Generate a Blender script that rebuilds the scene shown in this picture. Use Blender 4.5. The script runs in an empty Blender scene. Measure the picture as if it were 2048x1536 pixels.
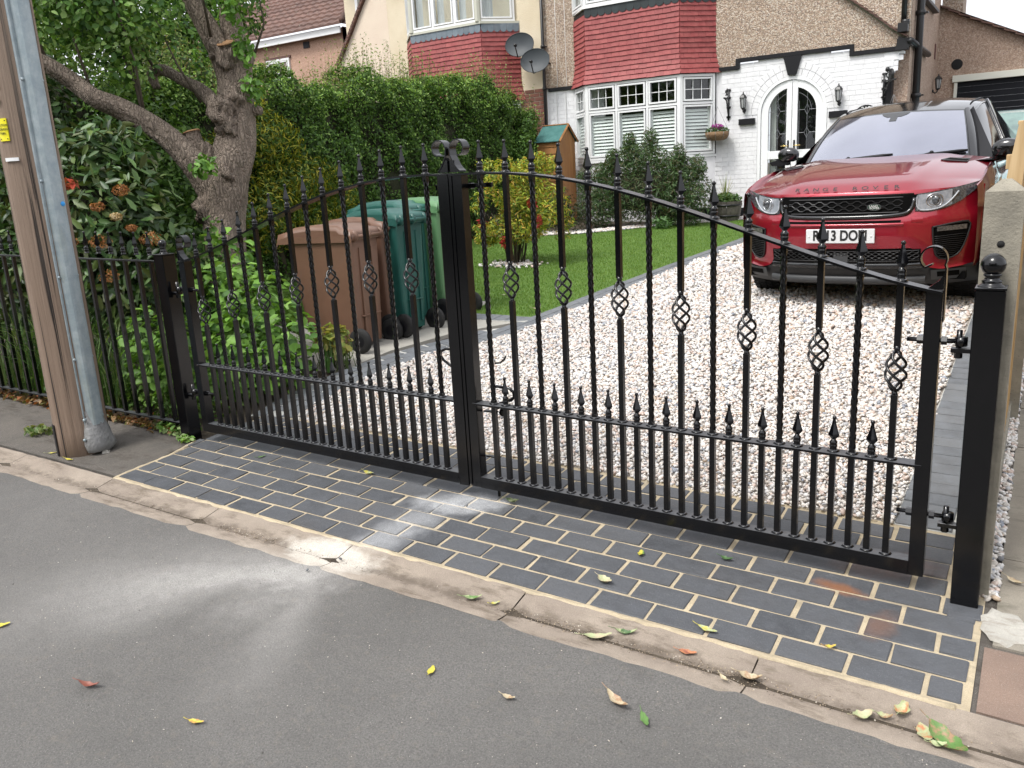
import bpy, math, random
import numpy as np
from mathutils import Matrix, Vector
rnd = random.Random(7)
rng = np.random.default_rng(11)
SC = bpy.context.scene
COL = SC.collection

# ------------------------------------------------------------------ camera, sky, sun, exposure
def cam_rot(p, y, r):
    cp, sp, cy, sy, cr, sr = math.cos(p), math.sin(p), math.cos(y), math.sin(y), math.cos(r), math.sin(r)
    f = np.array([sy*cp, cy*cp, -sp]); right = np.array([cy, -sy, 0.0]); up = np.cross(right, f)
    return cr*right + sr*up, -sr*right + cr*up, f
CAM = np.array([3.95384, -2.27916, 1.42526])
_r, _u, _f = cam_rot(0.242307, -0.575764, -0.055482)
cd = bpy.data.cameras.new("camera"); cam = bpy.data.objects.new("camera", cd); COL.objects.link(cam)
cam.matrix_world = Matrix(((_r[0], _u[0], -_f[0], CAM[0]), (_r[1], _u[1], -_f[1], CAM[1]), (_r[2], _u[2], -_f[2], CAM[2]), (0, 0, 0, 1)))
cd.sensor_width = 36; cd.lens = 36*1650/2048; cd.clip_start = 0.02; cd.clip_end = 2000
SC.camera = cam
W = bpy.data.worlds.new("World"); SC.world = W; W.use_nodes = True
nt = W.node_tree; nt.nodes.clear()
SUN_EL, SUN_AZ = math.radians(58), math.radians(200)     # azimuth measured clockwise from +y
sky = nt.nodes.new("ShaderNodeTexSky"); sky.sky_type = 'NISHITA'; sky.sun_disc = False
sky.sun_elevation = SUN_EL; sky.sun_rotation = SUN_AZ; sky.dust_density = 6; sky.air_density = 1.0; sky.ozone_density = 1.0
hs = nt.nodes.new("ShaderNodeHueSaturation"); hs.inputs['Saturation'].default_value = 0.16; hs.inputs['Value'].default_value = 1.0
tc = nt.nodes.new("ShaderNodeTexCoord")
cn = nt.nodes.new("ShaderNodeTexNoise"); cn.inputs['Scale'].default_value = 2.2; cn.inputs['Detail'].default_value = 5
cr_ = nt.nodes.new("ShaderNodeMapRange"); cr_.inputs[1].default_value = .3; cr_.inputs[2].default_value = .7; cr_.inputs[3].default_value = .82; cr_.inputs[4].default_value = 1.12
mixs = nt.nodes.new("ShaderNodeMix"); mixs.data_type = 'RGBA'; mixs.inputs[0].default_value = 0.62
mixs.inputs[7].default_value = (6.6, 6.75, 7.2, 1)        # the flat white cloud deck
mul = nt.nodes.new("ShaderNodeMix"); mul.data_type = 'RGBA'; mul.blend_type = 'MULTIPLY'; mul.inputs[0].default_value = 1
bg = nt.nodes.new("ShaderNodeBackground"); bg.inputs[1].default_value = 0.12
wo = nt.nodes.new("ShaderNodeOutputWorld")
L = nt.links.new
L(sky.outputs[0], hs.inputs['Color']); L(hs.outputs[0], mixs.inputs[6]); L(tc.outputs['Generated'], cn.inputs['Vector'])
L(cn.outputs[0], cr_.inputs[0]); L(mixs.outputs[2], mul.inputs[6]); L(cr_.outputs[0], mul.inputs[7]); L(mul.outputs[2], bg.inputs[0]); L(bg.outputs[0], wo.inputs[0])
sd = bpy.data.lights.new("sun", 'SUN'); sd.energy = 1.2; sd.angle = math.radians(16); sd.color = (1, .965, .91)
so = bpy.data.objects.new("sun", sd); COL.objects.link(so)
_sd = Vector((math.sin(SUN_AZ)*math.cos(SUN_EL), math.cos(SUN_AZ)*math.cos(SUN_EL), math.sin(SUN_EL)))
so.rotation_euler = _sd.to_track_quat('Z', 'Y').to_euler(); so.location = (0, 0, 30)
vs = SC.view_settings; SC.display_settings.display_device = 'sRGB'
vs.view_transform = 'Standard'; vs.look = 'None'; vs.gamma = 1; vs.exposure = 1.12; vs.use_curve_mapping = False
SC.render.engine = 'CYCLES'
SC.cycles.max_bounces = 6; SC.cycles.diffuse_bounces = 3; SC.cycles.glossy_bounces = 3; SC.cycles.transmission_bounces = 4
SC.cycles.transparent_max_bounces = 6; SC.cycles.use_denoising = True; SC.cycles.caustics_reflective = False; SC.cycles.caustics_refractive = False

# ------------------------------------------------------------------ the lie of the land
GA, GB = -0.0195246, 0.0568752
def G(x, y): return GA*(x-2) + GB*np.clip(y, -3.0, 13.0)
def g3(x, y, h=0.0): return (x, y, float(G(x, y))+h)

# ------------------------------------------------------------------ scene graph helpers
def tag(o, label=None, cat=None, group=None, kind=None):
    if label: o['label'] = label
    if cat: o['category'] = cat
    if group: o['group'] = group
    if kind: o['kind'] = kind
    return o
def empty(name, loc=(0, 0, 0), rz=0.0, label=None, cat=None, group=None):
    o = bpy.data.objects.new(name, None); COL.objects.link(o); o.location = loc; o.rotation_euler = (0, 0, rz)
    o.empty_display_size = .05
    return tag(o, label, cat, group)
def wloc(o):
    v = Vector((0, 0, 0))
    while o is not None:
        v = v + Vector(o.location); o = o.parent
    return v
def link(me, name, parent=None, loc=None):
    o = bpy.data.objects.new(name, me); COL.objects.link(o)
    if parent is not None: o.parent = parent
    if loc is not None: o.location = loc
    return o
def copy_tree(o, parent=None):
    c = o.copy(); COL.objects.link(c); c.parent = parent
    for ch in list(o.children): copy_tree(ch, c)
    return c

class MB:
    """collects shapes in world space (or in the thing's own space) and links them as one mesh"""
    def __init__(s): s.v = []; s.f = []; s.m = []; s.sm = []
    def add(s, vs_, fs_, m=0, smooth=False):
        b = len(s.v); s.v.extend([tuple(map(float, p)) for p in vs_])
        for f in fs_: s.f.append(tuple(b+i for i in f)); s.m.append(m); s.sm.append(smooth)
        return s
    def box(s, x0, x1, y0, y1, z0, z1, m=0):
        return s.add([(x0, y0, z0), (x1, y0, z0), (x1, y1, z0), (x0, y1, z0), (x0, y0, z1), (x1, y0, z1), (x1, y1, z1), (x0, y1, z1)],
                     [(0, 3, 2, 1), (4, 5, 6, 7), (0, 1, 5, 4), (1, 2, 6, 5), (2, 3, 7, 6), (3, 0, 4, 7)], m)
    def bbox(s, x0, x1, y0, y1, z0, z1, b=.002, m=0):
        """box with chamfered edges"""
        vs_ = []
        for X, sx in ((x0, 1), (x1, -1)):
            for Y, sy in ((y0, 1), (y1, -1)):
                for Z, sz in ((z0, 1), (z1, -1)):
                    vs_ += [(X, Y+sy*b, Z+sz*b), (X+sx*b, Y, Z+sz*b), (X+sx*b, Y+sy*b, Z)]
        def i(a, c, d, k): return ((a*2+c)*2+d)*3+k
        fs_ = [(i(0,0,0,0), i(0,0,1,0), i(0,1,1,0), i(0,1,0,0)), (i(1,0,0,0), i(1,1,0,0), i(1,1,1,0), i(1,0,1,0)),
               (i(0,0,0,1), i(1,0,0,1), i(1,0,1,1), i(0,0,1,1)), (i(0,1,0,1), i(0,1,1,1), i(1,1,1,1), i(1,1,0,1)),
               (i(0,0,0,2), i(0,1,0,2), i(1,1,0,2), i(1,0,0,2)), (i(0,0,1,2), i(1,0,1,2), i(1,1,1,2), i(0,1,1,2))]
        for a in (0, 1):
            for c in (0, 1):
                fs_.append((i(a,c,0,0), i(a,c,0,1), i(a,c,1,1), i(a,c,1,0)))
                fs_.append((i(a,0,c,0), i(a,0,c,2), i(a,1,c,2), i(a,1,c,0)))
                fs_.append((i(0,a,c,1), i(0,a,c,2), i(1,a,c,2), i(1,a,c,1)))
                for d in (0, 1): fs_.append((i(a,c,d,0), i(a,c,d,1), i(a,c,d,2)))
        return s.add(vs_, fs_, m)
    def obox(s, c, ax, ay, az, m=0):
        """box from centre and three half-axis vectors"""
        c, ax, ay, az = map(np.array, (c, ax, ay, az)); vs_ = []
        for k in (-1, 1):
            for (i, j) in ((-1, -1), (1, -1), (1, 1), (-1, 1)): vs_.append(c+i*ax+j*ay+k*az)
        return s.add(vs_, [(0, 3, 2, 1), (4, 5, 6, 7), (0, 1, 5, 4), (1, 2, 6, 5), (2, 3, 7, 6), (3, 0, 4, 7)], m)
    def tube(s, pts, r, n=8, m=0, cap=True, smooth=True, up=None, sec=None):
        """sweep; r scalar or list; sec = custom list of (a,b) section points"""
        P = [np.array(p, float) for p in pts]; k = len(P); R_ = [r]*k if np.isscalar(r) else list(r)
        vs_ = []; prev = None
        for i in range(k):
            t = P[min(i+1, k-1)]-P[max(i-1, 0)]; t = t/(np.linalg.norm(t)+1e-12)
            if prev is None:
                a = np.array(up, float) if up is not None else (np.array([0, 0, 1.0]) if abs(t[2]) < .9 else np.array([1.0, 0, 0]))
            else: a = prev
            a = a-t*np.dot(a, t); a /= np.linalg.norm(a)+1e-12; b = np.cross(t, a); prev = a
            if sec is None:
                for j in range(n):
                    th = 2*math.pi*j/n; vs_.append(P[i]+R_[i]*(math.cos(th)*a+math.sin(th)*b))
            else:
                for (p_, q_) in sec: vs_.append(P[i]+R_[i]*(p_*a+q_*b))
        nn = n if sec is None else len(sec)
        fs_ = [(i*nn+j, i*nn+(j+1) % nn, (i+1)*nn+(j+1) % nn, (i+1)*nn+j) for i in range(k-1) for j in range(nn)]
        if cap: fs_ += [tuple(range(nn))[::-1], tuple((k-1)*nn+j for j in range(nn))]
        return s.add(vs_, fs_, m, smooth)
    def lathe(s, c, prof, n=16, axis=(0, 0, 1), m=0, smooth=True, mod=None, ph=0.0):
        """prof = [(r, z)...] turned about axis through c"""
        c = np.array(c, float); az = np.array(axis, float); az /= np.linalg.norm(az)
        ax = np.array([1.0, 0, 0]) if abs(az[0]) < .9 else np.array([0, 1.0, 0]); ax = ax-az*np.dot(ax, az); ax /= np.linalg.norm(ax); ay = np.cross(az, ax)
        vs_ = []
        for (r, z) in prof:
            for j in range(n):
                th = 2*math.pi*j/n+ph; rr = r*(mod(j) if mod else 1); vs_.append(c+az*z+rr*(math.cos(th)*ax+math.sin(th)*ay))
        k = len(prof)
        fs_ = [(i*n+j, i*n+(j+1) % n, (i+1)*n+(j+1) % n, (i+1)*n+j) for i in range(k-1) for j in range(n)]
        fs_ += [tuple(range(n))[::-1], tuple((k-1)*n+j for j in range(n))]
        return s.add(vs_, fs_, m, smooth)
    def sphere(s, c, r, n=12, m=0, sq=(1, 1, 1)):
        k = n//2+1; prof = [(math.sin(math.pi*i/(k-1)), -math.cos(math.pi*i/(k-1))) for i in range(k)]
        vs_ = []
        for (a, z) in prof:
            for j in range(n):
                th = 2*math.pi*j/n; vs_.append((c[0]+r*sq[0]*a*math.cos(th), c[1]+r*sq[1]*a*math.sin(th), c[2]+r*sq[2]*z))
        fs_ = [(i*n+j, i*n+(j+1) % n, (i+1)*n+(j+1) % n, (i+1)*n+j) for i in range(k-1) for j in range(n)]
        return s.add(vs_, fs_, m, True)
    def prism(s, poly, o, ax, ay, az, m=0):
        """2D polygon (ccw) in plane (ax, ay) through o, extruded by az"""
        o, ax, ay, az = map(lambda q: np.array(q, float), (o, ax, ay, az)); n = len(poly)
        vs_ = [o+p*ax+q*ay for p, q in poly]+[o+p*ax+q*ay+az for p, q in poly]
        fs_ = [tuple(range(n))[::-1], tuple(range(n, 2*n))]+[(i, (i+1) % n, n+(i+1) % n, n+i) for i in range(n)]
        return s.add(vs_, fs_, m)
    def grid(s, P, m=0, smooth=True, close=False):
        """P: rows x cols array of points"""
        r, c = len(P), len(P[0]); vs_ = [p for row in P for p in row]
        fs_ = [(i*c+j, i*c+j+1, (i+1)*c+j+1, (i+1)*c+j) for i in range(r-1) for j in range(c-1)]
        return s.add(vs_, fs_, m, smooth)
    def build(s, name, mats, parent=None, local=False, origin=None, label=None, cat=None, group=None, kind=None):
        if not isinstance(mats, (list, tuple)): mats = [mats]
        off = Vector((0, 0, 0)) if local else (wloc(parent) if parent is not None else Vector((0, 0, 0)))
        o3 = Vector(origin) if origin is not None else Vector((0, 0, 0))
        d = off+o3 if parent is None or local is False else o3
        if parent is None: d = o3
        elif not local: d = Vector(origin) if origin is not None else off
        me = bpy.data.meshes.new(name); me.from_pydata([(a-d.x, b-d.y, c-d.z) for a, b, c in s.v], [], s.f)
        for mt in mats: me.materials.append(mt)
        me.polygons.foreach_set('material_index', s.m); me.polygons.foreach_set('use_smooth', s.sm); me.update()
        o = link(me, name, parent)
        if origin is not None: o.location = o3 if (parent is None or local) else o3-off
        return tag(o, label, cat, group, kind)

def npmesh(name, V, F, mat, cols=None, smooth=False, parent=None, origin=None):
    """V (n,3), F (m,k) numpy arrays; cols (n,3) point colours"""
    d = np.zeros(3)
    if parent is not None: d = np.array(wloc(parent))
    if origin is not None: d = np.array(origin, float)
    V = (np.asarray(V, np.float64)-d).astype(np.float32); F = np.asarray(F, np.int32); k = F.shape[1]
    me = bpy.data.meshes.new(name); me.vertices.add(len(V)); me.vertices.foreach_set('co', V.ravel())
    me.loops.add(F.size); me.loops.foreach_set('vertex_index', F.ravel())
    me.polygons.add(len(F)); me.polygons.foreach_set('loop_start', np.arange(0, F.size, k, dtype=np.int32))
    me.polygons.foreach_set('loop_total', np.full(len(F), k, np.int32))
    if smooth: me.polygons.foreach_set('use_smooth', np.ones(len(F), bool))
    me.update(calc_edges=True)
    if cols is not None:
        a = me.attributes.new('Col', 'FLOAT_COLOR', 'POINT'); c4 = np.ones((len(V), 4), np.float32); c4[:, :3] = cols; a.data.foreach_set('color', c4.ravel())
    me.materials.append(mat)
    o = link(me, name, parent)
    if origin is not None: o.location = Vector(origin)-(wloc(parent) if parent is not None else Vector((0, 0, 0)))
    return o

# ------------------------------------------------------------------ materials
def newmat(name):
    m = bpy.data.materials.new(name); m.use_nodes = True; n = m.node_tree; n.nodes.clear()
    o = n.nodes.new('ShaderNodeOutputMaterial'); b = n.nodes.new('ShaderNodeBsdfPrincipled'); n.links.new(b.outputs[0], o.inputs[0])
    return m, n, b, o
def N(n, t, **kw):
    q = n.nodes.new(t)
    for k, v in kw.items():
        if k.startswith('i_'):
            key = k[2:]; key = int(key) if key.isdigit() else key.replace('_', ' ')
            q.inputs[key].default_value = v
        else: setattr(q, k, v)
    return q
def pos(n): return N(n, 'ShaderNodeNewGeometry').outputs['Position']
def noise(n, vec, scale, detail=4, rough=.55, lo=.35, hi=.65, a=0.0, b=1.0, dist=0.0):
    q = N(n, 'ShaderNodeTexNoise', i_Scale=scale, i_Detail=detail, i_Roughness=rough, i_Distortion=dist); n.links.new(vec, q.inputs['Vector'])
    r = N(n, 'ShaderNodeMapRange'); r.inputs[1].default_value = lo; r.inputs[2].default_value = hi; r.inputs[3].default_value = a; r.inputs[4].default_value = b
    n.links.new(q.outputs[0], r.inputs[0]); return r.outputs[0]
def mix(n, f, a, b, blend='MIX'):
    q = N(n, 'ShaderNodeMix', data_type='RGBA', blend_type=blend)
    for s_, v in ((q.inputs[0], f), (q.inputs[6], a), (q.inputs[7], b)):
        if hasattr(v, 'node'): n.links.new(v, s_)
        elif isinstance(v, (tuple, list)): s_.default_value = (*v, 1) if len(v) == 3 else v
        else: s_.default_value = v
    return q.outputs[2]
def mth(n, op, a, b=None, c=None, clamp=False):
    q = N(n, 'ShaderNodeMath', operation=op, use_clamp=clamp)
    for i, v in enumerate((a, b, c)):
        if v is None: continue
        if hasattr(v, 'node'): n.links.new(v, q.inputs[i])
        else: q.inputs[i].default_value = v
    return q.outputs[0]
def scaled(n, vec, s3, rot=(0, 0, 0)):
    q = N(n, 'ShaderNodeMapping'); q.inputs['Scale'].default_value = s3; q.inputs['Rotation'].default_value = rot; n.links.new(vec, q.inputs[0]); return q.outputs[0]
def bump(n, bsdf, h, strength=.3, dist=.01, prev=None):
    q = N(n, 'ShaderNodeBump'); q.inputs['Strength'].default_value = strength; q.inputs['Distance'].default_value = dist
    n.links.new(h, q.inputs['Height'])
    if prev is not None: n.links.new(prev, q.inputs['Normal'])
    n.links.new(q.outputs[0], bsdf.inputs['Normal']); return q.outputs[0]
def simple(name, c, rough=.5, metal=0.0, c2=None, sc=8.0, bmp=0.0, bsc=60.0, bd=.002, spec=.5, coat=0.0, speck=None, rv=0.0, stretch=(1, 1, 1), rnd_tint=0.0):
    m, n, b, o = newmat(name); p = pos(n)
    if stretch != (1, 1, 1): p = scaled(n, p, stretch)
    col = None
    if c2 is not None: col = mix(n, noise(n, p, sc), c, c2)
    if speck is not None:
        cs, ssc, th = speck; f = noise(n, p, ssc, 2, .5, th, th+.04); col = mix(n, f, col if col is not None else c, cs)
    if rnd_tint:
        oi = N(n, 'ShaderNodeObjectInfo'); f = N(n, 'ShaderNodeMapRange'); f.inputs[3].default_value = 1-rnd_tint; f.inputs[4].default_value = 1+rnd_tint; n.links.new(oi.outputs['Random'], f.inputs[0])
        col = mix(n, 1.0, col if col is not None else c, f.outputs[0], 'MULTIPLY')
    if col is None: b.inputs['Base Color'].default_value = (*c, 1)
    else: n.links.new(col, b.inputs['Base Color'])
    if rv: n.links.new(noise(n, p, sc*1.7, 4, .6, .3, .7, rough-rv, rough+rv), b.inputs['Roughness'])
    else: b.inputs['Roughness'].default_value = rough
    b.inputs['Metallic'].default_value = metal; b.inputs['Specular IOR Level'].default_value = spec
    if coat: b.inputs['Coat Weight'].default_value = coat; b.inputs['Coat Roughness'].default_value = .04
    if bmp: bump(n, b, noise(n, p, bsc, 3, .6, .2, .8), bmp, bd)
    return m
def ellipse(n, p, cx, cy, ang, rx, ry, soft=.5, warp=None):
    """soft-edged stain: 1 inside, 0 outside, in ground x/y"""
    sp = N(n, 'ShaderNodeSeparateXYZ'); n.links.new(p, sp.inputs[0])
    dx = mth(n, 'SUBTRACT', sp.outputs[0], cx); dy = mth(n, 'SUBTRACT', sp.outputs[1], cy)
    ca, sa = math.cos(ang), math.sin(ang)
    u = mth(n, 'DIVIDE', mth(n, 'ADD', mth(n, 'MULTIPLY', dx, ca), mth(n, 'MULTIPLY', dy, sa)), rx)
    v = mth(n, 'DIVIDE', mth(n, 'SUBTRACT', mth(n, 'MULTIPLY', dy, ca), mth(n, 'MULTIPLY', dx, sa)), ry)
    r = mth(n, 'SQRT', mth(n, 'ADD', mth(n, 'MULTIPLY', u, u), mth(n, 'MULTIPLY', v, v)))
    if warp is not None: r = mth(n, 'ADD', r, warp)
    q = N(n, 'ShaderNodeMapRange', interpolation_type='SMOOTHSTEP'); q.inputs[1].default_value = 1.0; q.inputs[2].default_value = 1-soft
    q.inputs[3].default_value = 0; q.inputs[4].default_value = 1; n.links.new(r, q.inputs[0]); return q.outputs[0]
def maxn(n, *a):
    r = a[0]
    for b in a[1:]: r = mth(n, 'MAXIMUM', r, b)
    return r
def dust_mask(n, p):
    """pale stone-cutting dust blown from the gutter: narrow fans over the road, a plume over the blocks"""
    sp = N(n, 'ShaderNodeSeparateXYZ'); n.links.new(p, sp.inputs[0]); SX, SY = 1.69, -.15
    dx = mth(n, 'SUBTRACT', sp.outputs[0], SX); dy = mth(n, 'SUBTRACT', sp.outputs[1], SY)
    r = mth(n, 'SQRT', mth(n, 'ADD', mth(n, 'MULTIPLY', dx, dx), mth(n, 'MULTIPLY', dy, dy)))
    th = mth(n, 'ARCTAN2', dy, dx); w = noise(n, p, 3.2, 5, .6, .2, .8, -.10, .10)
    def lobe(a, wid, r1, amp):
        d = mth(n, 'ADD', mth(n, 'SUBTRACT', th, a), w); d = mth(n, 'DIVIDE', d, wid); g_ = mth(n, 'EXPONENT', mth(n, 'MULTIPLY', mth(n, 'MULTIPLY', d, d), -1.0))
        q = N(n, 'ShaderNodeMapRange', interpolation_type='SMOOTHSTEP'); q.inputs[1].default_value = r1; q.inputs[2].default_value = .10; q.inputs[3].default_value = 0; q.inputs[4].default_value = amp; n.links.new(r, q.inputs[0])
        return mth(n, 'MULTIPLY', g_, q.outputs[0])
    e = [lobe(-2.42, .30, 1.6, .92), lobe(-2.72, .26, 1.2, .50), lobe(-1.20, .20, 1.15, .52), lobe(-1.9, .8, .7, .50)]
    w2 = noise(n, p, 9, 5, .6, .2, .8, -.30, .30)
    e += [ellipse(n, p, 1.62, -.12, .0, .30, .13, .45, w2), mth(n, 'MULTIPLY', ellipse(n, p, 1.58, -.32, .30, .38, .19, .9, w2), .95), mth(n, 'MULTIPLY', ellipse(n, p, 1.66, -.48, .9, .34, .22, .95, w2), .42), mth(n, 'MULTIPLY', ellipse(n, p, 1.76, .15, 1.40, .34, .16, .8, w2), .60), mth(n, 'MULTIPLY', ellipse(n, p, 1.84, .47, .35, .30, .14, .7, w2), .90)]
    g = mth(n, 'MULTIPLY', noise(n, p, 240, 2, .5, .3, .62, .45, 1), noise(n, p, 22, 4, .6, .3, .7, .72, 1.05))
    return mth(n, 'MULTIPLY', maxn(n, *e), g, clamp=True)

def attrcol(name, rough=.6, trans=.25, spec=.3, gloss_var=False):
    m, n, b, o = newmat(name)
    a = N(n, 'ShaderNodeAttribute', attribute_name='Col'); n.links.new(a.outputs[0], b.inputs['Base Color'])
    b.inputs['Roughness'].default_value = rough; b.inputs['Specular IOR Level'].default_value = spec
    if trans:
        t = N(n, 'ShaderNodeBsdfTranslucent'); n.links.new(mix(n, 1.0, a.outputs[0], (1.3, 1.25, .6), 'MULTIPLY'), t.inputs[0])
        ms = N(n, 'ShaderNodeMixShader'); ms.inputs[0].default_value = trans; n.links.new(b.outputs[0], ms.inputs[1]); n.links.new(t.outputs[0], ms.inputs[2]); n.links.new(ms.outputs[0], o.inputs[0])
    return m

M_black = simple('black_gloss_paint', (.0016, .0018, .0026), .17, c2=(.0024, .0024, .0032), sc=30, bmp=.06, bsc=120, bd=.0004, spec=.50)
def skylit_top(m):
    """upward faces of the paintwork paled and roughened to paint in the sky light on them"""
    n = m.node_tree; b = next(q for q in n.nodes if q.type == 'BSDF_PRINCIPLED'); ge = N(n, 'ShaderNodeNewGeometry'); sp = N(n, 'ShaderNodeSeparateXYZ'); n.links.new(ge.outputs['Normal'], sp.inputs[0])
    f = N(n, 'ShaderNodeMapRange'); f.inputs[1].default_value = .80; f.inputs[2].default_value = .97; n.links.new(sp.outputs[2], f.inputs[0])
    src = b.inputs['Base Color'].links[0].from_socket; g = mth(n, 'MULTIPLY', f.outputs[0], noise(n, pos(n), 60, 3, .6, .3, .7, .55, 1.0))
    n.links.new(mix(n, g, src, (.085, .088, .095)), b.inputs['Base Color']); n.links.new(mth(n, 'ADD', mth(n, 'MULTIPLY', f.outputs[0], .22), .17), b.inputs['Roughness'])  # sky light on the rail tops is mixed into the base colour
skylit_top(M_black)
M_blackm = simple('black_matt_paint', (.008, .008, .010), .5, bmp=.15, bsc=90, bd=.001, spec=.3)
M_steel = simple('dull_steel', (.28, .28, .28), .35, 1.0, c2=(.18, .18, .18), sc=40)
M_white = simple('white_upvc', (.80, .81, .81), .28, c2=(.76, .77, .77), sc=2)
M_leaf = attrcol('leaf', .50, .28, .35)
M_leafg = attrcol('glossy_leaf', .42, .15, .4)
M_stone = attrcol('pebble', .62, 0, .35)
M_grass = attrcol('grass_blade', .6, .3, .25)
M_twig = simple('twig_bark', (.055, .045, .030), .8, c2=(.09, .07, .05), sc=30)
M_glassdark = simple('dark_window_glass', (.012, .015, .018), .04, spec=.8)
M_curtain = simple('net_curtain', (.55, .56, .54), .8, c2=(.42, .43, .42), sc=18, stretch=(1, 1, .05))
M_brass = simple('brass', (.75, .55, .20), .25, 1.0)
M_rubber = simple('rubber', (.012, .012, .012), .75, bmp=.2, bsc=90)
# ------------------------------------------------------------------ ground materials
def mat_road():
    m, n, b, o = newmat('road_asphalt'); p = pos(n)
    c = mix(n, noise(n, p, 1.1, 6, .7), (.122, .117, .110), (.165, .158, .149)); c = mix(n, noise(n, p, 3.5, 5, .8, .60, .66, 0, .35), c, (.09, .086, .08)); c = mix(n, noise(n, scaled(n, p, (.5, 2.2, 1)), 2.0, 5, .7, .55, .75, 0, .35), c, (.21, .195, .175))
    c = mix(n, noise(n, p, 170, 3, .7, .40, .66, 0, .8), c, (.080, .077, .073))
    c = mix(n, noise(n, p, 260, 2, .5, .66, .72, 0, .7), c, (.34, .325, .30))
    c = mix(n, noise(n, p, 34, 3, .6, .55, .8, 0, .45), c, (.20, .175, .145))
    c = mix(n, mth(n, 'MULTIPLY', dust_mask(n, p), .72), c, (.60, .58, .55))
    n.links.new(c, b.inputs['Base Color']); b.inputs['Roughness'].default_value = .85
    bp = bump(n, b, noise(n, p, 150, 4, .75, .2, .8), .8, .005); bump(n, b, noise(n, p, 6, 3), .25, .01, bp); return m
def mat_conc(name, a, bb, dust=True, grain=.5, dirt=None, sc=3.0):
    m, n, b, o = newmat(name); p = pos(n)
    c = mix(n, noise(n, p, sc, 6, .65), a, bb)
    c = mix(n, noise(n, p, 300, 2, .5, .35, .7, 0, .5), c, tuple(x*.55 for x in a))
    c = mix(n, noise(n, p, 700, 2, .5, .64, .7, 0, .6), c, (.62, .58, .5))
    if dirt: c = mix(n, noise(n, scaled(n, p, (1, 3, 1)), 4.5, 6, .75, .52, .66, 0, .85), c, dirt)
    if name == 'kerb_concrete': c = mix(n, mth(n, 'MULTIPLY', ellipse(n, p, 2.0, -.128, 0, 9.0, .060, .9, noise(n, p, 11, 5, .7, .3, .7, -.25, .75)), .75), c, (.105, .082, .062))
    if dust: c = mix(n, mth(n, 'MULTIPLY', dust_mask(n, p), .95), c, (.70, .655, .58))
    n.links.new(c, b.inputs['Base Color']); b.inputs['Roughness'].default_value = .88
    bump(n, b, noise(n, p, 240, 4, .7, .2, .8), grain, .003); return m
def mat_block(name, base, vary, stain=True):
    m, n, b, o = newmat(name); p = pos(n)
    oi = N(n, 'ShaderNodeObjectInfo')
    c = mix(n, oi.outputs['Random'], base, vary)
    c = mix(n, noise(n, p, 11, 6, .75, .35, .7, 0, .75), c, tuple(x*1.9 for x in base)); c = mix(n, noise(n, scaled(n, p, (2, 7, 1), (0, 0, .4)), 9, 4, .7, .60, .72, 0, .35), c, (.16, .16, .16))
    c = mix(n, noise(n, p, 500, 2, .5, .60, .72, 0, .5), c, (.30, .31, .32))
    c = mix(n, noise(n, p, 75, 4, .8, .69, .74, 0, .4), c, (.5, .5, .48))
    c = mix(n, noise(n, p, 1.1, 3, .6, .56, .72, 0, .35), c, (.115, .095, .08))
    if stain:
        w = noise(n, p, 14, 4, .6, .2, .8, -.3, .3)
        r = maxn(n, ellipse(n, p, 3.47, .47, -.25, .12, .05, .8, w), mth(n, 'MULTIPLY', ellipse(n, p, 3.58, .70, .2, .25, .14, .9, w), .35), mth(n, 'MULTIPLY', ellipse(n, p, 3.62, .30, 1.3, .13, .07, .9, w), .45))
        c = mix(n, mth(n, 'MULTIPLY', r, .72), c, (.26, .105, .04))
        c = mix(n, mth(n, 'MULTIPLY', dust_mask(n, p), .80), c, (.56, .57, .58))
    n.links.new(c, b.inputs['Base Color'])
    n.links.new(noise(n, p, 22, 3, .6, .3, .7, .55, .78), b.inputs['Roughness']); b.inputs['Specular IOR Level'].default_value = .4
    bp = bump(n, b, noise(n, p, 24, 5, .65, .2, .8), .6, .006); bump(n, b, noise(n, p, 330, 3, .7), .25, .001, bp); return m
M_road = mat_road()
M_foot = mat_conc('footway_asphalt', (.125, .110, .095), (.085, .077, .068), False, .8, (.055, .045, .035), 6)
M_kerb = mat_conc('kerb_concrete', (.365, .305, .245), (.26, .212, .172), True, .8, (.14, .11, .08), 6)
M_kerbb = mat_conc('brushed_concrete', (.40, .385, .34), (.33, .315, .28), False, .25, None, 3)
M_slab = mat_conc('path_slab', (.30, .27, .22), (.22, .195, .16), False, .4, (.13, .12, .09), 4)
M_slabr = mat_conc('red_brown_slab', (.25, .175, .135), (.20, .14, .11), False, .5, None, 5)
M_patch = mat_conc('white_cement_patch', (.50, .48, .43), (.38, .36, .32), False, .5, (.25, .22, .18), 9)
M_mortar = mat_conc('sandy_mortar', (.58, .485, .33), (.44, .36, .245), True, .8, (.33, .28, .2), 9)
M_block = mat_block('slate_grey_block', (.048, .051, .057), (.088, .090, .095))
M_edge = mat_block('edging_block', (.10, .108, .118), (.145, .15, .155), False)
M_jpale = simple('pale_joint', (.50, .50, .47), .9, c2=(.36, .36, .33), sc=20)
M_soil = simple('soil', (.045, .034, .024), .95, c2=(.085, .066, .045), sc=12, bmp=.8, bsc=45, bd=.02)
M_gbase = simple('gravel_bed', (.42, .38, .34), .9, c2=(.22, .20, .18), sc=70, bmp=.8, bsc=60, bd=.01)
M_turf = simple('turf', (.075, .15, .022), .9, c2=(.105, .185, .03), sc=7, bmp=.5, bsc=200, bd=.01)

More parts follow.
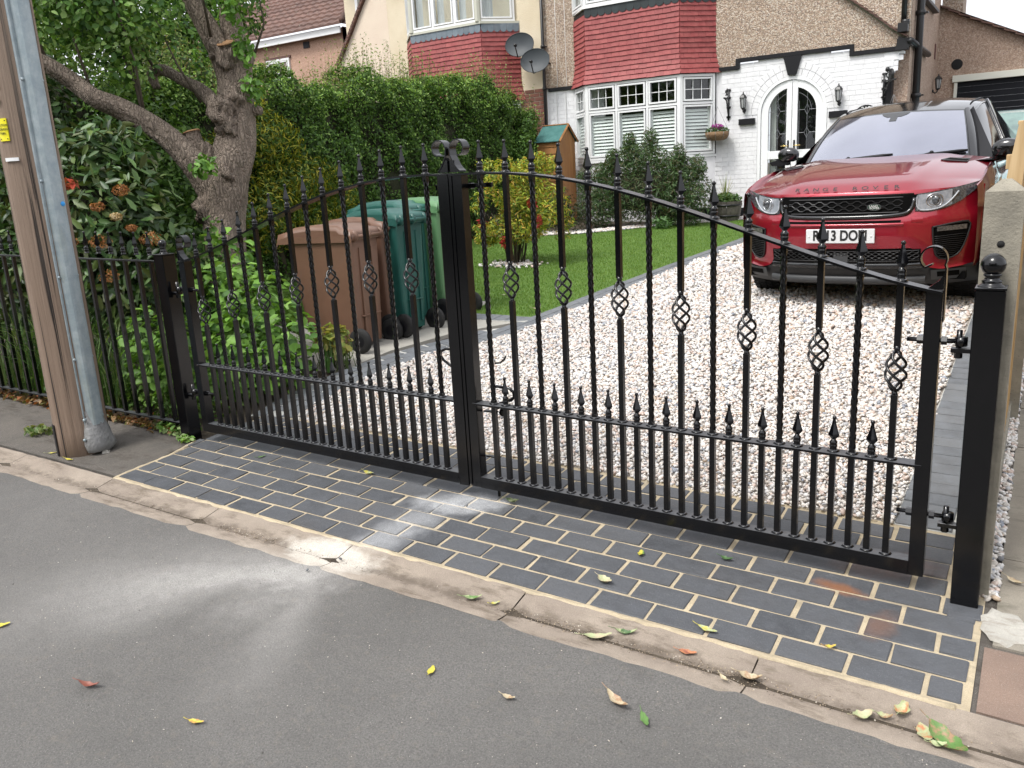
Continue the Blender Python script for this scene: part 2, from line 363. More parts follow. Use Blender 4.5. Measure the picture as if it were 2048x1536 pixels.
# ------------------------------------------------------------------ ground sheets
def sheet(name, xs, ys, mat, h, kind='structure', poly=None):
    m = MB(); m.grid([[g3(x, y, h) for x in xs] for y in ys], smooth=False); return m.build(name, mat, kind=kind)
def poly_sheet(name, pts, mat, h, thick=0.0, parent=None):
    m = MB(); vs_ = [g3(x, y, h) for x, y in pts]; n = len(vs_); fs_ = [tuple(range(n))]
    if thick:
        vs_ += [g3(x, y, h-thick) for x, y in pts]; fs_ += [(i, n+i, n+(i+1) % n, (i+1) % n) for i in range(n)]
    m.add(vs_, fs_); return m.build(name, mat, parent)
sheet('ground', [-150, -40, -10, 0, 10, 40, 150], [-60, -3, 0, 6, 13, 40, 300], M_soil, -.030)['kind'] = 'structure'
sheet('road', np.linspace(-40, 40, 81), [-7, -3, -2, -1, -.5, -.205], M_road, -.002)
tag(poly_sheet('footway', [(-40, 0.012), (-.015, .012), (-.025, .30), (-.06, .50), (-.15, .55), (-40, .55)], M_foot, 0.0, .02), kind='structure')

# dished gutter of concrete sections along the road
gut = empty('gutter'); gut['kind'] = 'structure'
prof = [(-.012, .003), (-.030, .0015), (-.060, -.003), (-.100, -.009), (-.140, -.012), (-.175, -.007), (-.205, .0), (-.222, -.0015)]
joints = [3.33+.832*k for k in range(-12, 7)]
for a, b in zip(joints[:-1], joints[1:]):
    m = MB(); nx = 14; dz = rnd.uniform(-.001, .001)
    rows = []
    for i in range(nx+1):
        x = a+.0025+(b-a-.005)*i/nx; e = .003 if i in (0, nx) else 0
        jit = rnd.uniform(-.007, .006)
        rows.append([g3(x, y+(jit if k == len(prof)-1 else (jit*.4 if k == 0 else 0)), z+dz-e*.6) for k, (y, z) in enumerate(prof)])
    m.grid(rows); lo = [g3(x, -.23, -.03) for x in (a+.004, b-.004)]
    o = m.build('gutter_section', M_kerb, gut, origin=g3(a, 0))
m = MB(); m.grid([[g3(x, y, -.012) for x in (-7, 9)] for y in (-.225, 0)]); m.build('joint_bed', M_soil, gut)

# the apron of blocks under and before the gates
LB, DB = .21, .11281
paving = MB(); paving.grid([[g3(x, y, -.0005) for x in np.linspace(-.01, 3.895, 24)] for y in (-.018, .3, .62, 1.05)])
paving = paving.build('block_paving', M_mortar, kind='structure')
m = MB()       # the rough fillet of mortar along the front and left edge
pts = [(x, -.006+rnd.uniform(-.005, .004)) for x in np.arange(-.01, 3.9, .045)]
m.tube([g3(x, y, -.0085) for x, y in pts], [.0155+rnd.uniform(-.003, .002) for _ in pts], 8, smooth=True)
pts = [(-.006+rnd.uniform(-.004, .004)-max(0, y-.35)*.25, y) for y in np.arange(0, .55, .035)]
m.tube([g3(x, y, -.007) for x, y in pts], [.0145+rnd.uniform(-.003, .002) for _ in pts], 8)
m.build('mortar_fillet', M_mortar, paving)
ROT = (math.atan(GB), math.atan(-GA), 0)
_bm = {}
def block_mesh(l, w, mat, v, h=.022, bev=.0028):
    k = (round(l, 3), round(w, 3), mat.name, v)
    if k not in _bm:
        q = MB(); j = random.Random(hash(k[3])+int(l*1000)); q.bbox(-l/2, l/2, -w/2, w/2, -h, 0, bev)
        # worn corners and slightly uneven arrises
        q.v = [(x+j.uniform(-.0016, .0016)*(abs(y) > w/2-.004)*1.4, y+j.uniform(-.0018, .0018), z-(j.uniform(0, .003) if abs(x) > l/2-.004 and abs(y) > w/2-.004 else j.uniform(0, .0008))) for x, y, z in q.v]
        me = bpy.data.meshes.new('block'); me.from_pydata(q.v, [], q.f); me.materials.append(mat); me.update(); _bm[k] = me
    return _bm[k]
def put_block(parent, x, y, l, w, mat, rz=0.0, top=.0055, name='paving_block'):
    me = block_mesh(l, w, mat, rnd.randrange(5)); o = link(me, name, parent)
    o.location = g3(x, y, top+rnd.uniform(-.0010, .0012)); rz += rnd.uniform(-.006, .006) + (math.pi if rnd.random() < .5 else 0)
    M3 = Matrix(((1, 0, 0), (0, 1, 0), (GA, GB, 1)))
    nrm = Vector((-GA, -GB, 1)).normalized(); ax = Vector((math.cos(rz), math.sin(rz), 0)); ax = (ax-nrm*ax.dot(nrm)).normalized(); ay = nrm.cross(ax)
    o.rotation_euler = Matrix(((ax.x, ay.x, nrm.x), (ax.y, ay.y, nrm.y), (ax.z, ay.z, nrm.z))).to_euler()
    return o
OFF = [0, .494, .018, .493, -.008, .50, .02, .49, 0]
for j in range(9):
    y0 = .004+j*DB; off = OFF[j]; x = (off-1)*LB
    x1lim = 3.872+.012*min(j, 3)*.6 if j < 5 else 3.775
    x0lim = .004 if j < 4 else (-.055 if j == 4 else -.02)
    while x < x1lim:
        jl = LB+0
        a = max(x+.0055, x0lim); b = min(x+jl-.0055, x1lim)
        if b-a > .035:
            w = DB-.0108; put_block(paving, (a+b)/2+rnd.uniform(-.003, .003), y0+DB/2+rnd.uniform(-.002, .002), b-a-abs(rnd.gauss(0, .003)), w+rnd.uniform(-.004, .0015), M_block)
        x += jl
# small cut pieces beside the right gate post
for (x, y, l, w) in ((3.835, .462, .08, .05), ): put_block(paving, x, y, l, w, M_block)

edging = MB(); 
INN = [(.21, 1.04), (.085, 1.55), (.075, 2.35), (.36, 3.05), (.44, 3.6), (.53, 5.2), (.66, 6.9), (.80, 8.4), (.97, 10.45)]
def resample(P, step):
    P = [np.array(p, float) for p in P]; out = [P[0]]; acc = 0
    d = np.cumsum([0]+[np.linalg.norm(P[i+1]-P[i]) for i in range(len(P)-1)]); s = np.arange(0, d[-1], step)
    return np.stack([np.interp(s, d, [p[k] for p in P]) for k in (0, 1)], 1)
def smooth2(P, it=2):
    P = [np.array(p, float) for p in P]
    for _ in range(it):
        Q = [P[0]]
        for a, b in zip(P[:-1], P[1:]): Q += [a*.75+b*.25, a*.25+b*.75]
        P = Q+[P[-1]]
    return P
IN = resample(smooth2(INN, 2), .2)
tn = np.gradient(IN, axis=0); tn /= np.linalg.norm(tn, axis=1)[:, None]; nl = np.stack([-tn[:, 1], tn[:, 0]], 1)
bed = [(IN[i]+nl[i]*(-.004)) for i in range(len(IN))]
def outer(i): return (.315 if IN[i][1] < 3.2 else .205)
edging.grid([[g3(*(IN[i]-nl[i]*.002), .002), g3(*(IN[i]+nl[i]*outer(i)), .002)] for i in range(len(IN))], smooth=False)
edging.grid([[g3(3.55, y, .001), g3(3.87, y, .001)] for y in (1.04, 5, 10.2)], smooth=False)
edging.box(-.40, .30, 3.60, 3.80, float(G(0, 3.7))-.03, float(G(0, 3.7))+.001)
edging = edging.build('driveway_edging', M_jpale, kind='structure')
for i in range(len(IN)-1):
    c = (IN[i]+IN[i+1])/2; t = IN[i+1]-IN[i]; ang = math.atan2(t[1], t[0]); nn = (nl[i]+nl[i+1])/2
    for k in range(3 if c[1] < 3.2 else 2):
        sh = .1*(k % 2)
        q = c+nn*(.05+.103*k)+t/np.linalg.norm(t)*sh; put_block(edging, q[0], q[1], np.linalg.norm(t)-.009, .095, M_edge, ang, .010)
y = 1.045
while y < 6.2:
    put_block(edging, 3.655, y+DB/2, .198, DB-.008, M_edge, 0, .009)
    if y < 4.6: put_block(edging, 3.818, y+DB/2+.03, .105, DB-.008, M_edge, 0, .009)
    y += DB
for k in range(6): put_block(edging, -.33+.115*k, 3.70, .107, .19, M_edge, 0, .010)

tag(poly_sheet('concrete_pad', [(-1.9, 1.95), (-.24, 1.95), (-.26, 2.5), (-.12, 3.1), (.0, 3.3), (.2, 3.60), (-.40, 3.60), (-.5, 4.3), (-1.9, 4.3)], M_kerbb, .001, .03), kind='structure')
# gravel: bed and stones
tag(poly_sheet('gravel_bed', [tuple(p) for p in IN[::-1]]+[(.21, 1.02), (3.56, 1.02), (3.56, 10.5)], M_gbase, -.004), kind='structure')
def inleft(y): return np.interp(y, IN[:, 1], IN[:, 0])
ico_v = []; t_ = (1+5**.5)/2
for a, b in ((-1, t_), (1, t_), (-1, -t_), (1, -t_)): ico_v += [(a, b, 0)]
for a, b in ((-1, t_), (1, t_), (-1, -t_), (1, -t_)): ico_v += [(0, a, b)]
for a, b in ((t_, -1), (t_, 1), (-t_, -1), (-t_, 1)): ico_v += [(a, 0, b)]
ICO = np.array(ico_v)/math.sqrt(1+t_*t_)
ICF = np.array([(0,11,5),(0,5,1),(0,1,7),(0,7,10),(0,10,11),(1,5,9),(5,11,4),(11,10,2),(10,7,6),(7,1,8),(3,9,4),(3,4,2),(3,2,6),(3,6,8),(3,8,9),(4,9,5),(2,4,11),(6,2,10),(8,6,7),(9,8,1)])
PEB = np.array([(.70, .68, .66), (.67, .63, .58), (.63, .58, .52), (.60, .48, .42), (.64, .54, .48), (.44, .44, .45), (.28, .30, .34), (.44, .34, .25), (.54, .54, .55), (.18, .18, .19)])
PEW = np.array([.34, .20, .11, .08, .10, .06, .035, .025, .05, .004])
def rotmats(n, tilt=1.0):
    a = rng.uniform(0, 2*np.pi, n); b = rng.normal(0, .45*tilt, n); c = rng.normal(0, .45*tilt, n)
    ca, sa, cb, sb, cc, sc = np.cos(a), np.sin(a), np.cos(b), np.sin(b), np.cos(c), np.sin(c); o = np.zeros(n); l = np.ones(n)
    Rz = np.stack([ca, -sa, o, sa, ca, o, o, o, l], 1).reshape(-1, 3, 3); Rx = np.stack([l, o, o, o, cb, -sb, o, sb, cb], 1).reshape(-1, 3, 3); Ry = np.stack([cc, o, sc, o, l, o, -sc, o, cc], 1).reshape(-1, 3, 3)
    return Rz@Rx@Ry
def stones(name, P, size, parent=None, cols=PEB, wts=PEW):
    n = len(P); ico = ICO[None]*(1+rng.uniform(-.2, .2, (n, 12, 1)))
    s = size*np.stack([rng.uniform(.75, 1.25, n), rng.uniform(.6, 1.0, n), rng.uniform(.38, .7, n)], 1)*rng.uniform(.7, 1.15, (n, 1))
    V = np.einsum('nij,nkj->nki', rotmats(n), ico*s[:, None, :])+P[:, None, :]
    F = (np.arange(n)[:, None, None]*12+ICF[None]).reshape(-1, 3)
    c = cols[rng.choice(len(cols), n, p=wts/wts.sum())]*rng.uniform(.85, 1.08, (n, 1)); C = np.repeat(np.clip(c, 0, .82), 12, 0)
    o = npmesh(name, V.reshape(-1, 3), F, M_stone, C, True, parent); o['kind'] = 'stuff'; return o
def scatter(x0, x1, y0, y1, sp):
    nx, ny = int((x1-x0)/sp), int((y1-y0)/sp); X, Y = np.meshgrid(np.arange(nx), np.arange(ny)); X = X.ravel().astype(float); Y = Y.ravel().astype(float)
    return x0+(X+rng.uniform(-.1, 1.1, X.size))*sp, y0+(Y+rng.uniform(-.1, 1.1, Y.size))*sp
allp = []; alls = []
for (y0, y1, sp) in ((1.03, 2.2, .0150), (2.2, 4.0, .0195), (4.0, 6.5, .027), (6.5, 10.5, .042)):
    X, Y = scatter(.0, 3.56, y0, y1, sp); edge = .0+.02*np.sin(Y*9)+rng.uniform(-.03, .02, X.size)
    k = (X > inleft(Y)-.004+edge*.4) & (X < 3.555+edge*.5)
    X, Y = X[k], Y[k]; Z = G(X, Y)+.002+rng.uniform(0, .012, X.size)+.006*np.sin(X*5+Y*3); allp.append(np.stack([X, Y, Z], 1)); alls.append(np.full(X.size, sp*.78))
P_ = np.concatenate(allp); S_ = np.concatenate(alls)*rng.choice([.62, .8, .95, 1.15, 1.35], len(P_), p=[.2, .3, .25, .17, .08])
_o = stones('gravel', P_, S_[:, None]); _o['label'] = 'white pink and grey gravel covering the driveway'; _o['category'] = 'gravel'
# pebbles in the gap beside the fence and a gravel strip behind the lawn
X = rng.uniform(3.872, 3.925, 900); Y = rng.uniform(.60, 3.6, 900)
_o = stones('gap_pebbles', np.stack([X, Y, G(X, Y)+.002+rng.uniform(0, .012, 900)], 1), .0145); tag(_o, 'white pebbles in the gap along the fence base', 'gravel')
X = rng.uniform(-3.3, .9, 3500); Y = np.interp(X, [-3.4, -1.9, -1.1, 0, .95], [8.25, 8.85, 9.65, 10.45, 10.5])+rng.uniform(.02, .45, 3500)
_o = stones('bed_gravel', np.stack([X, Y, G(X, Y)+.01], 1), .022); tag(_o, 'pale gravel strip between the lawn and the house', 'gravel')

# lawn
LAWN = [(-3.6, 3.1), (-1.9, 3.1), (-1.9, 4.3), (-.5, 4.3), (-.40, 3.80), (.235, 3.80)]+[tuple(IN[i]+nl[i]*.207) for i in range(len(IN)) if IN[i][1] > 3.75]+[(.0, 10.45), (-1.1, 9.6), (-1.9, 8.8), (-3.3, 8.2), (-3.6, 8.1)]
tag(poly_sheet('lawn', LAWN, M_turf, .006, .02), kind='structure')
def inpoly(X, Y, poly):
    c = np.zeros(X.size, bool); n = len(poly)
    for i in range(n):
        (x1, y1), (x2, y2) = poly[i], poly[(i+1) % n]
        if y1 == y2: continue
        k = ((y1 > Y) != (y2 > Y)) & (X < (x2-x1)*(Y-y1)/(y2-y1)+x1); c ^= k
    return c
def blades(name, X, Y, h0, h1, cols, w=.0022, lean=.5, parent=None, z=0.0):
    n = X.size; a = rng.uniform(0, 2*np.pi, n); h = rng.uniform(h0, h1, n); l = rng.uniform(.05, lean, n)*h; b = rng.uniform(0, 2*np.pi, n)
    B = np.stack([X, Y, G(X, Y)+z], 1); D_ = np.stack([np.cos(a), np.sin(a), 0*a], 1)*w*rng.uniform(.7, 1.4, (n, 1)); T = B+np.stack([np.cos(b)*l, np.sin(b)*l, h], 1)
    V = np.stack([B-D_, B+D_, T], 1).reshape(-1, 3); C = np.repeat(cols[rng.integers(0, len(cols), n)]*rng.uniform(.8, 1.2, (n, 1)), 3, 0)
    return npmesh(name, V, np.arange(3*n).reshape(-1, 3), M_grass, C, False, parent)
n = 150000; Y = 3.2+7.3*rng.uniform(0, 1, n)**1.5; X = rng.uniform(-3.6, 1.0, n); k = inpoly(X, Y, LAWN); X, Y = X[k], Y[k]
gc = np.array([(.125, .235, .030), (.105, .205, .028), (.15, .26, .040), (.19, .28, .06), (.09, .18, .025)])
_o = blades('grass', X, Y, .016, .034, gc, .0030); tag(_o, 'short mown green grass of the front lawn', 'grass', kind='stuff')

# flagged path on the right
pth = empty('side_path'); pth['kind'] = 'structure'
def slab(x0, x1, y0, y1, mat, top=0.004, t=.03, name='path_slab'):
    m = MB(); nx, ny = 6, 6; g = .004
    m.grid([[g3(x, y, top-(.004 if i in (0, nx) or j in (0, ny) else 0)+rnd.uniform(-.0006, .0006)) for i, x in enumerate(np.linspace(x0+g, x1-g, nx+1))] for j, y in enumerate(np.linspace(y0+g, y1-g, ny+1))])
    for (a, b, c, d) in ((x0, y0, x1, y0), (x0, y0, x0, y1), (x1, y0, x1, y1), (x0, y1, x1, y1)):
        m.add([g3(a+(g if a == x0 else -g), b+(g if b == y0 else -g), top-.004), g3(c+(g if c == x0 else -g), d+(g if d == y0 else -g), top-.004), g3(c+(g if c == x0 else -g), d+(g if d == y0 else -g), -t), g3(a+(g if a == x0 else -g), b+(g if b == y0 else -g), -t)], [(0, 1, 2, 3)])
    return m.build(name, mat, pth)
slab(3.905, 4.85, -.0, .33, M_slabr, .003)
for k, (a, b) in enumerate(((.34, .92), (.92, 1.50), (1.50, 2.08), (2.08, 2.66), (2.66, 3.24), (3.24, 3.82), (3.82, 4.4))): slab(3.925, 4.75, a, b, M_slab, .004+rnd.uniform(-.003, .003))
m = MB(); pts = []
for k in range(18):
    a = 2*math.pi*k/18; r = 1+rnd.uniform(-.18, .12); pts.append((3.955+.062*r*math.cos(a), .455+.095*r*math.sin(a)))
m.add([g3(x, y, .0065) for x, y in pts]+[g3(x+(x-3.955)*.15, y+(y-.455)*.15, .002) for x, y in pts], [tuple(range(18))]+[(i, 18+i, 18+(i+1) % 18, (i+1) % 18) for i in range(18)])
m.build('cement_patch', M_patch, pth, label='white trowelled cement patch')
m = MB(); m.grid([[g3(x, y, -.006) for x in (3.88, 9)] for y in (-.0, 9)]); m.build('path_bed', M_foot, pth)
# ------------------------------------------------------------------ gates
YG = .57; GX = 1.866
ARD = [0, .14, .265, .503, .742, .992, 1.235, 1.474, 1.722, 1.80, 1.90]
ARH = [1.427, 1.427, 1.423, 1.399, 1.350, 1.281, 1.200, 1.118, 1.046, 1.028, 1.02]
_h = np.polyfit(ARD[1:10], ARH[1:10], 4)
def arch(x):
    d = abs(x-GX); return float(np.polyval(_h, d))
def gz(x, h): return float(G(x, .545))+h
def spear(m, x, y, z, s=1.0):
    """cast spear head: collar, four-edged blade, ball"""
    m.lathe((x, y, z), [(.0160*s, 0), (.0150*s, .004), (.0125*s, .006), (.0120*s, .015), (.0140*s, .017), (.0140*s, .023), (.0115*s, .025), (.0140*s, .028), (.0135*s, .035), (.0085*s, .040), (.0075*s, .047)], 8, ph=math.pi/8)
    m.lathe((x, y, z), [(.008*s, .044), (.0190*s, .057), (.0178*s, .063), (.0125*s, .080), (.0072*s, .099), (.0048*s, .114)], 8, smooth=False, mod=lambda j: 1.0 if j % 2 == 0 else .72)
    m.sphere((x, y, z+.119), .0080*s, 8)
def weld(m, x, y, z, s=1.0): m.lathe((x, y, z), [(.0205*s, -.001), (.0165*s, .0045), (.0135, .006)], 8, ph=math.pi/8, mod=lambda j: 1 if j % 2 else 1.12)
BW = .0100
def twist_bar(x, z0, z1, z2):
    m = MB(); SQ = [(c*.93/max(abs(math.cos(a_)), abs(math.sin(a_)))**.78, d*.93/max(abs(math.cos(a_)), abs(math.sin(a_)))**.78) for a_ in np.arange(12)*math.pi/6+math.pi/12 for c, d in ((math.cos(a_), math.sin(a_)),)]
    m.box(x-BW, x+BW, YG-BW, YG+BW, z0, z1+.02)
    n = int((z2-z1-.03)/.0085); rows = []
    for i in range(n+1):
        z = z1+.015+(z2-z1-.03)*i/n; th = (z2-z)*2*math.pi/.128; f = 1.0
        rows.append([(x+f*BW*(a*math.cos(th)-b*math.sin(th)), YG+f*BW*(a*math.sin(th)+b*math.cos(th)), z) for a, b in SQ])
    vs_ = [p for r in rows for p in r]
    m.add(vs_, [(i*12+j, i*12+(j+1) % 12, (i+1)*12+(j+1) % 12, (i+1)*12+j) for i in range(n) for j in range(12)], 0, True)
    m.box(x-BW, x+BW, YG-BW, YG+BW, z2-.025, z2); return m
def basket(x, zc, hl=.066):
    m = MB()
    for k in range(4):
        pts = []
        for i in range(19):
            t = i/18; th = -(t*1.5*math.pi)+k*math.pi/2+.4; r = .005+.0275*math.sin(math.pi*t)**.70
            pts.append((x+r*math.cos(th), YG+r*math.sin(th), zc-hl+2*hl*t))
        m.tube(pts, .0046, 6)
    m.lathe((x, YG, zc-hl-.018), [(BW*1.12, 0), (BW*1.0, .004), (BW*.95, .008), (.0075, .024)], 8, ph=math.pi/8); m.lathe((x, YG, zc+hl-.006), [(.0075, 0), (BW*1.15, .024)], 8, ph=math.pi/8)
    return m
_short = None
def gate_leaf(side):
    global _short
    s = -1 if side == 'L' else 1; px, cx = (.0395, GX-.004) if s < 0 else (3.6835, GX+.004)
    name_lab = 'black wrought iron driveway gate leaf hinged on the left post by the bins' if s < 0 else 'black wrought iron driveway gate leaf hinged on the right post by the fence'
    root = empty('gate_leaf', g3(px, YG, 0), 0, name_lab, 'gate', 'pair of arched driveway gates')
    def X(d): return GX+s*d
    HW = .025
    def stile(a, b, top, nm='stile', y0=YG-HW, y1=YG+HW, bot=.066):
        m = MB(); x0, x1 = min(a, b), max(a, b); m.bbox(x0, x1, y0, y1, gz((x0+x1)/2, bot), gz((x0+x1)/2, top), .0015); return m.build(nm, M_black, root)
    # stiles
    xo = .0145 if s < 0 else 3.710; xi = xo+.047*(-s)
    stile(xo, xi, 1.028)
    ci = X(.005); stile(ci, X(.062), 1.430)
    # bottom rail, mid rail
    a, b = sorted((xi, X(.062)))
    m = MB(); m.add([(a, YG-HW, gz(a, .066)), (b, YG-HW, gz(b, .066)), (b, YG+HW, gz(b, .066)), (a, YG+HW, gz(a, .066)), (a, YG-HW, gz(a, .116)), (b, YG-HW, gz(b, .116)), (b, YG+HW, gz(b, .116)), (a, YG+HW, gz(a, .116))],
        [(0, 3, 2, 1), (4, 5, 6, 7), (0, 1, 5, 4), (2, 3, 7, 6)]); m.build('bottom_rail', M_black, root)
    m = MB(); e = .028; y0, y1 = YG-.030, YG+.028; z = lambda x, h: gz(x, h)
    m.add([(a, y0, z(a, .449)), (b, y0, z(b, .449)), (b, y1, z(b, .449)), (a, y1, z(a, .449)), (a, y0, z(a, .457)), (b, y0, z(b, .457)), (b, y1, z(b, .457)), (a, y1, z(a, .457))],
        [(0, 3, 2, 1), (4, 5, 6, 7), (0, 1, 5, 4), (2, 3, 7, 6), (0, 4, 7, 3), (1, 2, 6, 5)])
    # welded tongue lapping over the stile face at each end
    for q, d in ((a, -.022), (b, .022)): m.add([(q, y0-.001, z(q, .449)), (q+d, YG-HW-.002, z(q, .449)), (q, YG-HW+.006, z(q, .449)), (q, y0-.001, z(q, .457)), (q+d, YG-HW-.002, z(q, .457)), (q, YG-HW+.006, z(q, .457))], [(0, 1, 4, 3), (3, 4, 5), (0, 2, 1), (1, 2, 5, 4)])
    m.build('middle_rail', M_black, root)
    # arched top rail
    m = MB(); n = 40; d0, d1 = .004, abs(xo-GX)
    pts = [(X(d0+(d1-d0)*i/n), YG-.002, gz(X(d0+(d1-d0)*i/n), arch(X(d0+(d1-d0)*i/n)))+.0) for i in range(n+1)]
    rows = []
    for (x, y, zz) in pts: rows.append([(x, y-.033, zz-.0040), (x, y+.033, zz-.0040), (x, y+.033, zz+.0045), (x, y-.033, zz+.0045)])
    vs_ = [p for r in rows for p in r]; m.add(vs_, [(i*4+j, i*4+(j+1) % 4, (i+1)*4+(j+1) % 4, (i+1)*4+j) for i in range(n) for j in range(4)]+[(0, 1, 2, 3), (n*4, n*4+1, n*4+2, n*4+3)])
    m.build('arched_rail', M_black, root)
    # bars
    for k in range(14):
        x = X(.140+.1217*k); h = arch(x); top = gz(x, h)
        if k % 2 == 0: bar = twist_bar(x, gz(x, .114), gz(x, .455), top-.002); 
        else:
            bar = MB(); hc = gz(x, .757+(h-1.046)*.62)
            bar.box(x-BW, x+BW, YG-BW, YG+BW, gz(x, .114), hc-.078); bar.box(x-BW, x+BW, YG-BW, YG+BW, hc+.080, top-.002)
        weld(bar, x, YG, gz(x, .116)); weld(bar, x, YG, gz(x, .457)); weld(bar, x, YG, top+.004)
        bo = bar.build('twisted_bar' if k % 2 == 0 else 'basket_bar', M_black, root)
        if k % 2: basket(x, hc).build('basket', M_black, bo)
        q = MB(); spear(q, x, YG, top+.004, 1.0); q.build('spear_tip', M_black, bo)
        if k < 13:
            xs = X(.140+.1217*(k+.5)); zb = gz(xs, .114)
            if _short is None:
                q = MB(); q.box(-BW, BW, -BW, BW, 0, .336); weld(q, 0, 0, .002); weld(q, 0, 0, .343); o1 = q.build('m', M_black); q = MB(); spear(q, 0, 0, .343, .96); o2 = q.build('m', M_black)
                _short = (o1.data, o2.data); bpy.data.objects.remove(o1); bpy.data.objects.remove(o2)
            o1 = link(_short[0], 'dog_bar', root); o1.location = Vector((xs, YG, zb))-wloc(root); o2 = link(_short[1], 'spear_tip', o1)
    # scroll on the meeting stile: flat strip curling away from the centre
    def strip(path, w, t, y):
        q = MB(); q.tube([(a_, y, b_) for a_, b_ in path], 1.0, up=(0, 1, 0), sec=[(w/2, -t/2), (w/2, t/2), (-w/2, t/2), (-w/2, -t/2)], smooth=False); return q
    b0 = gz(X(.03), 1.437); path = []
    path += [(X(.056), b0+.002), (X(.046), b0+.010), (X(.034), b0+.024), (X(.0235), b0+.042), (X(.012), b0+.065), (X(.0105), b0+.085)]
    cxs, czs, r0 = X(.048), b0+.092, .0375
    for i in range(27):
        th = math.pi-i*math.pi*1.55*1.0/26*1.0; r = r0-(.011*i/26)
        path.append((cxs+s*r*math.cos(th), czs+r*math.sin(th)))
    strip(path, .046, .0045, YG).build('scroll', M_black, root)
    q = MB(); q.prism([(0, 0), (.050, 0), (.040, .012), (.028, .030), (.020, .048), (0, .048)] if s > 0 else [(0, 0), (0, .048), (-.020, .048), (-.028, .030), (-.040, .012), (-.050, 0)], (X(.006), YG-.020, b0-.002), (1, 0, 0), (0, 0, 1), (0, .040, 0)); q.build('scroll_base', M_black, root)
    # scroll on the hanging stile curling inwards over the gate
    hx = xo; q0 = gz(hx, .93); path = [(hx+s*.004, q0), (hx+s*.004, q0+.12), (hx+s*.003, q0+.165)]
    cxs, czs = hx-s*.036, q0+.193
    for i in range(24):
        th = (-.15+i/23*1.45)*math.pi; r = .040-.007*i/23; path.append((cxs+s*r*math.cos(th), czs+r*math.sin(th)))
    e_ = path[-1]; path.append((e_[0]+s*.020, e_[1]+.010)); 
    strip(path, .040, .0045, YG).build('scroll', M_black, root)
    q = MB(); q.prism([(0, 0), (-.046*s, 0), (-.030*s, .012), (-.010*s, .030), (0, .05)][::(1 if s < 0 else -1)], (hx, YG-.018, gz(hx, 1.031)), (1, 0, 0), (0, 0, 1), (0, .036, 0)); q.build('gusset', M_black, root)
    # hinge rods with nuts through the stile and the eye
    for hh in (.868, .285):
        q = MB(); z = gz(hx, hh); q.tube([(hx-s*.095, YG, z), (hx+s*.055, YG, z)], .0075, 10); 
        q.lathe((hx-s*.066, YG, z), [(.014, 0), (.014, .018)], 6, axis=(s, 0, 0), smooth=False); q.lathe((hx+s*.003, YG, z), [(.014, 0), (.014, .016)], 6, axis=(s, 0, 0), smooth=False)
        q.lathe((hx+s*.058, YG, z-.014), [(.018, 0), (.018, .028)], 12); q.build('hinge_bolt', M_black, root)
    return root
GL = gate_leaf('L'); GR = gate_leaf('R')
# overlapping stop strip, latch bar and handles behind
m = MB(); m.bbox(GX-.052, GX-.0, YG-.034, YG-.0265, gz(GX, .066), gz(GX, 1.430), .001); m.bbox(GX+.002, GX+.016, YG-.030, YG-.026, gz(GX, .075), gz(GX, 1.428), .001); m.build('stop_strip', M_black, GL)
m = MB(); m.bbox(GX-.115, GX+.07, YG+.030, YG+.060, gz(GX, 1.365), gz(GX, 1.388), .002); m.build('top_latch', M_black, GL)
m = MB(); m.bbox(GX+.06, GX+.175, YG+.028, YG+.040, gz(GX, 1.368), gz(GX, 1.386), .002); m.build('latch_keep', M_black, GR)
m = MB(); zt = gz(GX, .672)
m.tube([(GX-.05, YG+.045, zt), (GX-.135, YG+.045, zt), (GX-.160, YG+.045, zt-.012), (GX-.166, YG+.045, zt-.032), (GX-.152, YG+.045, zt-.052), (GX-.12, YG+.045, zt-.072), (GX-.055, YG+.045, zt-.110)], .0062, 8)
m.tube([(GX-.088, YG+.045, zt-.098), (GX-.105, YG+.045, zt-.118), (GX-.095, YG+.045, zt-.132), (GX-.06, YG+.045, zt-.140)], .0062, 8); m.build('bolt_handle', M_black, GL)
m = MB(); xb = GX+.112; zt = gz(xb, .525)
m.tube([(xb, YG+.04, gz(xb, .012)), (xb, YG+.04, zt-.02), (xb+.008, YG+.04, zt-.004), (xb+.022, YG+.04, zt), (xb+.085, YG+.04, zt-.003), (xb+.106, YG+.04, zt-.018), (xb+.108, YG+.04, zt-.040), (xb+.092, YG+.04, zt-.055), (xb+.03, YG+.04, zt-.078)], .0072, 8)
m.sphere((xb+.045, YG+.04, zt-.115), .019, 8); m.sphere((xb+.018, YG+.04, zt-.095), .011, 8); m.build('drop_bolt', M_black, GR)
for hh in (.405, .195):
    m = MB(); m.bbox(GX+.06, GX+.128, YG+.028, YG+.052, gz(xb, hh), gz(xb, hh)+.006, .001); m.build('bolt_keep', M_black, GR)
m = MB(); m.tube([(GX+.145, YG+.015, gz(GX, .632)), (GX+.165, YG+.03, gz(GX, .632)), (GX+.186, YG+.035, gz(GX, .650)), (GX+.192, YG+.035, gz(GX, .664))], .004, 6); m.build('hook', M_black, GR)

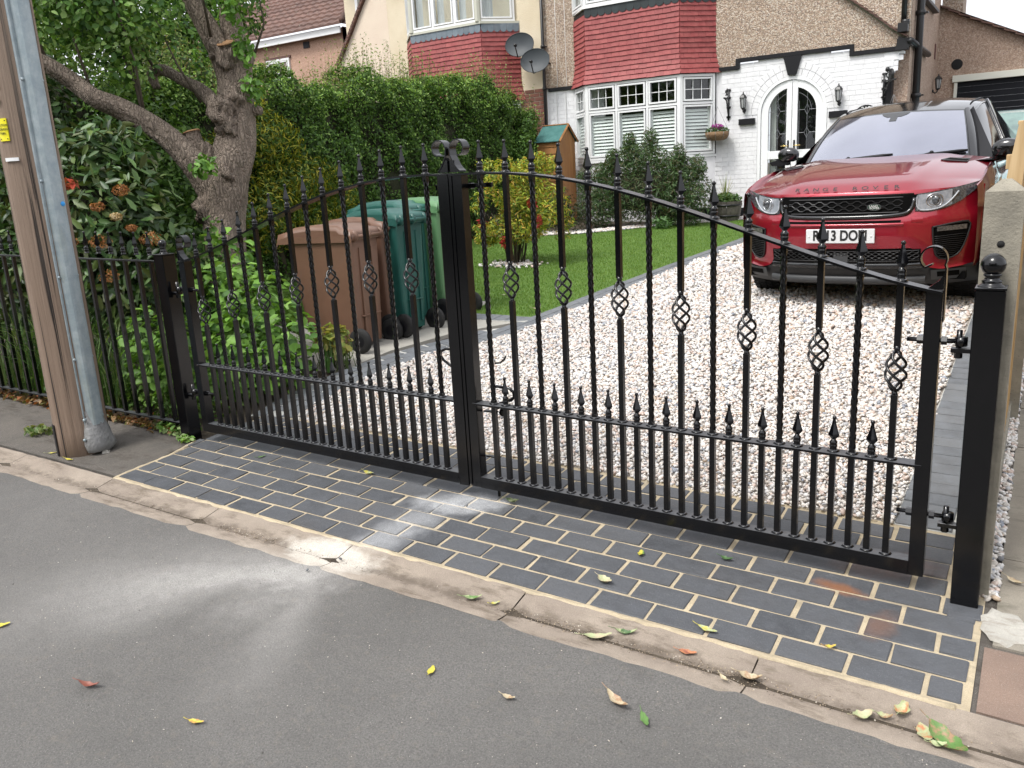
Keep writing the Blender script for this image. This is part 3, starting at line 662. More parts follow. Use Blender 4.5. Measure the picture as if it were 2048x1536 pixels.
# ------------------------------------------------------------------ gate posts
def ball_cap(root, x, y, z, r, hw):
    m = MB(); m.bbox(x-hw-.002, x+hw+.002, y-hw-.002, y+hw+.002, z, z+.007, .001)
    m.lathe((x, y, z+.006), [(r*1.12, 0), (r*1.05, .004), (r*.80, .010), (r*.76, .014), (r*.82, .018), (r*.62, .023), (r*.58, .030), (r*.72, .034), (r*.72, .038), (r*.5, .044)], 24)
    m.build('post_cap', M_black, root); m = MB(); m.sphere((x, y, z+.044+r*.80), r, 24); m.build('ball_finial', M_black, root)
def gate_post(x, y, hw, top, label, r, s):
    root = empty('gate_post', g3(x, y, 0), 0, label, 'gate post', 'posts hanging the driveway gates')
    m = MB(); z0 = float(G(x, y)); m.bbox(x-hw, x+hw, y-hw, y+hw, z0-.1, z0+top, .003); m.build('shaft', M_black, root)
    ball_cap(root, x, y, z0+top, r, hw)
    for hh, up in ((.868, 1), (.285, 1)):
        m = MB(); z = gz(x, hh); xa = x-s*hw; m.bbox(min(xa, xa-s*.055), max(xa, xa-s*.055), YG-.014, YG+.014, z-.032, z-.018, .001)
        m.lathe((xa-s*.034, YG, z-.05), [(.012, 0), (.012, .018)], 6, smooth=False)
        m.tube([(xa-s*.034, YG, z-.04), (xa-s*.034, YG, z+.038)], .0085, 10); m.build('hinge_bracket', M_black, root)
    return root
gate_post(3.8365, .57, .0405, 1.034, 'thick black square gate post in front of the concrete fence post', .0345, 1)
gate_post(-.135, .57, .0405, 1.052, 'thick black square gate post at the end of the railings', .0225, -1)

# ------------------------------------------------------------------ railings to the left
rail = empty('railing', g3(-1.3, .57), 0, 'black spear topped railings between the wooden pole and the left gate post', 'railing')
def bar_rail(h, t=.008, w=.036):
    m = MB(); a, b = -3.4, -.178; m.add([(a, .57-w/2, gz(a, h)), (b, .57-w/2, gz(b, h)), (b, .57+w/2, gz(b, h)), (a, .57+w/2, gz(a, h)), (a, .57-w/2, gz(a, h+t)), (b, .57-w/2, gz(b, h+t)), (b, .57+w/2, gz(b, h+t)), (a, .57+w/2, gz(a, h+t))],
        [(0, 3, 2, 1), (4, 5, 6, 7), (0, 1, 5, 4), (1, 2, 6, 5), (2, 3, 7, 6), (3, 0, 4, 7)]); m.build('rail', M_black, rail)
bar_rail(1.012); bar_rail(.075)
q = MB(); q.box(-BW, BW, -BW, BW, 0, .93); o1 = q.build('m', M_black); q = MB(); spear(q, 0, 0, .965, 1.0); o2 = q.build('m', M_black); da, db = o1.data, o2.data; bpy.data.objects.remove(o1); bpy.data.objects.remove(o2)
for k in range(26):
    x = -.262-.122*k; o1 = link(da, 'bar', rail); o1.location = Vector((x, .57, gz(x, .055)))-wloc(rail); o1.scale = (1, 1, 1.03); link(db, 'spear_tip', o1)

# ------------------------------------------------------------------ fence on the right: concrete posts, timber panels
M_cpost = simple('cast_concrete', (.30, .275, .22), .85, c2=(.20, .185, .15), sc=11, bmp=.5, bsc=120, bd=.003, speck=((.05, .045, .04), 150, .69))
M_timber = simple('new_softwood', (.58, .42, .23), .65, c2=(.40, .26, .12), sc=22, stretch=(1.6, 1.6, .10), bmp=.2, bsc=60, bd=.002)
M_hole = simple('dark_hole', (.01, .01, .01), .9)
def cpost(x, y, h, label):
    root = empty('concrete_post', g3(x, y), 0, label, 'fence post', 'concrete fence posts')
    z0 = float(G(x, y)); w = .055; m = MB()
    prof_ = [(-w, -.05), (w, -.05), (w, -.0225), (w-.02, -.0225), (w-.02, .0225), (w, .0225), (w, .05), (-w, .05), (-w, .0225), (-w+.02, .0225), (-w+.02, -.0225), (-w, -.0225)]
    prof_ = [(-.052, -.045), (.052, -.045), (.052, .045), (.026, .045), (.026, .02), (-.026, .02), (-.026, .045), (-.052, .045)]
    b = [(x+a, y+c, z0-.1) for a, c in prof_]; t = [(x+a, y+c, z0+h) for a, c in prof_]; k = len(b)
    m.add(b+t, [(i, (i+1) % k, k+(i+1) % k, k+i) for i in range(k)])
    m.add(t+[(x+a*.25, y+c*.25, z0+h+.035) for a, c in prof_], [(i, (i+1) % k, k+(i+1) % k, k+i) for i in range(k)]+[tuple(range(k, 2*k))]); m.build('shaft', M_cpost, root)
    m = MB(); m.lathe((x-.0, y-.0455, z0+h-.155), [(.0105, 0), (.0105, .0015)], 14, axis=(0, -1, 0)); m.build('bolt_hole', M_hole, root)
    return root
cpost(3.849, .665, 1.312, 'grey concrete fence post with bolt hole behind the right gate post')
cpost(3.872, 2.50, 1.31, 'grey concrete fence post further back beside the path')
cpost(3.895, 4.33, 1.31, 'grey concrete fence post furthest from the gate')
def panel(y0, y1, x, lab):
    root = empty('fence_panel', g3(x, (y0+y1)/2), 0, lab, 'fence panel', 'timber panels between the concrete posts')
    z0 = float(G(x, (y0+y1)/2))
    m = MB(); m.bbox(x-.024, x+.024, y0, y1, z0+.02, z0+.15, .002); m.build('gravel_board', M_cpost, root)
    n = 15
    for i in range(n):
        ya = y0+(y1-y0)*i/n; m = MB(); w = (y1-y0)/n+.015
        m.add([(x+.004, ya, z0+.155), (x+.016, ya, z0+.155), (x+.010, ya+w, z0+.155), (x+.004, ya+w, z0+.155), (x+.004, ya, z0+1.45), (x+.016, ya, z0+1.45), (x+.010, ya+w, z0+1.45), (x+.004, ya+w, z0+1.45)], [(0, 3, 2, 1), (4, 5, 6, 7), (0, 1, 5, 4), (1, 2, 6, 5), (2, 3, 7, 6), (3, 0, 4, 7)]); m.build('featheredge_board', M_timber, root)
    for hh in (.25, .8, 1.36):
        m = MB(); m.bbox(x-.028, x+.003, y0+.06, y1, z0+hh-.04, z0+hh+.005, .002); m.build('batten', M_timber, root)
    m = MB(); m.bbox(x-.004, x+.022, y0+.02, y1, z0+1.45, z0+1.462, .002); m.build('capping', M_timber, root)
    m = MB(); m.prism([(-.036, .155), (.003, .155), (.022, 1.30), (.036, 1.448), (.012, 1.462), (.0, 1.452), (-.020, 1.30)], (x, y0-.012, z0), (1, 0, 0), (0, 0, 1), (0, .045, 0)); m.build('end_batten', M_timber, root)
panel(.715, 2.45, 3.866, 'new timber featheredge fence panel nearest the gate')
panel(2.55, 4.28, 3.89, 'new timber featheredge fence panel further up the drive')
panel(4.38, 6.10, 3.90, 'new timber featheredge fence panel level with the front of the red car')
panel(6.20, 7.92, 3.91, 'new timber featheredge fence panel level with the back of the red car')
cpost(3.90, 6.15, 1.31, 'grey concrete fence post beside the red car')
# ------------------------------------------------------------------ house materials
def mat_dash(name, base, peb, sc=70, b=.8):
    """pebbledash render: small stones of several tints thrown on mortar"""
    m, n, bs, o = newmat(name); p = pos(n)
    v = N(n, 'ShaderNodeTexVoronoi', i_Scale=sc); n.links.new(p, v.inputs['Vector'])
    r = N(n, 'ShaderNodeValToRGB'); e = r.color_ramp.elements; e[0].color = (*base, 1); e[0].position = 0
    while len(e) < len(peb)+1: e.new(.5)
    for i, c in enumerate(peb): e[i+1].position = (i+1)/(len(peb)+.3); e[i+1].color = (*c, 1)
    r.color_ramp.interpolation = 'CONSTANT'
    sp = N(n, 'ShaderNodeSeparateColor'); n.links.new(v.outputs['Color'], sp.inputs[0]); n.links.new(sp.outputs[0], r.inputs[0])
    c = mix(n, noise(n, p, 1.3, 4, .6, .35, .7, 0, .28), r.outputs[0], tuple(x*.62 for x in base))
    n.links.new(c, bs.inputs['Base Color']); bs.inputs['Roughness'].default_value = .85
    bump(n, bs, mth(n, 'SUBTRACT', 1.0, v.outputs['Distance']), b, .012); return m
M_dash = mat_dash('pebbledash', (.30, .23, .17), [(.50, .40, .31), (.40, .30, .22), (.56, .49, .41), (.26, .20, .16), (.46, .33, .25)], 62)
M_dash2 = mat_dash('pinker_pebbledash', (.33, .235, .175), [(.44, .32, .25), (.37, .26, .195), (.50, .39, .31), (.27, .19, .15)], 62, .6)
M_dash3 = mat_dash('pink_render', (.46, .29, .21), [(.52, .34, .25), (.42, .26, .19), (.56, .39, .3)], 60, .5)
M_cream = simple('cream_render', (.62, .53, .38), .8, c2=(.68, .60, .45), sc=2.0, bmp=.5, bsc=45, bd=.01)
M_creamp = simple('pinkish_cream_render', (.66, .55, .44), .8, c2=(.70, .60, .48), sc=2.0, bmp=.5, bsc=45, bd=.01)
M_wbrick = simple('white_painted_brick', (.78, .78, .79), .55, c2=(.70, .70, .71), sc=10, bmp=.35, bsc=35, bd=.004)
M_wmort = simple('white_painted_mortar', (.71, .71, .72), .6)
M_tile = simple('red_hanging_tile', (.25, .046, .046), .6, c2=(.31, .075, .070), sc=9, bmp=.25, bsc=50, bd=.003, rnd_tint=.10)
M_rbrick = simple('red_brown_brick', (.20, .085, .055), .8, c2=(.15, .06, .045), sc=20, bmp=.3, bsc=60, rnd_tint=.2)
M_rmort = simple('pale_brick_mortar', (.42, .36, .29), .9)
M_slate = simple('blue_grey_scallop', (.13, .17, .20), .55, c2=(.17, .20, .23), sc=12, rnd_tint=.12)
M_slated = simple('dark_scallop', (.018, .026, .028), .5, rnd_tint=.2)
M_sill = simple('stone_coloured_paint', (.50, .50, .42), .6)
M_rtile = simple('brown_roof_tile', (.155, .085, .065), .85, c2=(.10, .058, .048), sc=6, bmp=.3, bsc=40, bd=.004, speck=((.30, .28, .22), 18, .68), rnd_tint=.15)
M_shut = simple('white_shutter', (.84, .86, .83), .45)
M_lead = simple('lead_came', (.30, .31, .32), .35, .8)
M_stained = simple('weathered_lead', (.16, .16, .16), .6)
M_iron = simple('cast_iron_black', (.010, .010, .011), .38, bmp=.2, bsc=80)
M_lampglass = simple('lantern_glass', (.35, .36, .36), .15, spec=.7)
M_coir = simple('coir_liner', (.17, .10, .05), .95, c2=(.28, .18, .10), sc=60, bmp=.9, bsc=90, bd=.01)
M_wire = simple('grey_wire', (.25, .25, .25), .4, .8)
YW = 11.0                                      # plane of both front walls
ZT = 5.6
def quadsheet(pts, name, mat, parent):
    m = MB(); m.add(pts, [tuple(range(len(pts)))]); return m.build(name, mat, parent)
house = empty('house', g3(-.7, YW), 0, 'semi detached house with white painted brick ground floor, red tiled bay and arched white doors', 'house')
XJ, XR = -3.60, 2.11                           # party line, right corner
# --- upper pebbledash wall with its stepped lower edge
def zb(x): return 2.94
m = MB(); t = .0
low = [(XJ, 2.93), (-.215, 2.93), (-.215, 3.03), (1.43, 3.03), (1.43, 2.93), (XR+.06, 2.93)]
up = [(XR+.06, ZT), (XJ, ZT)]
m.prism([(a, b) for a, b in low]+up, (0, YW+.10, 0), (1, 0, 0), (0, 0, 1), (0, -.115, 0)); m.build('dashed_wall', M_dash, house)
# black painted band that steps over the porch arch
def band(pts, name='black_band', yw=YW-.035, d=.03, th=.058):
    m = MB()
    for (a, b) in zip(pts[:-1], pts[1:]):
        if abs(a[1]-b[1]) < 1e-6: m.bbox(min(a[0], b[0])-th*0, max(a[0], b[0]), yw, yw+d+.03, a[1]-th, a[1], .002)
        else: m.bbox(a[0]-th/2, a[0]+th/2, yw-.003, yw+d+.03, min(a[1], b[1])-th+.002, max(a[1], b[1])-.002, .002)
    return m.build(name, M_blackm, house)
band([(XJ+.05, 2.935), (-2.70, 2.935)]); band([(-.51, 2.935), (-.215, 2.935), (-.215, 3.035), (1.43, 3.035), (1.43, 2.935), (2.17, 2.935)])
m = MB(); m.prism([(.545, 2.715), (.665, 2.715), (.735, 2.975), (.475, 2.975)], (0, YW-.045, 0), (1, 0, 0), (0, 0, 1), (0, .05, 0)); m.build('keystone', M_blackm, house)
# --- white brick ground floor: bricks are pieces, the first 300 on their own
DX, DZ0, DR, ZS = .607, .60, .497, 2.19         # door centre x, threshold z, radius, spring height
def in_arch(x, z, g=0.0):
    if z < ZS: return abs(x-DX) < DR+g
    return (x-DX)**2+(z-ZS)**2 < (DR+g+ .0)**2
m = MB(); m.box(XJ, -2.55, YW+.004, YW+.1, .3, 2.93); m.box(-.60, DX-DR-.02, YW+.004, YW+.1, .3, 2.93); m.box(DX+DR+.02, 1.83, YW+.004, YW+.1, .3, 2.93); m.box(XJ, -.5, YW+.004, YW+.1, .3, 1.58)
pts = [(DX-DR-.02, ZS)]+[(DX+(DR+.02)*math.cos(math.pi-i*math.pi/20), ZS+(DR+.02)*math.sin(math.pi-i*math.pi/20)) for i in range(1, 20)]+[(DX+DR+.02, ZS), (DX+DR+.02, 2.985), (DX-DR-.02, 2.985)]
m.prism(pts[::-1], (0, YW+.1, 0), (1, 0, 0), (0, 0, 1), (0, -.096, 0)); m.box(1.83, 2.0, YW+.004, YW+.1, 2.60, 2.93)
m.build('white_wall', M_wmort, house)
def brick_run(x0, x1, z, ph, cut):
    out = []; x = x0-(ph*.098)
    while x < x1:
        a, b = max(x+.0025, x0), min(x+.1935, x1)
        if b-a > .03 and cut(a, b, z): out.append((a, b))
        x += .196
    return out
bricks = []
CH = .0685; z = .70; r = 0
while z < 2.95:
    zc = z+CH/2
    def cut(a, b, z): 
        zc = z+CH/2
        if -.53 < a and b < 3:      # right portion
            return True
        return True
    segs = []
    if zc < 2.87 : segs.append((XJ+.03, -2.48))
    rightlim = 1.86 if zc < 2.45 else (1.86+.062*(1+int((zc-2.45)/.0685/1.4)) if zc < 2.80 else 2.04)
    top = 2.88
    if zc > ZS+DR+.26 or True:
        half = 0
        if zc < ZS: half = DR+.012
        else:
            rr = DR+.225
            half = math.sqrt(max(0, rr*rr-(zc-ZS)**2)) if zc-ZS < rr else 0
        xa = -.47 if zc > 1.62 else -2.6
        if zc > 2.88: segs2 = [(-.18, 1.40)]
        else: segs2 = [(xa, rightlim)]
        for a, b in segs2:
            if half > 0: segs += [(a, DX-half-.004), (DX+half+.004, b)]
            elif zc > 2.70: segs += [(a, .48), (.73, b)]
            else: segs.append((a, b))
    for a, b in segs:
        if b-a > .05:
            for q in brick_run(a, b, z, r % 2, cut): bricks.append((q[0], q[1], z))
    z += CH; r += 1
bricks.sort(key=lambda q: -(q[1]-q[0]) - (.5 if (q[0] > -.5 and q[2] > 1.3) else 0)-(.3 if q[2] > 1.8 else 0))
mrest = MB(); _bk = {}
for i, (a, b, z) in enumerate(bricks):
    pr = .0028+rnd.uniform(-.001, .0015)
    if i < 262:
        k = (round(b-a, 3), rnd.randrange(3))
        if k not in _bk:
            q = MB(); q.bbox(0, b-a, -.0005+rnd.uniform(-.0012, .0015), .004, 0, CH-.0045, .0012); me = bpy.data.meshes.new('brick'); me.from_pydata(q.v, [], q.f); me.materials.append(M_wbrick); me.update(); _bk[k] = me
        o = link(_bk[k], 'brick', house); o.location = Vector((a, YW, z+rnd.uniform(-.001, .001)))-wloc(house)
    else: mrest.box(a, b, YW-pr, YW+.003, z, z+CH-.0055)
o = mrest.build('bricks', M_wbrick, house); o['kind'] = 'stuff'
# two rings of voussoirs round the doorway
for ring, (ra, rb) in enumerate(((DR+.014, DR+.108), (DR+.116, DR+.212))):
    n = 19 if ring == 0 else 22
    for i in range(n):
        a0, a1 = math.pi*(i+.03)/n, math.pi*(i+.97)/n
        if abs((a0+a1)/2-math.pi/2) < (.14 if ring == 0 else .19): continue
        m = MB(); P4 = [(DX+q*math.cos(a), ZS+q*math.sin(a)) for q, a in ((ra, a0), (rb, a0), (rb, a1), (ra, a1))]
        m.prism(P4, (0, YW+.003, 0), (1, 0, 0), (0, 0, 1), (0, -.008-rnd.uniform(0, .003), 0)); m.build('arch_brick', M_wbrick, house)
# corbelled brick steps at the right corner under the eaves
for i, (a, b, z0, z1) in enumerate(((1.86, 1.93, 2.60, 2.68), (1.86, 1.99, 2.68, 2.76), (1.86, 2.05, 2.76, 2.84), (1.86, 2.11, 2.84, 2.875))):
    m = MB(); m.bbox(a, b, YW-.006, YW+.14, z0, z1, .003); m.build('corbel_brick', M_wbrick, house)
# return wall of the recess and side wall
m = MB(); m.box(1.855, 1.865, YW+.003, YW+.1, .4, 2.60); m.build('wall_return', M_wbrick, house)
m = MB(); m.box(1.80, 2.16, YW+.19, YW+.30, .3, 3.0); m.build('recess_wall', M_dash2, house)
m = MB(); m.box(2.05, 2.15, YW+.30, 14.60, .3, ZT); m.build('side_wall', M_dash2, house)
m = MB(); m.box(1.875, 1.975, YW+.03, YW+.185, .5, 2.70); m.build('black_pipe_box', M_blackm, house)
m = MB(); m.bbox(XJ+.05, DX-DR-.04, YW-.03, YW+.003, .45, .80, .003); m.bbox(DX+DR+.05, 1.86, YW-.03, YW+.003, .45, .80, .003); m.build('plinth', M_blackm, house)
for (a, b, z0, z1) in ((-.185, .062, 2.055, 2.145), (1.150, 1.405, 2.055, 2.145)):
    m = MB(); m.bbox(a, b, YW-.05, YW+.003, z0, z1, .004); m.build('springer_block', M_blackm, house)
# --- sloping verge of roof tiles over the porch side, eaves gutter
P0, P1 = np.array([1.20, 3.80]), np.array([2.16, 3.02]); dv = P1-P0; ln = np.linalg.norm(dv); dv /= ln
curve = [(-.60, 5.2), (-.15, 4.75), (.40, 4.28), (.85, 3.98), (1.18, 3.79), (1.44, 3.60), (1.70, 3.40), (1.95, 3.19), (2.17, 3.03)]
C_ = resample(curve, .085)
for k in range(len(C_)-1):
    a, b = C_[k], C_[k+1]; t = (b-a)/np.linalg.norm(b-a); nn = np.array([-t[1], t[0]]); mid = (a+b)/2
    m = MB(); m.obox((mid[0], YW-.035, mid[1]-.005), (t[0]*.055+nn[0]*.008, 0, t[1]*.055+nn[1]*.008), (0, .065, 0), (nn[0]*.009, 0, nn[1]*.009)); m.build('verge_tile', M_rtile, house)
m = MB(); m.tube([(a, YW-.018, b-.028) for a, b in C_], .018, 6); m.build('verge_mortar', simple('verge_cement', (.24, .22, .17), .9, c2=(.12, .13, .08), sc=25), house)
m = MB(); m.bbox(2.02, 2.20, YW-.05, YW+.20, 2.93, 3.03, .004); m.tube([(2.19, YW-.07, 2.985), (2.19, YW+2.0, 2.985)], .045, 8); m.prism([(2.0, 2.88), (2.16, 2.88), (2.22, 2.98), (2.04, 3.06)], (0, YW-.055, 0), (1, 0, 0), (0, 0, 1), (0, .04, 0)); m.build('eaves_box', M_iron, house)
# --- side wall: window, sill
m = MB(); m.box(2.151, 2.175, 12.30, 13.55, 3.72, 5.4); m.build('side_window', M_white, house)
m = MB(); m.bbox(2.15, 2.235, 12.25, 13.65, 3.665, 3.715, .004); m.build('side_sill', simple('dark_sill', (.06, .05, .05), .6), house)
m = MB(); m.box(2.15, 2.157, 14.12, 14.24, 3.02, 3.26); m.build('air_brick', simple('maroon', (.08, .02, .02), .7), house)
# --- downpipes
def pipe(pts, r, name, joints=(), parent=None, mat=None):
    m = MB(); m.tube(pts, r, 10)
    for (x, y, z) in joints: m.lathe((x, y, z), [(r*1.3, -.03), (r*1.35, 0), (r*1.3, .03)], 10); m.box(x-r*1.9, x+r*1.9, y-.003, y+r*1.6, z-.008, z+.008)
    return m.build(name, mat or M_iron, parent or house)
pipe([(XJ, YW-.075, .6), (XJ, YW-.075, 5.5)], .028, 'downpipe', [(XJ, YW-.075, z) for z in (1.9, 2.93, 3.62)])
pipe([(2.095, YW-.06, 3.18), (2.085, YW-.06, 5.6)], .036, 'downpipe', [(2.085, YW-.06, 4.4)])
m = MB(); m.bbox(2.03, 2.16, YW-.14, YW-.015, 3.10, 3.22, .006); m.lathe((2.12, YW-.07, 3.2), [(.05, 0), (.055, .06)], 10); m.build('hopper', M_iron, house)
pipe([(2.215, 11.62, .6), (2.215, 11.62, 3.42), (2.215, 11.62, 5.6)], .052, 'soil_pipe', [(2.215, 11.62, 3.42), (2.215, 11.62, 2.3)])
m = MB()
for x in (-3.40, -3.22): m.tube([(x, YW-.014, .8), (x, YW-.014, 2.86), (x+.03, YW-.02, 3.0), (x+.03, YW-.02, 5.5)], .0045, 5)
m.build('wall_cable', simple('white_cable', (.68, .68, .66), .6), house)

# --- windows
def window(parent, o, ax, w, z0, z1, cols, transom=None, depth=.05, grid_top=False, shutters=False, curtain=False, name='window', fr=.038):
    """o = lower left corner on the facet, ax = unit vector along it (x,y), outward normal = (ax_y,-ax_x)"""
    ax = np.array([ax[0], ax[1], 0.0]); nrm = np.array([ax[1], -ax[0], 0.0]); up = np.array([0, 0, 1.0]); o = np.array([o[0], o[1], 0.0])
    def B(m, a, b, c, d, n0, n1):
        cc = o+ax*(a+b)/2+up*(c+d)/2+nrm*(n0+n1)/2; m.obox(cc, ax*(b-a)/2, nrm*(n1-n0)/2*-1, up*(d-c)/2)
    fm = MB(); B(fm, 0, w, z0, z0+fr, -.03, .03); B(fm, 0, w, z1-fr, z1, -.03, .03); B(fm, 0, fr, z0+fr, z1-fr, -.03, .03); B(fm, w-fr, w, z0+fr, z1-fr, -.03, .03)
    xs = [0]+list(cols)+[w]
    for c in cols: B(fm, c-fr/2, c+fr/2, z0+fr, z1-fr, -.03, .028)
    if transom: 
        for a, b in zip(xs[:-1], xs[1:]): B(fm, a+fr/2, b-fr/2, transom-fr/2, transom+fr/2, -.03, .026)
    f = fm.build(name, M_white, parent)
    cells = [(z0, transom), (transom, z1)] if transom else [(z0, z1)]
    for ci, (za, zb_) in enumerate(cells):
        for a, b in zip(xs[:-1], xs[1:]):
            top = (transom and ci == 1)
            a2 = a+(fr if a == 0 else fr/2)+.012; b2 = b-(fr if b == w else fr/2)-.012; c2 = za+(fr if za == z0 else fr/2)+.012; d2 = zb_-(fr if zb_ == z1 else fr/2)-.012
            s = MB(); e = .026
            for (p_, q_, r_, t_) in ((a2, b2, c2, c2+e), (a2, b2, d2-e, d2), (a2, a2+e, c2+e, d2-e), (b2-e, b2, c2+e, d2-e)): B(s, p_, q_, r_, t_, -.02, .038)
            a3, b3, c3, d3 = a2+e, b2-e, c2+e, d2-e
            if top and grid_top:
                for k in (1, 2): xx = a3+(b3-a3)*k/3; B(s, xx-.005, xx+.005, c3, d3, -.004, .004)
                B(s, a3, b3, (c3+d3)/2-.005, (c3+d3)/2+.005, -.004, .0045)
            s.build('sash', M_white, f)
            g = MB(); B(g, a3, b3, c3, d3, -.016, -.012); g.build('pane', M_pane, f)
            if shutters and not top:
                sh = MB(); zz = c3+.02; B(sh, a3, a3+.02, c3, d3, -.045, -.022); B(sh, b3-.02, b3, c3, d3, -.045, -.022)
                while zz < d3-.02:
                    cc = o+ax*(a3+b3)/2+up*zz+nrm*(-.034); sh.obox(cc, ax*(b3-a3)/2, nrm*-.012+up*.019, up*.0025+nrm*.0015); zz += .052
                sh.build('shutter', M_shut, f)
            if curtain:
                cu = MB(); 
                for (ca, cb) in curtain:
                    aa, bb_ = a3+(b3-a3)*ca, a3+(b3-a3)*cb; pts = []
                    for i in range(13):
                        u = aa+(bb_-aa)*i/12; d = -.06+.012*math.sin(i*2.1); pts.append(o+ax*u+nrm*d)
                    cu.grid([[p+up*zq for p in pts] for zq in (c3-.01, d3+.01)])
                cu.build('curtain', M_curtain, f)
    return f
M_pane, _n, _b, _o = newmat('window_pane')
_t = N(_n, 'ShaderNodeBsdfTransparent', i_Color=(.965, .985, .98, 1)); _g = N(_n, 'ShaderNodeBsdfGlossy'); _g.inputs['Roughness'].default_value = .02
_fr = N(_n, 'ShaderNodeLayerWeight', i_Blend=.5); _f2 = mth(_n, 'ADD', mth(_n, 'MULTIPLY', mth(_n, 'POWER', _fr.outputs['Facing'], 4.0), .85), .05, clamp=True); _ms = N(_n, 'ShaderNodeMixShader')
_n.links.new(_f2, _ms.inputs[0]); _n.links.new(_t.outputs[0], _ms.inputs[1]); _n.links.new(_g.outputs[0], _ms.inputs[2]); _n.links.new(_ms.outputs[0], _o.inputs[0])
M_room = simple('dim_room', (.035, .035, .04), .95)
SQ2 = math.sqrt(.5)
def bay_window(parent, x0, x1, yw, d, z0, z1, cols, transom, **kw):
    """splayed bay: left facet, front, right facet"""
    window(parent, (x0+d, yw-d), (1, 0), (x1-d)-(x0+d), z0, z1, cols, transom, **kw)
    L_ = d/SQ2
    window(parent, (x1-d+.0, yw-d), (SQ2, SQ2), L_-.03, z0, z1, [], transom, **kw)
    window(parent, (x0+.02, yw-.02), (SQ2, -SQ2), L_-.03, z0, z1, [], transom, **kw)
# lower bay of the white house
bx0, bx1, bd = -3.03, -.56, .43
bz0, bz1 = 1.66, 2.86
bay_window(house, bx0, bx1, YW, bd, bz0, bz1, [(bx1-bx0-2*bd)/3, (bx1-bx0-2*bd)*2/3], 2.435, grid_top=True, shutters=True, fr=.036)
for (px_, py_) in ((bx0+bd, YW-bd), (bx1-bd, YW-bd)): m = MB(); m.lathe((px_, py_+.002, bz0), [(.034, 0), (.034, bz1-bz0)], 8, smooth=False, ph=math.pi/8); m.build('bay_corner_post', M_white, house)
def bay_poly(x0, x1, d, e): return [(x0-e*.4, YW), (x0+d-e*.41, YW-d-e), (x1-d+e*.41, YW-d-e), (x1+e*.4, YW)]
m = MB(); b = bay_poly(bx0, bx1, bd, .035)
m.add([(x, y, 1.615) for x, y in b]+[(x, y, 1.655) for x, y in b], [(3, 2, 1, 0), (4, 5, 6, 7), (0, 1, 5, 4), (1, 2, 6, 5), (2, 3, 7, 6), (3, 0, 4, 7)]); m.build('bay_sill', M_white, house)
m = MB(); b = bay_poly(bx0, bx1, bd, -.01); m.add([(x, y, .4) for x, y in b]+[(x, y, 1.612) for x, y in b], [(0, 1, 5, 4), (1, 2, 6, 5), (2, 3, 7, 6)]); m.build('bay_base', M_wbrick, house)
m = MB(); m.box(bx0+.03, bx1-.03, YW+1.6, YW+1.65, 1.0, 2.9); m.box(bx0, bx1, YW, YW+1.6, 1.3, 1.32); m.box(bx0, bx1, YW-.02, YW+1.6, 2.88, 2.895); m.box(bx0, bx0+.02, YW, YW+1.6, 1.3, 2.9); m.box(bx1-.02, bx1, YW, YW+1.6, 1.3, 2.9); m.build('room', M_room, house)

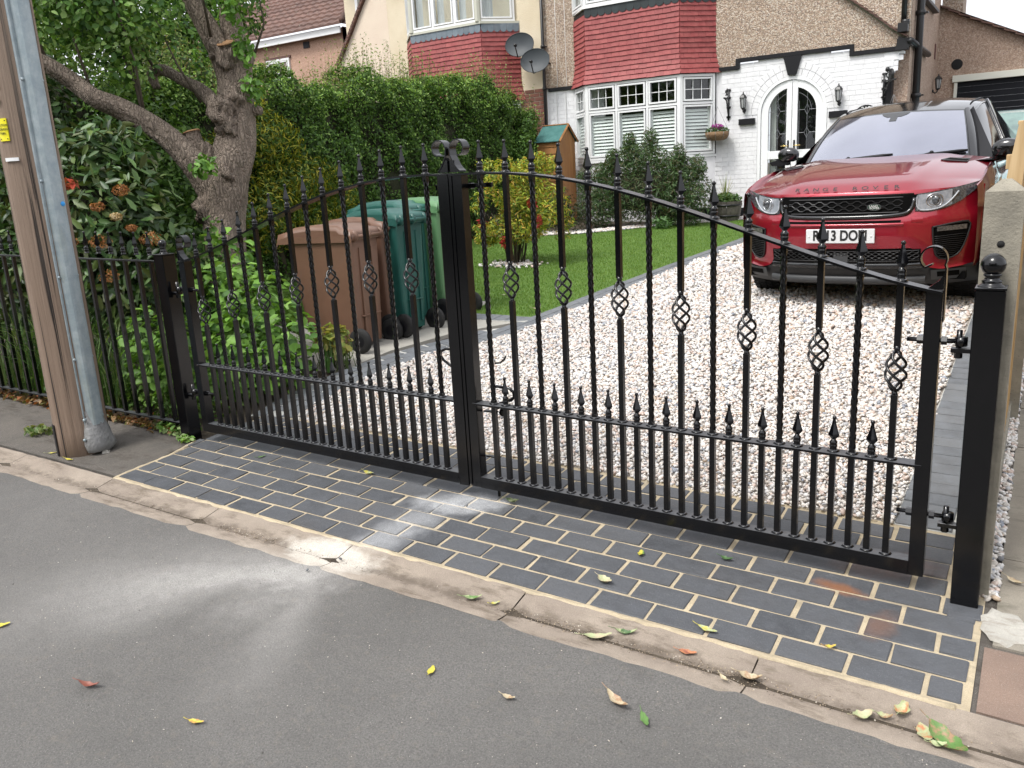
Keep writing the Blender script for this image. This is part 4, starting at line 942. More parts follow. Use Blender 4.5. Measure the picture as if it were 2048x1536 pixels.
# --- tile-hung skirts of the bays
def facets(x0, x1, d, yw): return [((x0, yw), (x0+d, yw-d)), ((x0+d, yw-d), (x1-d, yw-d)), ((x1-d, yw-d), (x1, yw))]
def tile_skirt(parent, x0, x1, d, z0, z1, gauge, wt, mat, tw=.11, scal=None, flare=.10, cap=300):
    rows = int(round((z1-z0)/gauge)); rest = MB(); cnt = 0; allt = []
    for r in range(rows):
        z = z0+r*gauge; fl = flare*(1-min(1, r/5.0))**2
        fx0, fx1, fd = x0-fl, x1+fl, d+fl*.6
        for fi, (A_, B_) in enumerate(facets(fx0, fx1, fd, YW)):
            A_ = np.array(A_); B_ = np.array(B_); Lf = np.linalg.norm(B_-A_); t = (B_-A_)/Lf; nr = np.array([t[1], -t[0]])
            nt_ = max(1, int(round(Lf/tw))); ph = .5 if r % 2 else 0
            e = [0]+[(k+ph)*Lf/nt_ for k in range(nt_+1) if 0.02 < (k+ph)*Lf/nt_ < Lf-.02]+[Lf]
            for a, b in zip(e[:-1], e[1:]): allt.append((r, fi, A_+t*(a+.0012), A_+t*(b-.0012), nr, z))
    allt.sort(key=lambda q: (q[1] == 0, ))
    for i, (r, fi, p, q, nr, z) in enumerate(allt):
        tk = .010; dz = rnd.uniform(-.004, .003); o1 = .016+rnd.uniform(0, .003)
        m = MB() if i < cap else rest
        fr_ = lambda rr: flare*(1-min(1, rr/5.0))**2
        df = (fr_(r)-fr_(r+1.2))*.66; i0 = .001-df
        c = [(*(p+nr*o1), z+dz), (*(q+nr*o1), z+dz), (*(q+nr*i0), z+gauge*1.2), (*(p+nr*i0), z+gauge*1.2)]
        bk = [(*(p+nr*(o1-tk)), z+dz), (*(q+nr*(o1-tk)), z+dz), (*(q+nr*(i0-.009)), z+gauge*1.2), (*(p+nr*(i0-.009)), z+gauge*1.2)]
        m.add(c+bk, [(0, 1, 2, 3), (7, 6, 5, 4), (0, 4, 5, 1), (1, 5, 6, 2), (3, 2, 6, 7), (0, 3, 7, 4)])
        if i < cap: m.build('hanging_tile', mat, parent)
    if len(rest.v): o = rest.build('hanging_tiles', mat, parent); o['kind'] = 'stuff'
    if scal:
        zs, ms = scal
        for fi, (A_, B_) in enumerate(facets(x0, x1, d, YW)):
            if fi == 0: continue
            A_ = np.array(A_); B_ = np.array(B_); Lf = np.linalg.norm(B_-A_); t = (B_-A_)/Lf; nr = np.array([t[1], -t[0]]); n = int(round(Lf/tw*1.12))
            for k in range(n):
                a, b = k*Lf/n+.001, (k+1)*Lf/n-.001; w = b-a; m = MB()
                poly = [(a, .07)]+[(a+w/2-w/2*math.cos(i*math.pi/8), .028-.045*math.sin(i*math.pi/8)) for i in range(9)]+[(b, .07), (b, .12), (a, .12)]
                m.prism(poly, (A_[0]+nr[0]*.020, A_[1]+nr[1]*.020, zs), (t[0], t[1], 0), (0, 0, 1), (-nr[0]*.008, -nr[1]*.008, 0)); m.build('scalloped_slate', ms, parent)
m = MB(); b = [(bx0, YW), (bx0+bd, YW-bd), (bx1-bd, YW-bd), (bx1, YW)]
m.add([(x, y, 2.87) for x, y in b]+[(x, y, 4.0) for x, y in b], [(0, 1, 5, 4), (1, 2, 6, 5), (2, 3, 7, 6), (0, 1, 2, 3)]); m.build('bay_core', M_blackm, house)
tile_skirt(house, bx0, bx1, bd, 2.872, 3.93, .0755, 1, M_tile, .135, (3.905, M_slated), .085, cap=250)
b = bay_poly(bx0, bx1, bd, .04); m = MB(); m.add([(x, y, 4.025) for x, y in b]+[(x, y, 4.05) for x, y in b], [(3, 2, 1, 0), (4, 5, 6, 7), (0, 1, 5, 4), (1, 2, 6, 5), (2, 3, 7, 6), (3, 0, 4, 7)]); m.build('bay_sill', M_white, house)
bay_window(house, bx0, bx1, YW, bd, 4.05, 5.25, [(bx1-bx0-2*bd)/3, (bx1-bx0-2*bd)*2/3], 4.9, fr=.036, curtain=[(0, .45)])
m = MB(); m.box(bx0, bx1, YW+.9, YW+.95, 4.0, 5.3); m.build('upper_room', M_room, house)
m = MB(); b = bay_poly(bx0, bx1, bd, .12); m.add([(x, y, 5.25) for x, y in b]+[(x, y, 5.5) for x, y in b], [(3, 2, 1, 0), (4, 5, 6, 7), (0, 1, 5, 4), (1, 2, 6, 5), (2, 3, 7, 6), (3, 0, 4, 7)]); m.build('bay_roof_edge', M_white, house)
m = MB()
m.add([(XJ, YW-.35, ZT), (XR+.3, YW-.35, ZT), (XR+.3, 15, ZT+2.8), (XJ, 15, ZT+2.8)], [(0, 1, 2, 3)]); m.build('roof', M_rtile, house)

# --- arched double doors
doors = empty('double_door', (DX, YW+.03, DZ0), 0); doors.parent = house; doors.location = Vector((DX, YW+.03, DZ0))-Vector(house.location)
def arc(r, a0, a1, n=16): return [(DX+r*math.cos(a0+(a1-a0)*i/n), ZS+r*math.sin(a0+(a1-a0)*i/n)) for i in range(n+1)]
def ring_prism(r0, r1, a0, a1, y0, dy, m, n=20, zlow=None):
    A_, B_ = arc(r0, a0, a1, n), arc(r1, a0, a1, n); vs_ = []
    if zlow is not None:
        A_ = [(A_[0][0], zlow)]+A_+[(A_[-1][0], zlow)]; B_ = [(B_[0][0], zlow)]+B_+[(B_[-1][0], zlow)]
    k = len(A_)
    for yy in (y0, y0+dy): vs_ += [(x, yy, z) for x, z in A_]+[(x, yy, z) for x, z in B_]
    f = []
    for i in range(k-1): f += [(i, i+1, k+i+1, k+i), (2*k+i, 3*k+i, 3*k+i+1, 2*k+i+1), (i, 2*k+i, 2*k+i+1, i+1), (k+i, k+i+1, 3*k+i+1, 3*k+i)]
    m.add(vs_, f)
m = MB(); ring_prism(DR-.035, DR+.012, 0, math.pi, YW-.005, .08, m, 28, DZ0+.03); m.build('door_frame', M_white, house)
for s in (-1, 1):
    a0, a1 = (math.pi/2, math.pi) if s < 0 else (0, math.pi/2)
    lf = MB(); R1, R0 = DR-.040, DR-.145; xi = .010; wi = .080
    # outer curved stile, meeting stile, rails
    ring_prism(R0, R1, *( (math.pi/2+.02, math.pi) if s < 0 else (0, math.pi/2-.02) ), YW+.018, .045, lf, 18)
    xo0, xo1 = sorted((DX+s*R0, DX+s*R1)); lf.box(xo0, xo1, YW+.018, YW+.063, DZ0+.05, ZS)
    xm0, xm1 = sorted((DX+s*xi*.4, DX+s*wi)); lf.bbox(xm0, xm1, YW+.014, YW+.063, DZ0+.05, ZS+R1-.012, .002)
    xa, xb = sorted((DX+s*wi, DX+s*R0)); lf.bbox(xa, xb, YW+.0165, YW+.063, 1.515, 1.635, .004); lf.bbox(xa, xb, YW+.0165, YW+.063, DZ0+.05, DZ0+.17, .004)
    leaf = lf.build('door_leaf', M_white, house)
    g = MB(); g.box(xa, xb, YW+.044, YW+.047, DZ0+.17, 1.515); P4 = [(xa, 1.635), (xb, 1.635)]
    if s > 0: P4 = [(DX+wi, 1.635), (DX+R0, 1.635)]+[p for p in arc(R0, 0, math.pi/2, 14) if p[0] > DX+wi]+[(DX+wi, ZS+math.sqrt(R0**2-wi**2))]
    else: P4 = [(DX-wi, 1.635)]+[(DX-wi, ZS+math.sqrt(R0**2-wi**2))]+[p for p in arc(R0, math.pi/2, math.pi, 14) if p[0] < DX-wi]+[(DX-R0, 1.635)]; 
    if s < 0: P4 = P4[::-1]
    g.prism(P4, (0, YW+.047, 0), (1, 0, 0), (0, 0, 1), (0, -.003, 0)); g.build('glass', M_pane, leaf)
    # leaded pattern: verticals with diamonds
    ld = MB(); xc = (xa+xb)/2; yl = YW+.041
    def cm(pts): ld.tube([(x, yl, z) for x, z in pts], .0036, 4, smooth=False)
    cm([(xc, 1.635), (xc, ZS+R0*.80)]); cm([(xa+.02, 1.635), (xa+.02, ZS+.15)] if s > 0 else [(xb-.02, 1.635), (xb-.02, ZS+.15)])
    cm([(xc, DZ0+.17), (xc, 1.515)])
    for zc in (ZS+.02, 1.88, 1.05):
        cm([(xc, zc+.075), (xc+.038, zc), (xc, zc-.075), (xc-.038, zc), (xc, zc+.075)]); cm([(xa, zc+.0), (xc-.038, zc)]); cm([(xc+.038, zc), (xb, zc)])
    cm([(q[0], q[1]) for q in arc(R0-.07, *( (math.pi/2+.3, math.pi) if s < 0 else (0, math.pi/2-.3) ), 12)]); ld.build('leading', M_lead, leaf)
    h = MB(); xh = DX+s*.045; h.bbox(xh-.013, xh+.013, YW+.004, YW+.014, 1.60, 1.78, .003); h.build('handle_plate', M_blackm, leaf)
    h = MB(); h.tube([(xh, YW-.0, 1.70), (xh, YW-.035, 1.70), (xh+s*.10, YW-.035, 1.70)], .0075, 8); h.build('handle', M_brass, leaf)
bpy.data.objects.remove(doors)
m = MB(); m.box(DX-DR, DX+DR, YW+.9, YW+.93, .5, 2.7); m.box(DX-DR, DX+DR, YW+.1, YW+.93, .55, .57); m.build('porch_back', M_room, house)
m = MB(); pts = [(DX-.36+.10*i/8, YW+.16+.012*math.sin(i*2.2)) for i in range(9)]; m.grid([[(x, y, z) for x, y in pts] for z in (.7, 2.5)]); m.build('door_curtain', M_curtain, house)
m = MB(); m.bbox(DX-DR-.05, DX+DR+.05, YW-.12, YW+.10, .50, DZ0+.03, .005); m.build('doorstep', M_kerbb, house)

# ------------------------------------------------------------------ things on the white house
def lantern(x, y, z, label, flip=1, nrm=(0, -1)):
    root = empty('wall_lantern', (x, y, z), 0, label, 'wall lantern', 'black coach lanterns on the house')
    nx, ny = nrm; c = (x+nx*.085, y+ny*.085)
    m = MB(); m.lathe((c[0], c[1], z+.215), [(.062, 0), (.056, .012), (.040, .038), (.016, .058), (.010, .066), (.012, .074), (.004, .092)], 6, smooth=False)
    m.lathe((c[0], c[1], z+.065), [(.020, -.02), (.030, -.004), (.034, 0), (.034, .006)], 6, smooth=False)
    for k in range(6):
        a = k*math.pi/3; m.tube([(c[0]+.033*math.cos(a), c[1]+.033*math.sin(a), z+.07), (c[0]+.050*math.cos(a), c[1]+.050*math.sin(a), z+.217)], .0042, 4)
    m.build('lantern_frame', M_iron, root)
    g = MB(); g.lathe((c[0], c[1], z+.072), [(.028, 0), (.045, .143)], 6, smooth=False); g.build('lantern_glass', M_lampglass, root)
    b = MB(); b.tube([(x, y, z+.03), (x+nx*.03+.012*flip, y+ny*.03, z+.0), (x+nx*.07, y+ny*.07, z+.012), (c[0], c[1], z+.05)], .011, 8); b.lathe((x, y, z+.035), [(.030, 0), (.026, .012), (.016, .022)], 10, axis=(nx, ny, 0)); b.build('lantern_bracket', M_iron, root)
lantern(-.105, YW, 2.235, 'black coach lantern on white brick left of the arched doors')
lantern(1.285, YW, 2.215, 'black coach lantern on white brick right of the arched doors')
lantern(2.15, 14.15, 2.47, 'black coach lantern on the pebbledash side wall by the garage', nrm=(1, 0))
M_petp = attrcol('petal', .6, .2, .2)
def puff(name, c, r, n, cols, size, parent=None, sq=(1, 1, 1), mat=None, up=.3):
    """small cloud of leaf or petal faces"""
    d = rng.normal(0, 1, (n, 3)); d /= np.linalg.norm(d, axis=1)[:, None]; P = np.array(c)+d*np.array(sq)*r*rng.uniform(.35, 1, (n, 1))**.5
    return leafmesh(name, P, d+np.array([0, 0, up]), size, cols, mat or M_leaf, parent)
def leafmesh(name, P, nrm, size, cols, mat, parent=None, aspect=.45, fold=.25, sizevar=.35, jit=.6, dirv=None, dj=1.0):
    n = len(P); nr = nrm/(np.linalg.norm(nrm, axis=1)[:, None]+1e-9)+rng.normal(0, jit, (n, 3)); nr /= np.linalg.norm(nr, axis=1)[:, None]
    a = rng.normal(0, dj, (n, 3)) if dirv is None else dirv+rng.normal(0, dj, (n, 3)); a -= nr*np.sum(a*nr, 1)[:, None]; a /= np.linalg.norm(a, axis=1)[:, None]+1e-9; b = np.cross(nr, a)
    s = (size*rng.uniform(1-sizevar, 1+sizevar, n))[:, None] if np.isscalar(size) else (size*rng.uniform(1-sizevar, 1+sizevar, n))[:, None]
    v0 = P-a*s*.5; v2 = P+a*s*.5-nr*s*.08; v1 = P+b*s*aspect*.5+nr*s*fold*aspect-a*s*.06; v3 = P-b*s*aspect*.5+nr*s*fold*aspect-a*s*.06
    V = np.stack([v0, v1, v2, v3], 1).reshape(-1, 3); cols = np.array(cols)
    C = cols[rng.integers(0, len(cols), n)] if cols.ndim == 2 and len(cols) != n else cols
    C = np.repeat(np.clip(C*rng.uniform(.75, 1.25, (n, 1)), 0, 1), 4, 0)
    return npmesh(name, V, np.arange(4*n).reshape(-1, 4), mat, C, False, parent)
GRN = [(.035, .085, .018), (.05, .11, .022), (.028, .065, .018), (.065, .13, .028)]
def hanging_basket(c, r, label, flower, wall, brk):
    root = empty('hanging_basket', (c[0], c[1], c[2]), 0, label, 'hanging basket', 'baskets hung on wall brackets')
    m = MB(); m.lathe((c[0], c[1], c[2]-r*.70), [(r*.55, 0), (r*.82, r*.12), (r*.98, r*.38), (r*1.02, r*.70)], 18); m.build('coir_bowl', M_coir, root)
    w = MB()
    for k in range(9): a = k*2*math.pi/9; w.tube([(c[0]+r*q*math.cos(a), c[1]+r*q*math.sin(a), c[2]-r*.7+zz) for q, zz in ((.58, .0), (.86, r*.12), (1.02, r*.38), (1.06, r*.70))], .003, 4)
    for k in range(3): a = k*2*math.pi/3+.5; w.tube([(c[0]+r*math.cos(a), c[1]+r*math.sin(a), c[2]), (c[0], c[1], c[2]+r*2.1)], .0025, 4)
    w.build('chain', M_wire, root)
    puff('foliage', (c[0], c[1], c[2]+.02), r*1.05, 500, GRN, .035, root, (1, 1, .35)); puff('flower', (c[0]+.01, c[1]-.02, c[2]+.075), r*.55, 260, flower, .028, root, (1, .8, .5), M_petp)
    return root
hanging_basket((-.470, YW-.20, 1.975), .180, 'round coir hanging basket of purple flowers left of the arched doors', [(.42, .06, .36), (.5, .1, .45), (.33, .04, .25)], 0, 0)
def bracket(x, y, z, nx, ny, label, big=False):
    root = empty('basket_bracket', (x, y, z), 0, label, 'wall bracket', 'black scroll brackets holding baskets'); L_ = .20 if not big else .24; SZ = 1.6 if not big else 1.25; z0_ = z
    m = MB(); m.tube([(x, y, z-.16), (x, y, z+.13)], .011, 6); m.tube([(x, y, z-.13), (x+nx*L_*.5, y+ny*L_*.5, z+.02), (x+nx*L_, y+ny*L_, z+.04)], .008, 6); m.tube([(x, y, z+.04), (x+nx*(L_+.03), y+ny*(L_+.03), z+.04)], .008, 6)
    for k, (a, h, r) in enumerate(((.35, .10, .028), (.65, .09, .022), (.3, -.03, .022))):
        m.tube([(x+nx*(L_*a+r*math.cos(t)), y+ny*(L_*a+r*math.cos(t)), z+h+r*math.sin(t)) for t in np.linspace(0, 5.2, 12)], .007, 5)
    if big: m.lathe((x+nx*.16, y+ny*.16, z+.10), [(.062, -.004), (.062, .004)], 14, axis=(ny, -nx, 0)); m.sphere((x+nx*.07, y+ny*.07, z+.16), .03, 8)
    for hh in (-.13, -.04, .05, .12): m.sphere((x+.016, y, z+hh), .013, 6); m.sphere((x-.016, y, z+hh), .013, 6)
    m.v = [(x+(a-x)*(1.25 if not big else 1.1), b, z0_+(c-z0_)*SZ) for a, b, c in m.v]; m.build('ironwork', M_iron, root)
bracket(-.355, YW-.01, 2.40, 0, -1, 'black scroll bracket with hanging basket left of the doors')
bracket(1.875, YW-.01, 2.44, .62, -.78, 'large black scroll bracket at the right corner of the white wall', True)
hanging_basket((2.04, YW-.20, 2.05), .115, 'hanging basket of pale pink flowers seen over the car roof', [(.75, .32, .34), (.8, .45, .45), (.62, .15, .18)], 0, 0)
# number plate by the door
def text(body, size, loc, rot, mat, parent, name='lettering', ext=.0015, shear=0.0, sx=1.0, spacing=1.0, offset=0.0, align='CENTER'):
    cu = bpy.data.curves.new(name, 'FONT'); cu.body = body; cu.size = size; cu.extrude = ext; cu.align_x = align; cu.align_y = 'CENTER'; cu.shear = shear; cu.space_character = spacing; cu.offset = offset
    ob = bpy.data.objects.new('t', cu); COL.objects.link(ob); dg = bpy.context.evaluated_depsgraph_get(); me = bpy.data.meshes.new_from_object(ob.evaluated_get(dg)); bpy.data.objects.remove(ob)
    me.materials.clear(); me.materials.append(mat); o = link(me, name, parent); o.location = Vector(loc)-(wloc(parent) if parent is not None else Vector((0, 0, 0))); o.rotation_euler = rot; o.scale = (sx, 1, 1); return o
M_wpaint = simple('white_paint', (.8, .8, .78), .5)
np_ = empty('house_number_sign', (1.655, YW-.02, 2.06), 0, 'black oval house number sign reading 215 above the car roof', 'number sign')
m = MB(); m.prism([(.155*math.cos(t), .135*math.sin(t)) for t in np.linspace(0, 2*math.pi, 32, endpoint=False)], (1.655, YW-.012, 2.06), (1, 0, 0), (0, 0, 1), (0, -.014, 0)); m.build('plate', M_iron, np_)
text('215', .088, (1.655, YW-.0275, 2.135), (math.pi/2, 0, 0), M_wpaint, np_)
for s in (-1, 1): m = MB(); m.lathe((1.655+s*.11, YW-.026, 2.12), [(.014, 0), (.010, .004)], 8, axis=(0, -1, 0)); m.build('flower_motif', M_wpaint, np_)

# ------------------------------------------------------------------ satellite dishes
M_dish = simple('grey_dish', (.040, .047, .053), .5, c2=(.052, .06, .066), sc=4, spec=.3)
def dish(c, label, rz, pole=None):
    root = empty('satellite_dish', c, 0, label, 'satellite dish', 'grey satellite dishes at the party wall')
    c = np.array(c); n_ = np.array([math.sin(rz), -math.cos(rz), .22]); n_ /= np.linalg.norm(n_); ax = np.cross([0, 0, 1.0], n_); ax /= np.linalg.norm(ax); ay = np.cross(n_, ax)
    rows = []
    for i in range(7):
        r = i/6; rows.append([tuple(c+ax*.255*r*math.cos(t)+ay*.20*r*math.sin(t)+n_*(.045*r*r)) for t in np.linspace(0, 2*math.pi, 33)])
    m = MB(); m.grid(rows); rows2 = [[tuple(np.array(p)-n_*.006) for p in r] for r in rows]; m.grid(rows2[::-1]); m.tube(rows[-1], .006, 5, cap=False); m.build('reflector', M_dish, root)
    m = MB(); lnb = c+n_*.30-ay*.10; m.tube([tuple(c-ay*.20+n_*.03), tuple(c-ay*.24+n_*.12), tuple(lnb)], .010, 6); m.lathe(tuple(lnb), [(.020, -.02), (.026, 0), (.026, .05)], 10, axis=tuple(-n_+ay*.2)); m.build('receiver_arm', M_iron, root)
    m = MB(); m.tube([tuple(c-n_*.01), tuple(c-n_*.10), (c[0]+.10, YW-.02, c[2]-.02)], .016, 8); m.build('mount', M_iron, root)
dish((-3.93, YW-.28, 3.66), 'grey satellite dish higher up on the cream wall', .25)
dish((-3.60, YW-.34, 3.36), 'grey satellite dish lower down by the black downpipe', .25)

# ------------------------------------------------------------------ cream house on the left
lh = empty('house', g3(-6.2, YW), 0, 'cream rendered house with red tiled bay to the left of the party line', 'house')
m = MB(); m.prism([(-7.05, 2.92), (XJ, 2.92), (XJ, ZT), (-7.05, ZT)], (0, YW+.1, 0), (1, 0, 0), (0, 0, 1), (0, -.1, 0)); m.build('cream_wall', M_cream, lh)
m = MB(); m.prism([(-8.34, .4), (-7.05, .4), (-7.05, 5.65), (-7.10, 5.60), (-8.34, 3.93)], (0, YW-.002, 0), (1, 0, 0), (0, 0, 1), (0, .1, 0)); m.box(-7.05, -6.3, YW+.003, YW+.08, .4, 2.92); m.build('gable_wall', M_creamp, lh)
m = MB(); m.prism([(-8.36, 3.9), (-7.05, 5.62), (-7.05, ZT+.6), (-8.36, ZT+.6)], (0, YW+.25, 0), (1, 0, 0), (0, 0, 1), (0, .06, 0)); m.build('return_wall', M_cream, lh)
f = window(lh, (-8.02, YW+.22), (1, 0), .62, 4.10, 5.4, [.30], None, fr=.03)
C2 = resample([(-8.42, 3.86), (-7.60, 4.98), (-7.0, 5.76)], .075)
for k in range(len(C2)-1):
    a, b = C2[k], C2[k+1]; t = (b-a)/np.linalg.norm(b-a); nn = np.array([-t[1], t[0]]); mid = (a+b)/2
    m = MB(); m.obox((mid[0], YW-.02, mid[1]), (t[0]*.046-nn[0]*.007, 0, t[1]*.046-nn[1]*.007), (0, .055, 0), (nn[0]*.024, 0, nn[1]*.024)); m.build('verge_tile', M_rtile, lh)
lx0, lx1, ld_ = -6.62, -4.11, .48
m = MB(); m.box(-6.7, XJ-.02, YW+.003, YW+.08, .4, 2.92); m.build('brick_backing', M_rmort, lh)
z = .7; r = 0; cnt = 0; rest = MB()
while z < 2.90:
    x = -4.45-(r % 2)*.1
    while x < XJ-.04:
        a, b = x+.005, min(x+.191, XJ-.035)
        if b-a > .03:
            q = MB() if (z > 1.6 and cnt < 120) else rest; q.bbox(a, b, YW-.006-rnd.uniform(0, .003), YW+.004, z, z+.057, .002)
            if q is not rest: q.build('brick', M_rbrick, lh); cnt += 1
        x += .2
    z += .0685; r += 1
o = rest.build('bricks', M_rbrick, lh); o['kind'] = 'stuff'
b = [(lx0, YW), (lx0+ld_, YW-ld_), (lx1-ld_, YW-ld_), (lx1, YW)]
m = MB(); m.add([(x, y, 2.80) for x, y in b]+[(x, y, 4.05) for x, y in b], [(0, 1, 5, 4), (1, 2, 6, 5), (2, 3, 7, 6), (3, 2, 1, 0)]); m.build('bay_core', M_blackm, lh)
m = MB(); m.add([(x*1, y+.03, .4) for x, y in b]+[(x, y+.03, 2.80) for x, y in b], [(0, 1, 5, 4), (1, 2, 6, 5), (2, 3, 7, 6)]); m.build('bay_base', M_white, lh)
tile_skirt(lh, lx0, lx1, ld_, 2.80, 3.99, .0760, 1, M_tile, .135, (3.955, M_slate), .07, cap=250)
b = bay_poly(lx0, lx1, ld_, .035); m = MB(); m.add([(x, y, 4.075) for x, y in b]+[(x, y, 4.115) for x, y in b], [(3, 2, 1, 0), (4, 5, 6, 7), (0, 1, 5, 4), (1, 2, 6, 5), (2, 3, 7, 6), (3, 0, 4, 7)]); m.build('bay_sill', M_sill, lh)
bay_window(lh, lx0+.05, lx1-.05, YW+.0, ld_, 4.115, 5.35, [(lx1-lx0-.1-2*ld_)/3, (lx1-lx0-.1-2*ld_)*2/3], None, fr=.036, curtain=[(.02, .42)])
for (px_, py_) in ((lx0+.05+ld_, YW-ld_), (lx1-.05-ld_, YW-ld_)): m = MB(); m.lathe((px_, py_+.002, 4.115), [(.060, 0), (.060, 1.2)], 8, smooth=False, ph=math.pi/8); m.build('bay_corner_post', M_sill, lh)
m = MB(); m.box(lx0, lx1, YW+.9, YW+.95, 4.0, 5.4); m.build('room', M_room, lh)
m = MB(); m.add([(-8.4, YW-.35, ZT+.3), (XJ, YW-.35, ZT+.02), (XJ, 15, ZT+2.8), (-8.4, 15, ZT+2.8)], [(0, 1, 2, 3)]); m.build('roof', M_rtile, lh)

# ------------------------------------------------------------------ far house beyond
fh = empty('house', (-13.5, 14, .7), 0, 'distant pink rendered house with brown tiled roof beyond the hedge', 'house')
m = MB(); m.box(-19, -11.0, 14.0, 14.2, .5, 5.28); m.add([(-11.0, 14.0, .5), (-11.0, 20, .5), (-11.0, 20, 5.3), (-11.0, 14.0, 5.3)], [(0, 1, 2, 3)]); m.build('pink_wall', M_dash3, fh)
m = MB(); m.bbox(-19, -10.9, 13.80, 13.84, 5.12, 5.28, .005); m.build('fascia', M_white, fh)
hip = (-11.95, 16.2, 6.75)
nr_ = 11
for r in range(nr_):
    t0, t1 = r/nr_, (r+1)/nr_
    ya, yb = 13.72+(16.6-13.72)*t0, 13.72+(16.6-13.72)*t1; za, zb_ = 5.30+1.75*t0, 5.30+1.75*t1
    xa, xb = -10.75-1.7*t0, -10.75-1.7*t1
    m = MB(); nx = 60; rowA, rowB, rowC = [], [], []
    for i in range(nx+1):
        u = -19+(xa+19)*i/nx; u2 = -19+(xb+19)*i/nx; wv = .025*abs(math.sin(i*math.pi/2*1.0)) if i % 2 else 0
        rowC.append((u, ya, za)); rowA.append((u, ya, za+.045+wv)); rowB.append((u2, yb, zb_+.0+wv))
    m.grid([rowC, rowA, rowB], smooth=False); m.build('roof_course', M_rtile, fh)
m = MB(); m.tube([(-10.72, 13.7, 5.36), (-12.45, 16.6, 7.14)], .07, 6); m.build('hip_tiles', M_rtile, fh)
m = MB(); m.add([(-10.75, 13.72, 5.30), (-10.75, 20, 5.3), (-12.45, 20, 7.05), (-12.45, 16.6, 7.05)], [(0, 1, 2, 3)]); m.build('roof_end', M_rtile, fh)
window(fh, (-13.75, 13.98), (1, 0), .85, 3.9, 4.80, [.42], None, fr=.05)
m = MB(); m.bbox(-13.8, -12.85, 13.96, 13.99, 4.80, 4.86, .003); m.build('lintel', simple('brown_lintel', (.12, .06, .05), .7), fh)
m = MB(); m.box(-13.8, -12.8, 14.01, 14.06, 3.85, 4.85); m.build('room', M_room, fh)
m = MB(); m.box(-12.35, -12.15, 13.97, 14.0, 4.95, 5.1); m.build('vent', M_room, fh)

# ------------------------------------------------------------------ garage wing
ga_ = empty('garage', g3(3.4, 14.6), 0, 'pebbledashed garage wing with dark roller door and white frame', 'garage')
top = [(2.15, 3.90), (2.44, 3.72), (3.45, 3.23), (4.9, 2.53)]
dx0, dx1, dz1 = 2.48, 4.9, 2.64
m = MB(); m.prism([(2.15, .4), (dx0-.04, .4), (dx0-.04, dz1+.04), (5.6, dz1+.04), (5.6, 2.9), (4.9, 2.95), (3.45, 3.23), (2.44, 3.72), (2.15, 3.90)], (0, 14.7, 0), (1, 0, 0), (0, 0, 1), (0, -.1, 0)); m.build('dashed_wall', M_dash2, ga_)
T_ = resample([(2.12, 3.925), (2.44, 3.745), (3.45, 3.255), (5.2, 2.42)], .19)
for k in range(len(T_)-1):
    a, b = T_[k], T_[k+1]; t = (b-a)/np.linalg.norm(b-a); nn = np.array([-t[1], t[0]]); mid = (a+b)/2
    m = MB(); m.obox((mid[0], 14.56, mid[1]), (t[0]*.10+nn[0]*.012, 0, t[1]*.10+nn[1]*.012), (0, .08, 0), (nn[0]*.012, 0, nn[1]*.012)); m.build('verge_tile', M_rtile, ga_)
m = MB(); m.bbox(2.41, 5.6, 14.52, 14.60, 2.64, 2.75, .004); m.bbox(2.44, 2.49, 14.545, 14.60, .6, 2.64, .003); m.build('door_frame', simple('off_white_frame', (.66, .66, .58), .5), ga_)
zz = .6; M_gdoor = simple('dark_garage_door', (.006, .007, .010), .6, spec=.2)
while zz < 2.62: m = MB(); m.bbox(2.49, 5.6, 14.59, 14.62, zz, zz+.096, .002); m.build('door_slat', M_gdoor, ga_); zz += .098
m = MB(); m.lathe((2.46, 14.60, 2.935), [(.088, 0), (.088, .006), (.075, .010)], 20, axis=(0, -1, 0)); m.build('round_vent', M_hole, ga_)
m = MB(); m.box(2.151, 2.47, 14.8, 15.4, 3.4, 6.2); m.build('rear_gable', M_dash, ga_)
m = MB(); m.add([(2.1, 14.5, 3.94), (5.3, 14.5, 2.38), (5.3, 19, 2.38), (2.1, 19, 3.94)], [(0, 1, 2, 3)]); m.build('roof', M_rtile, ga_)
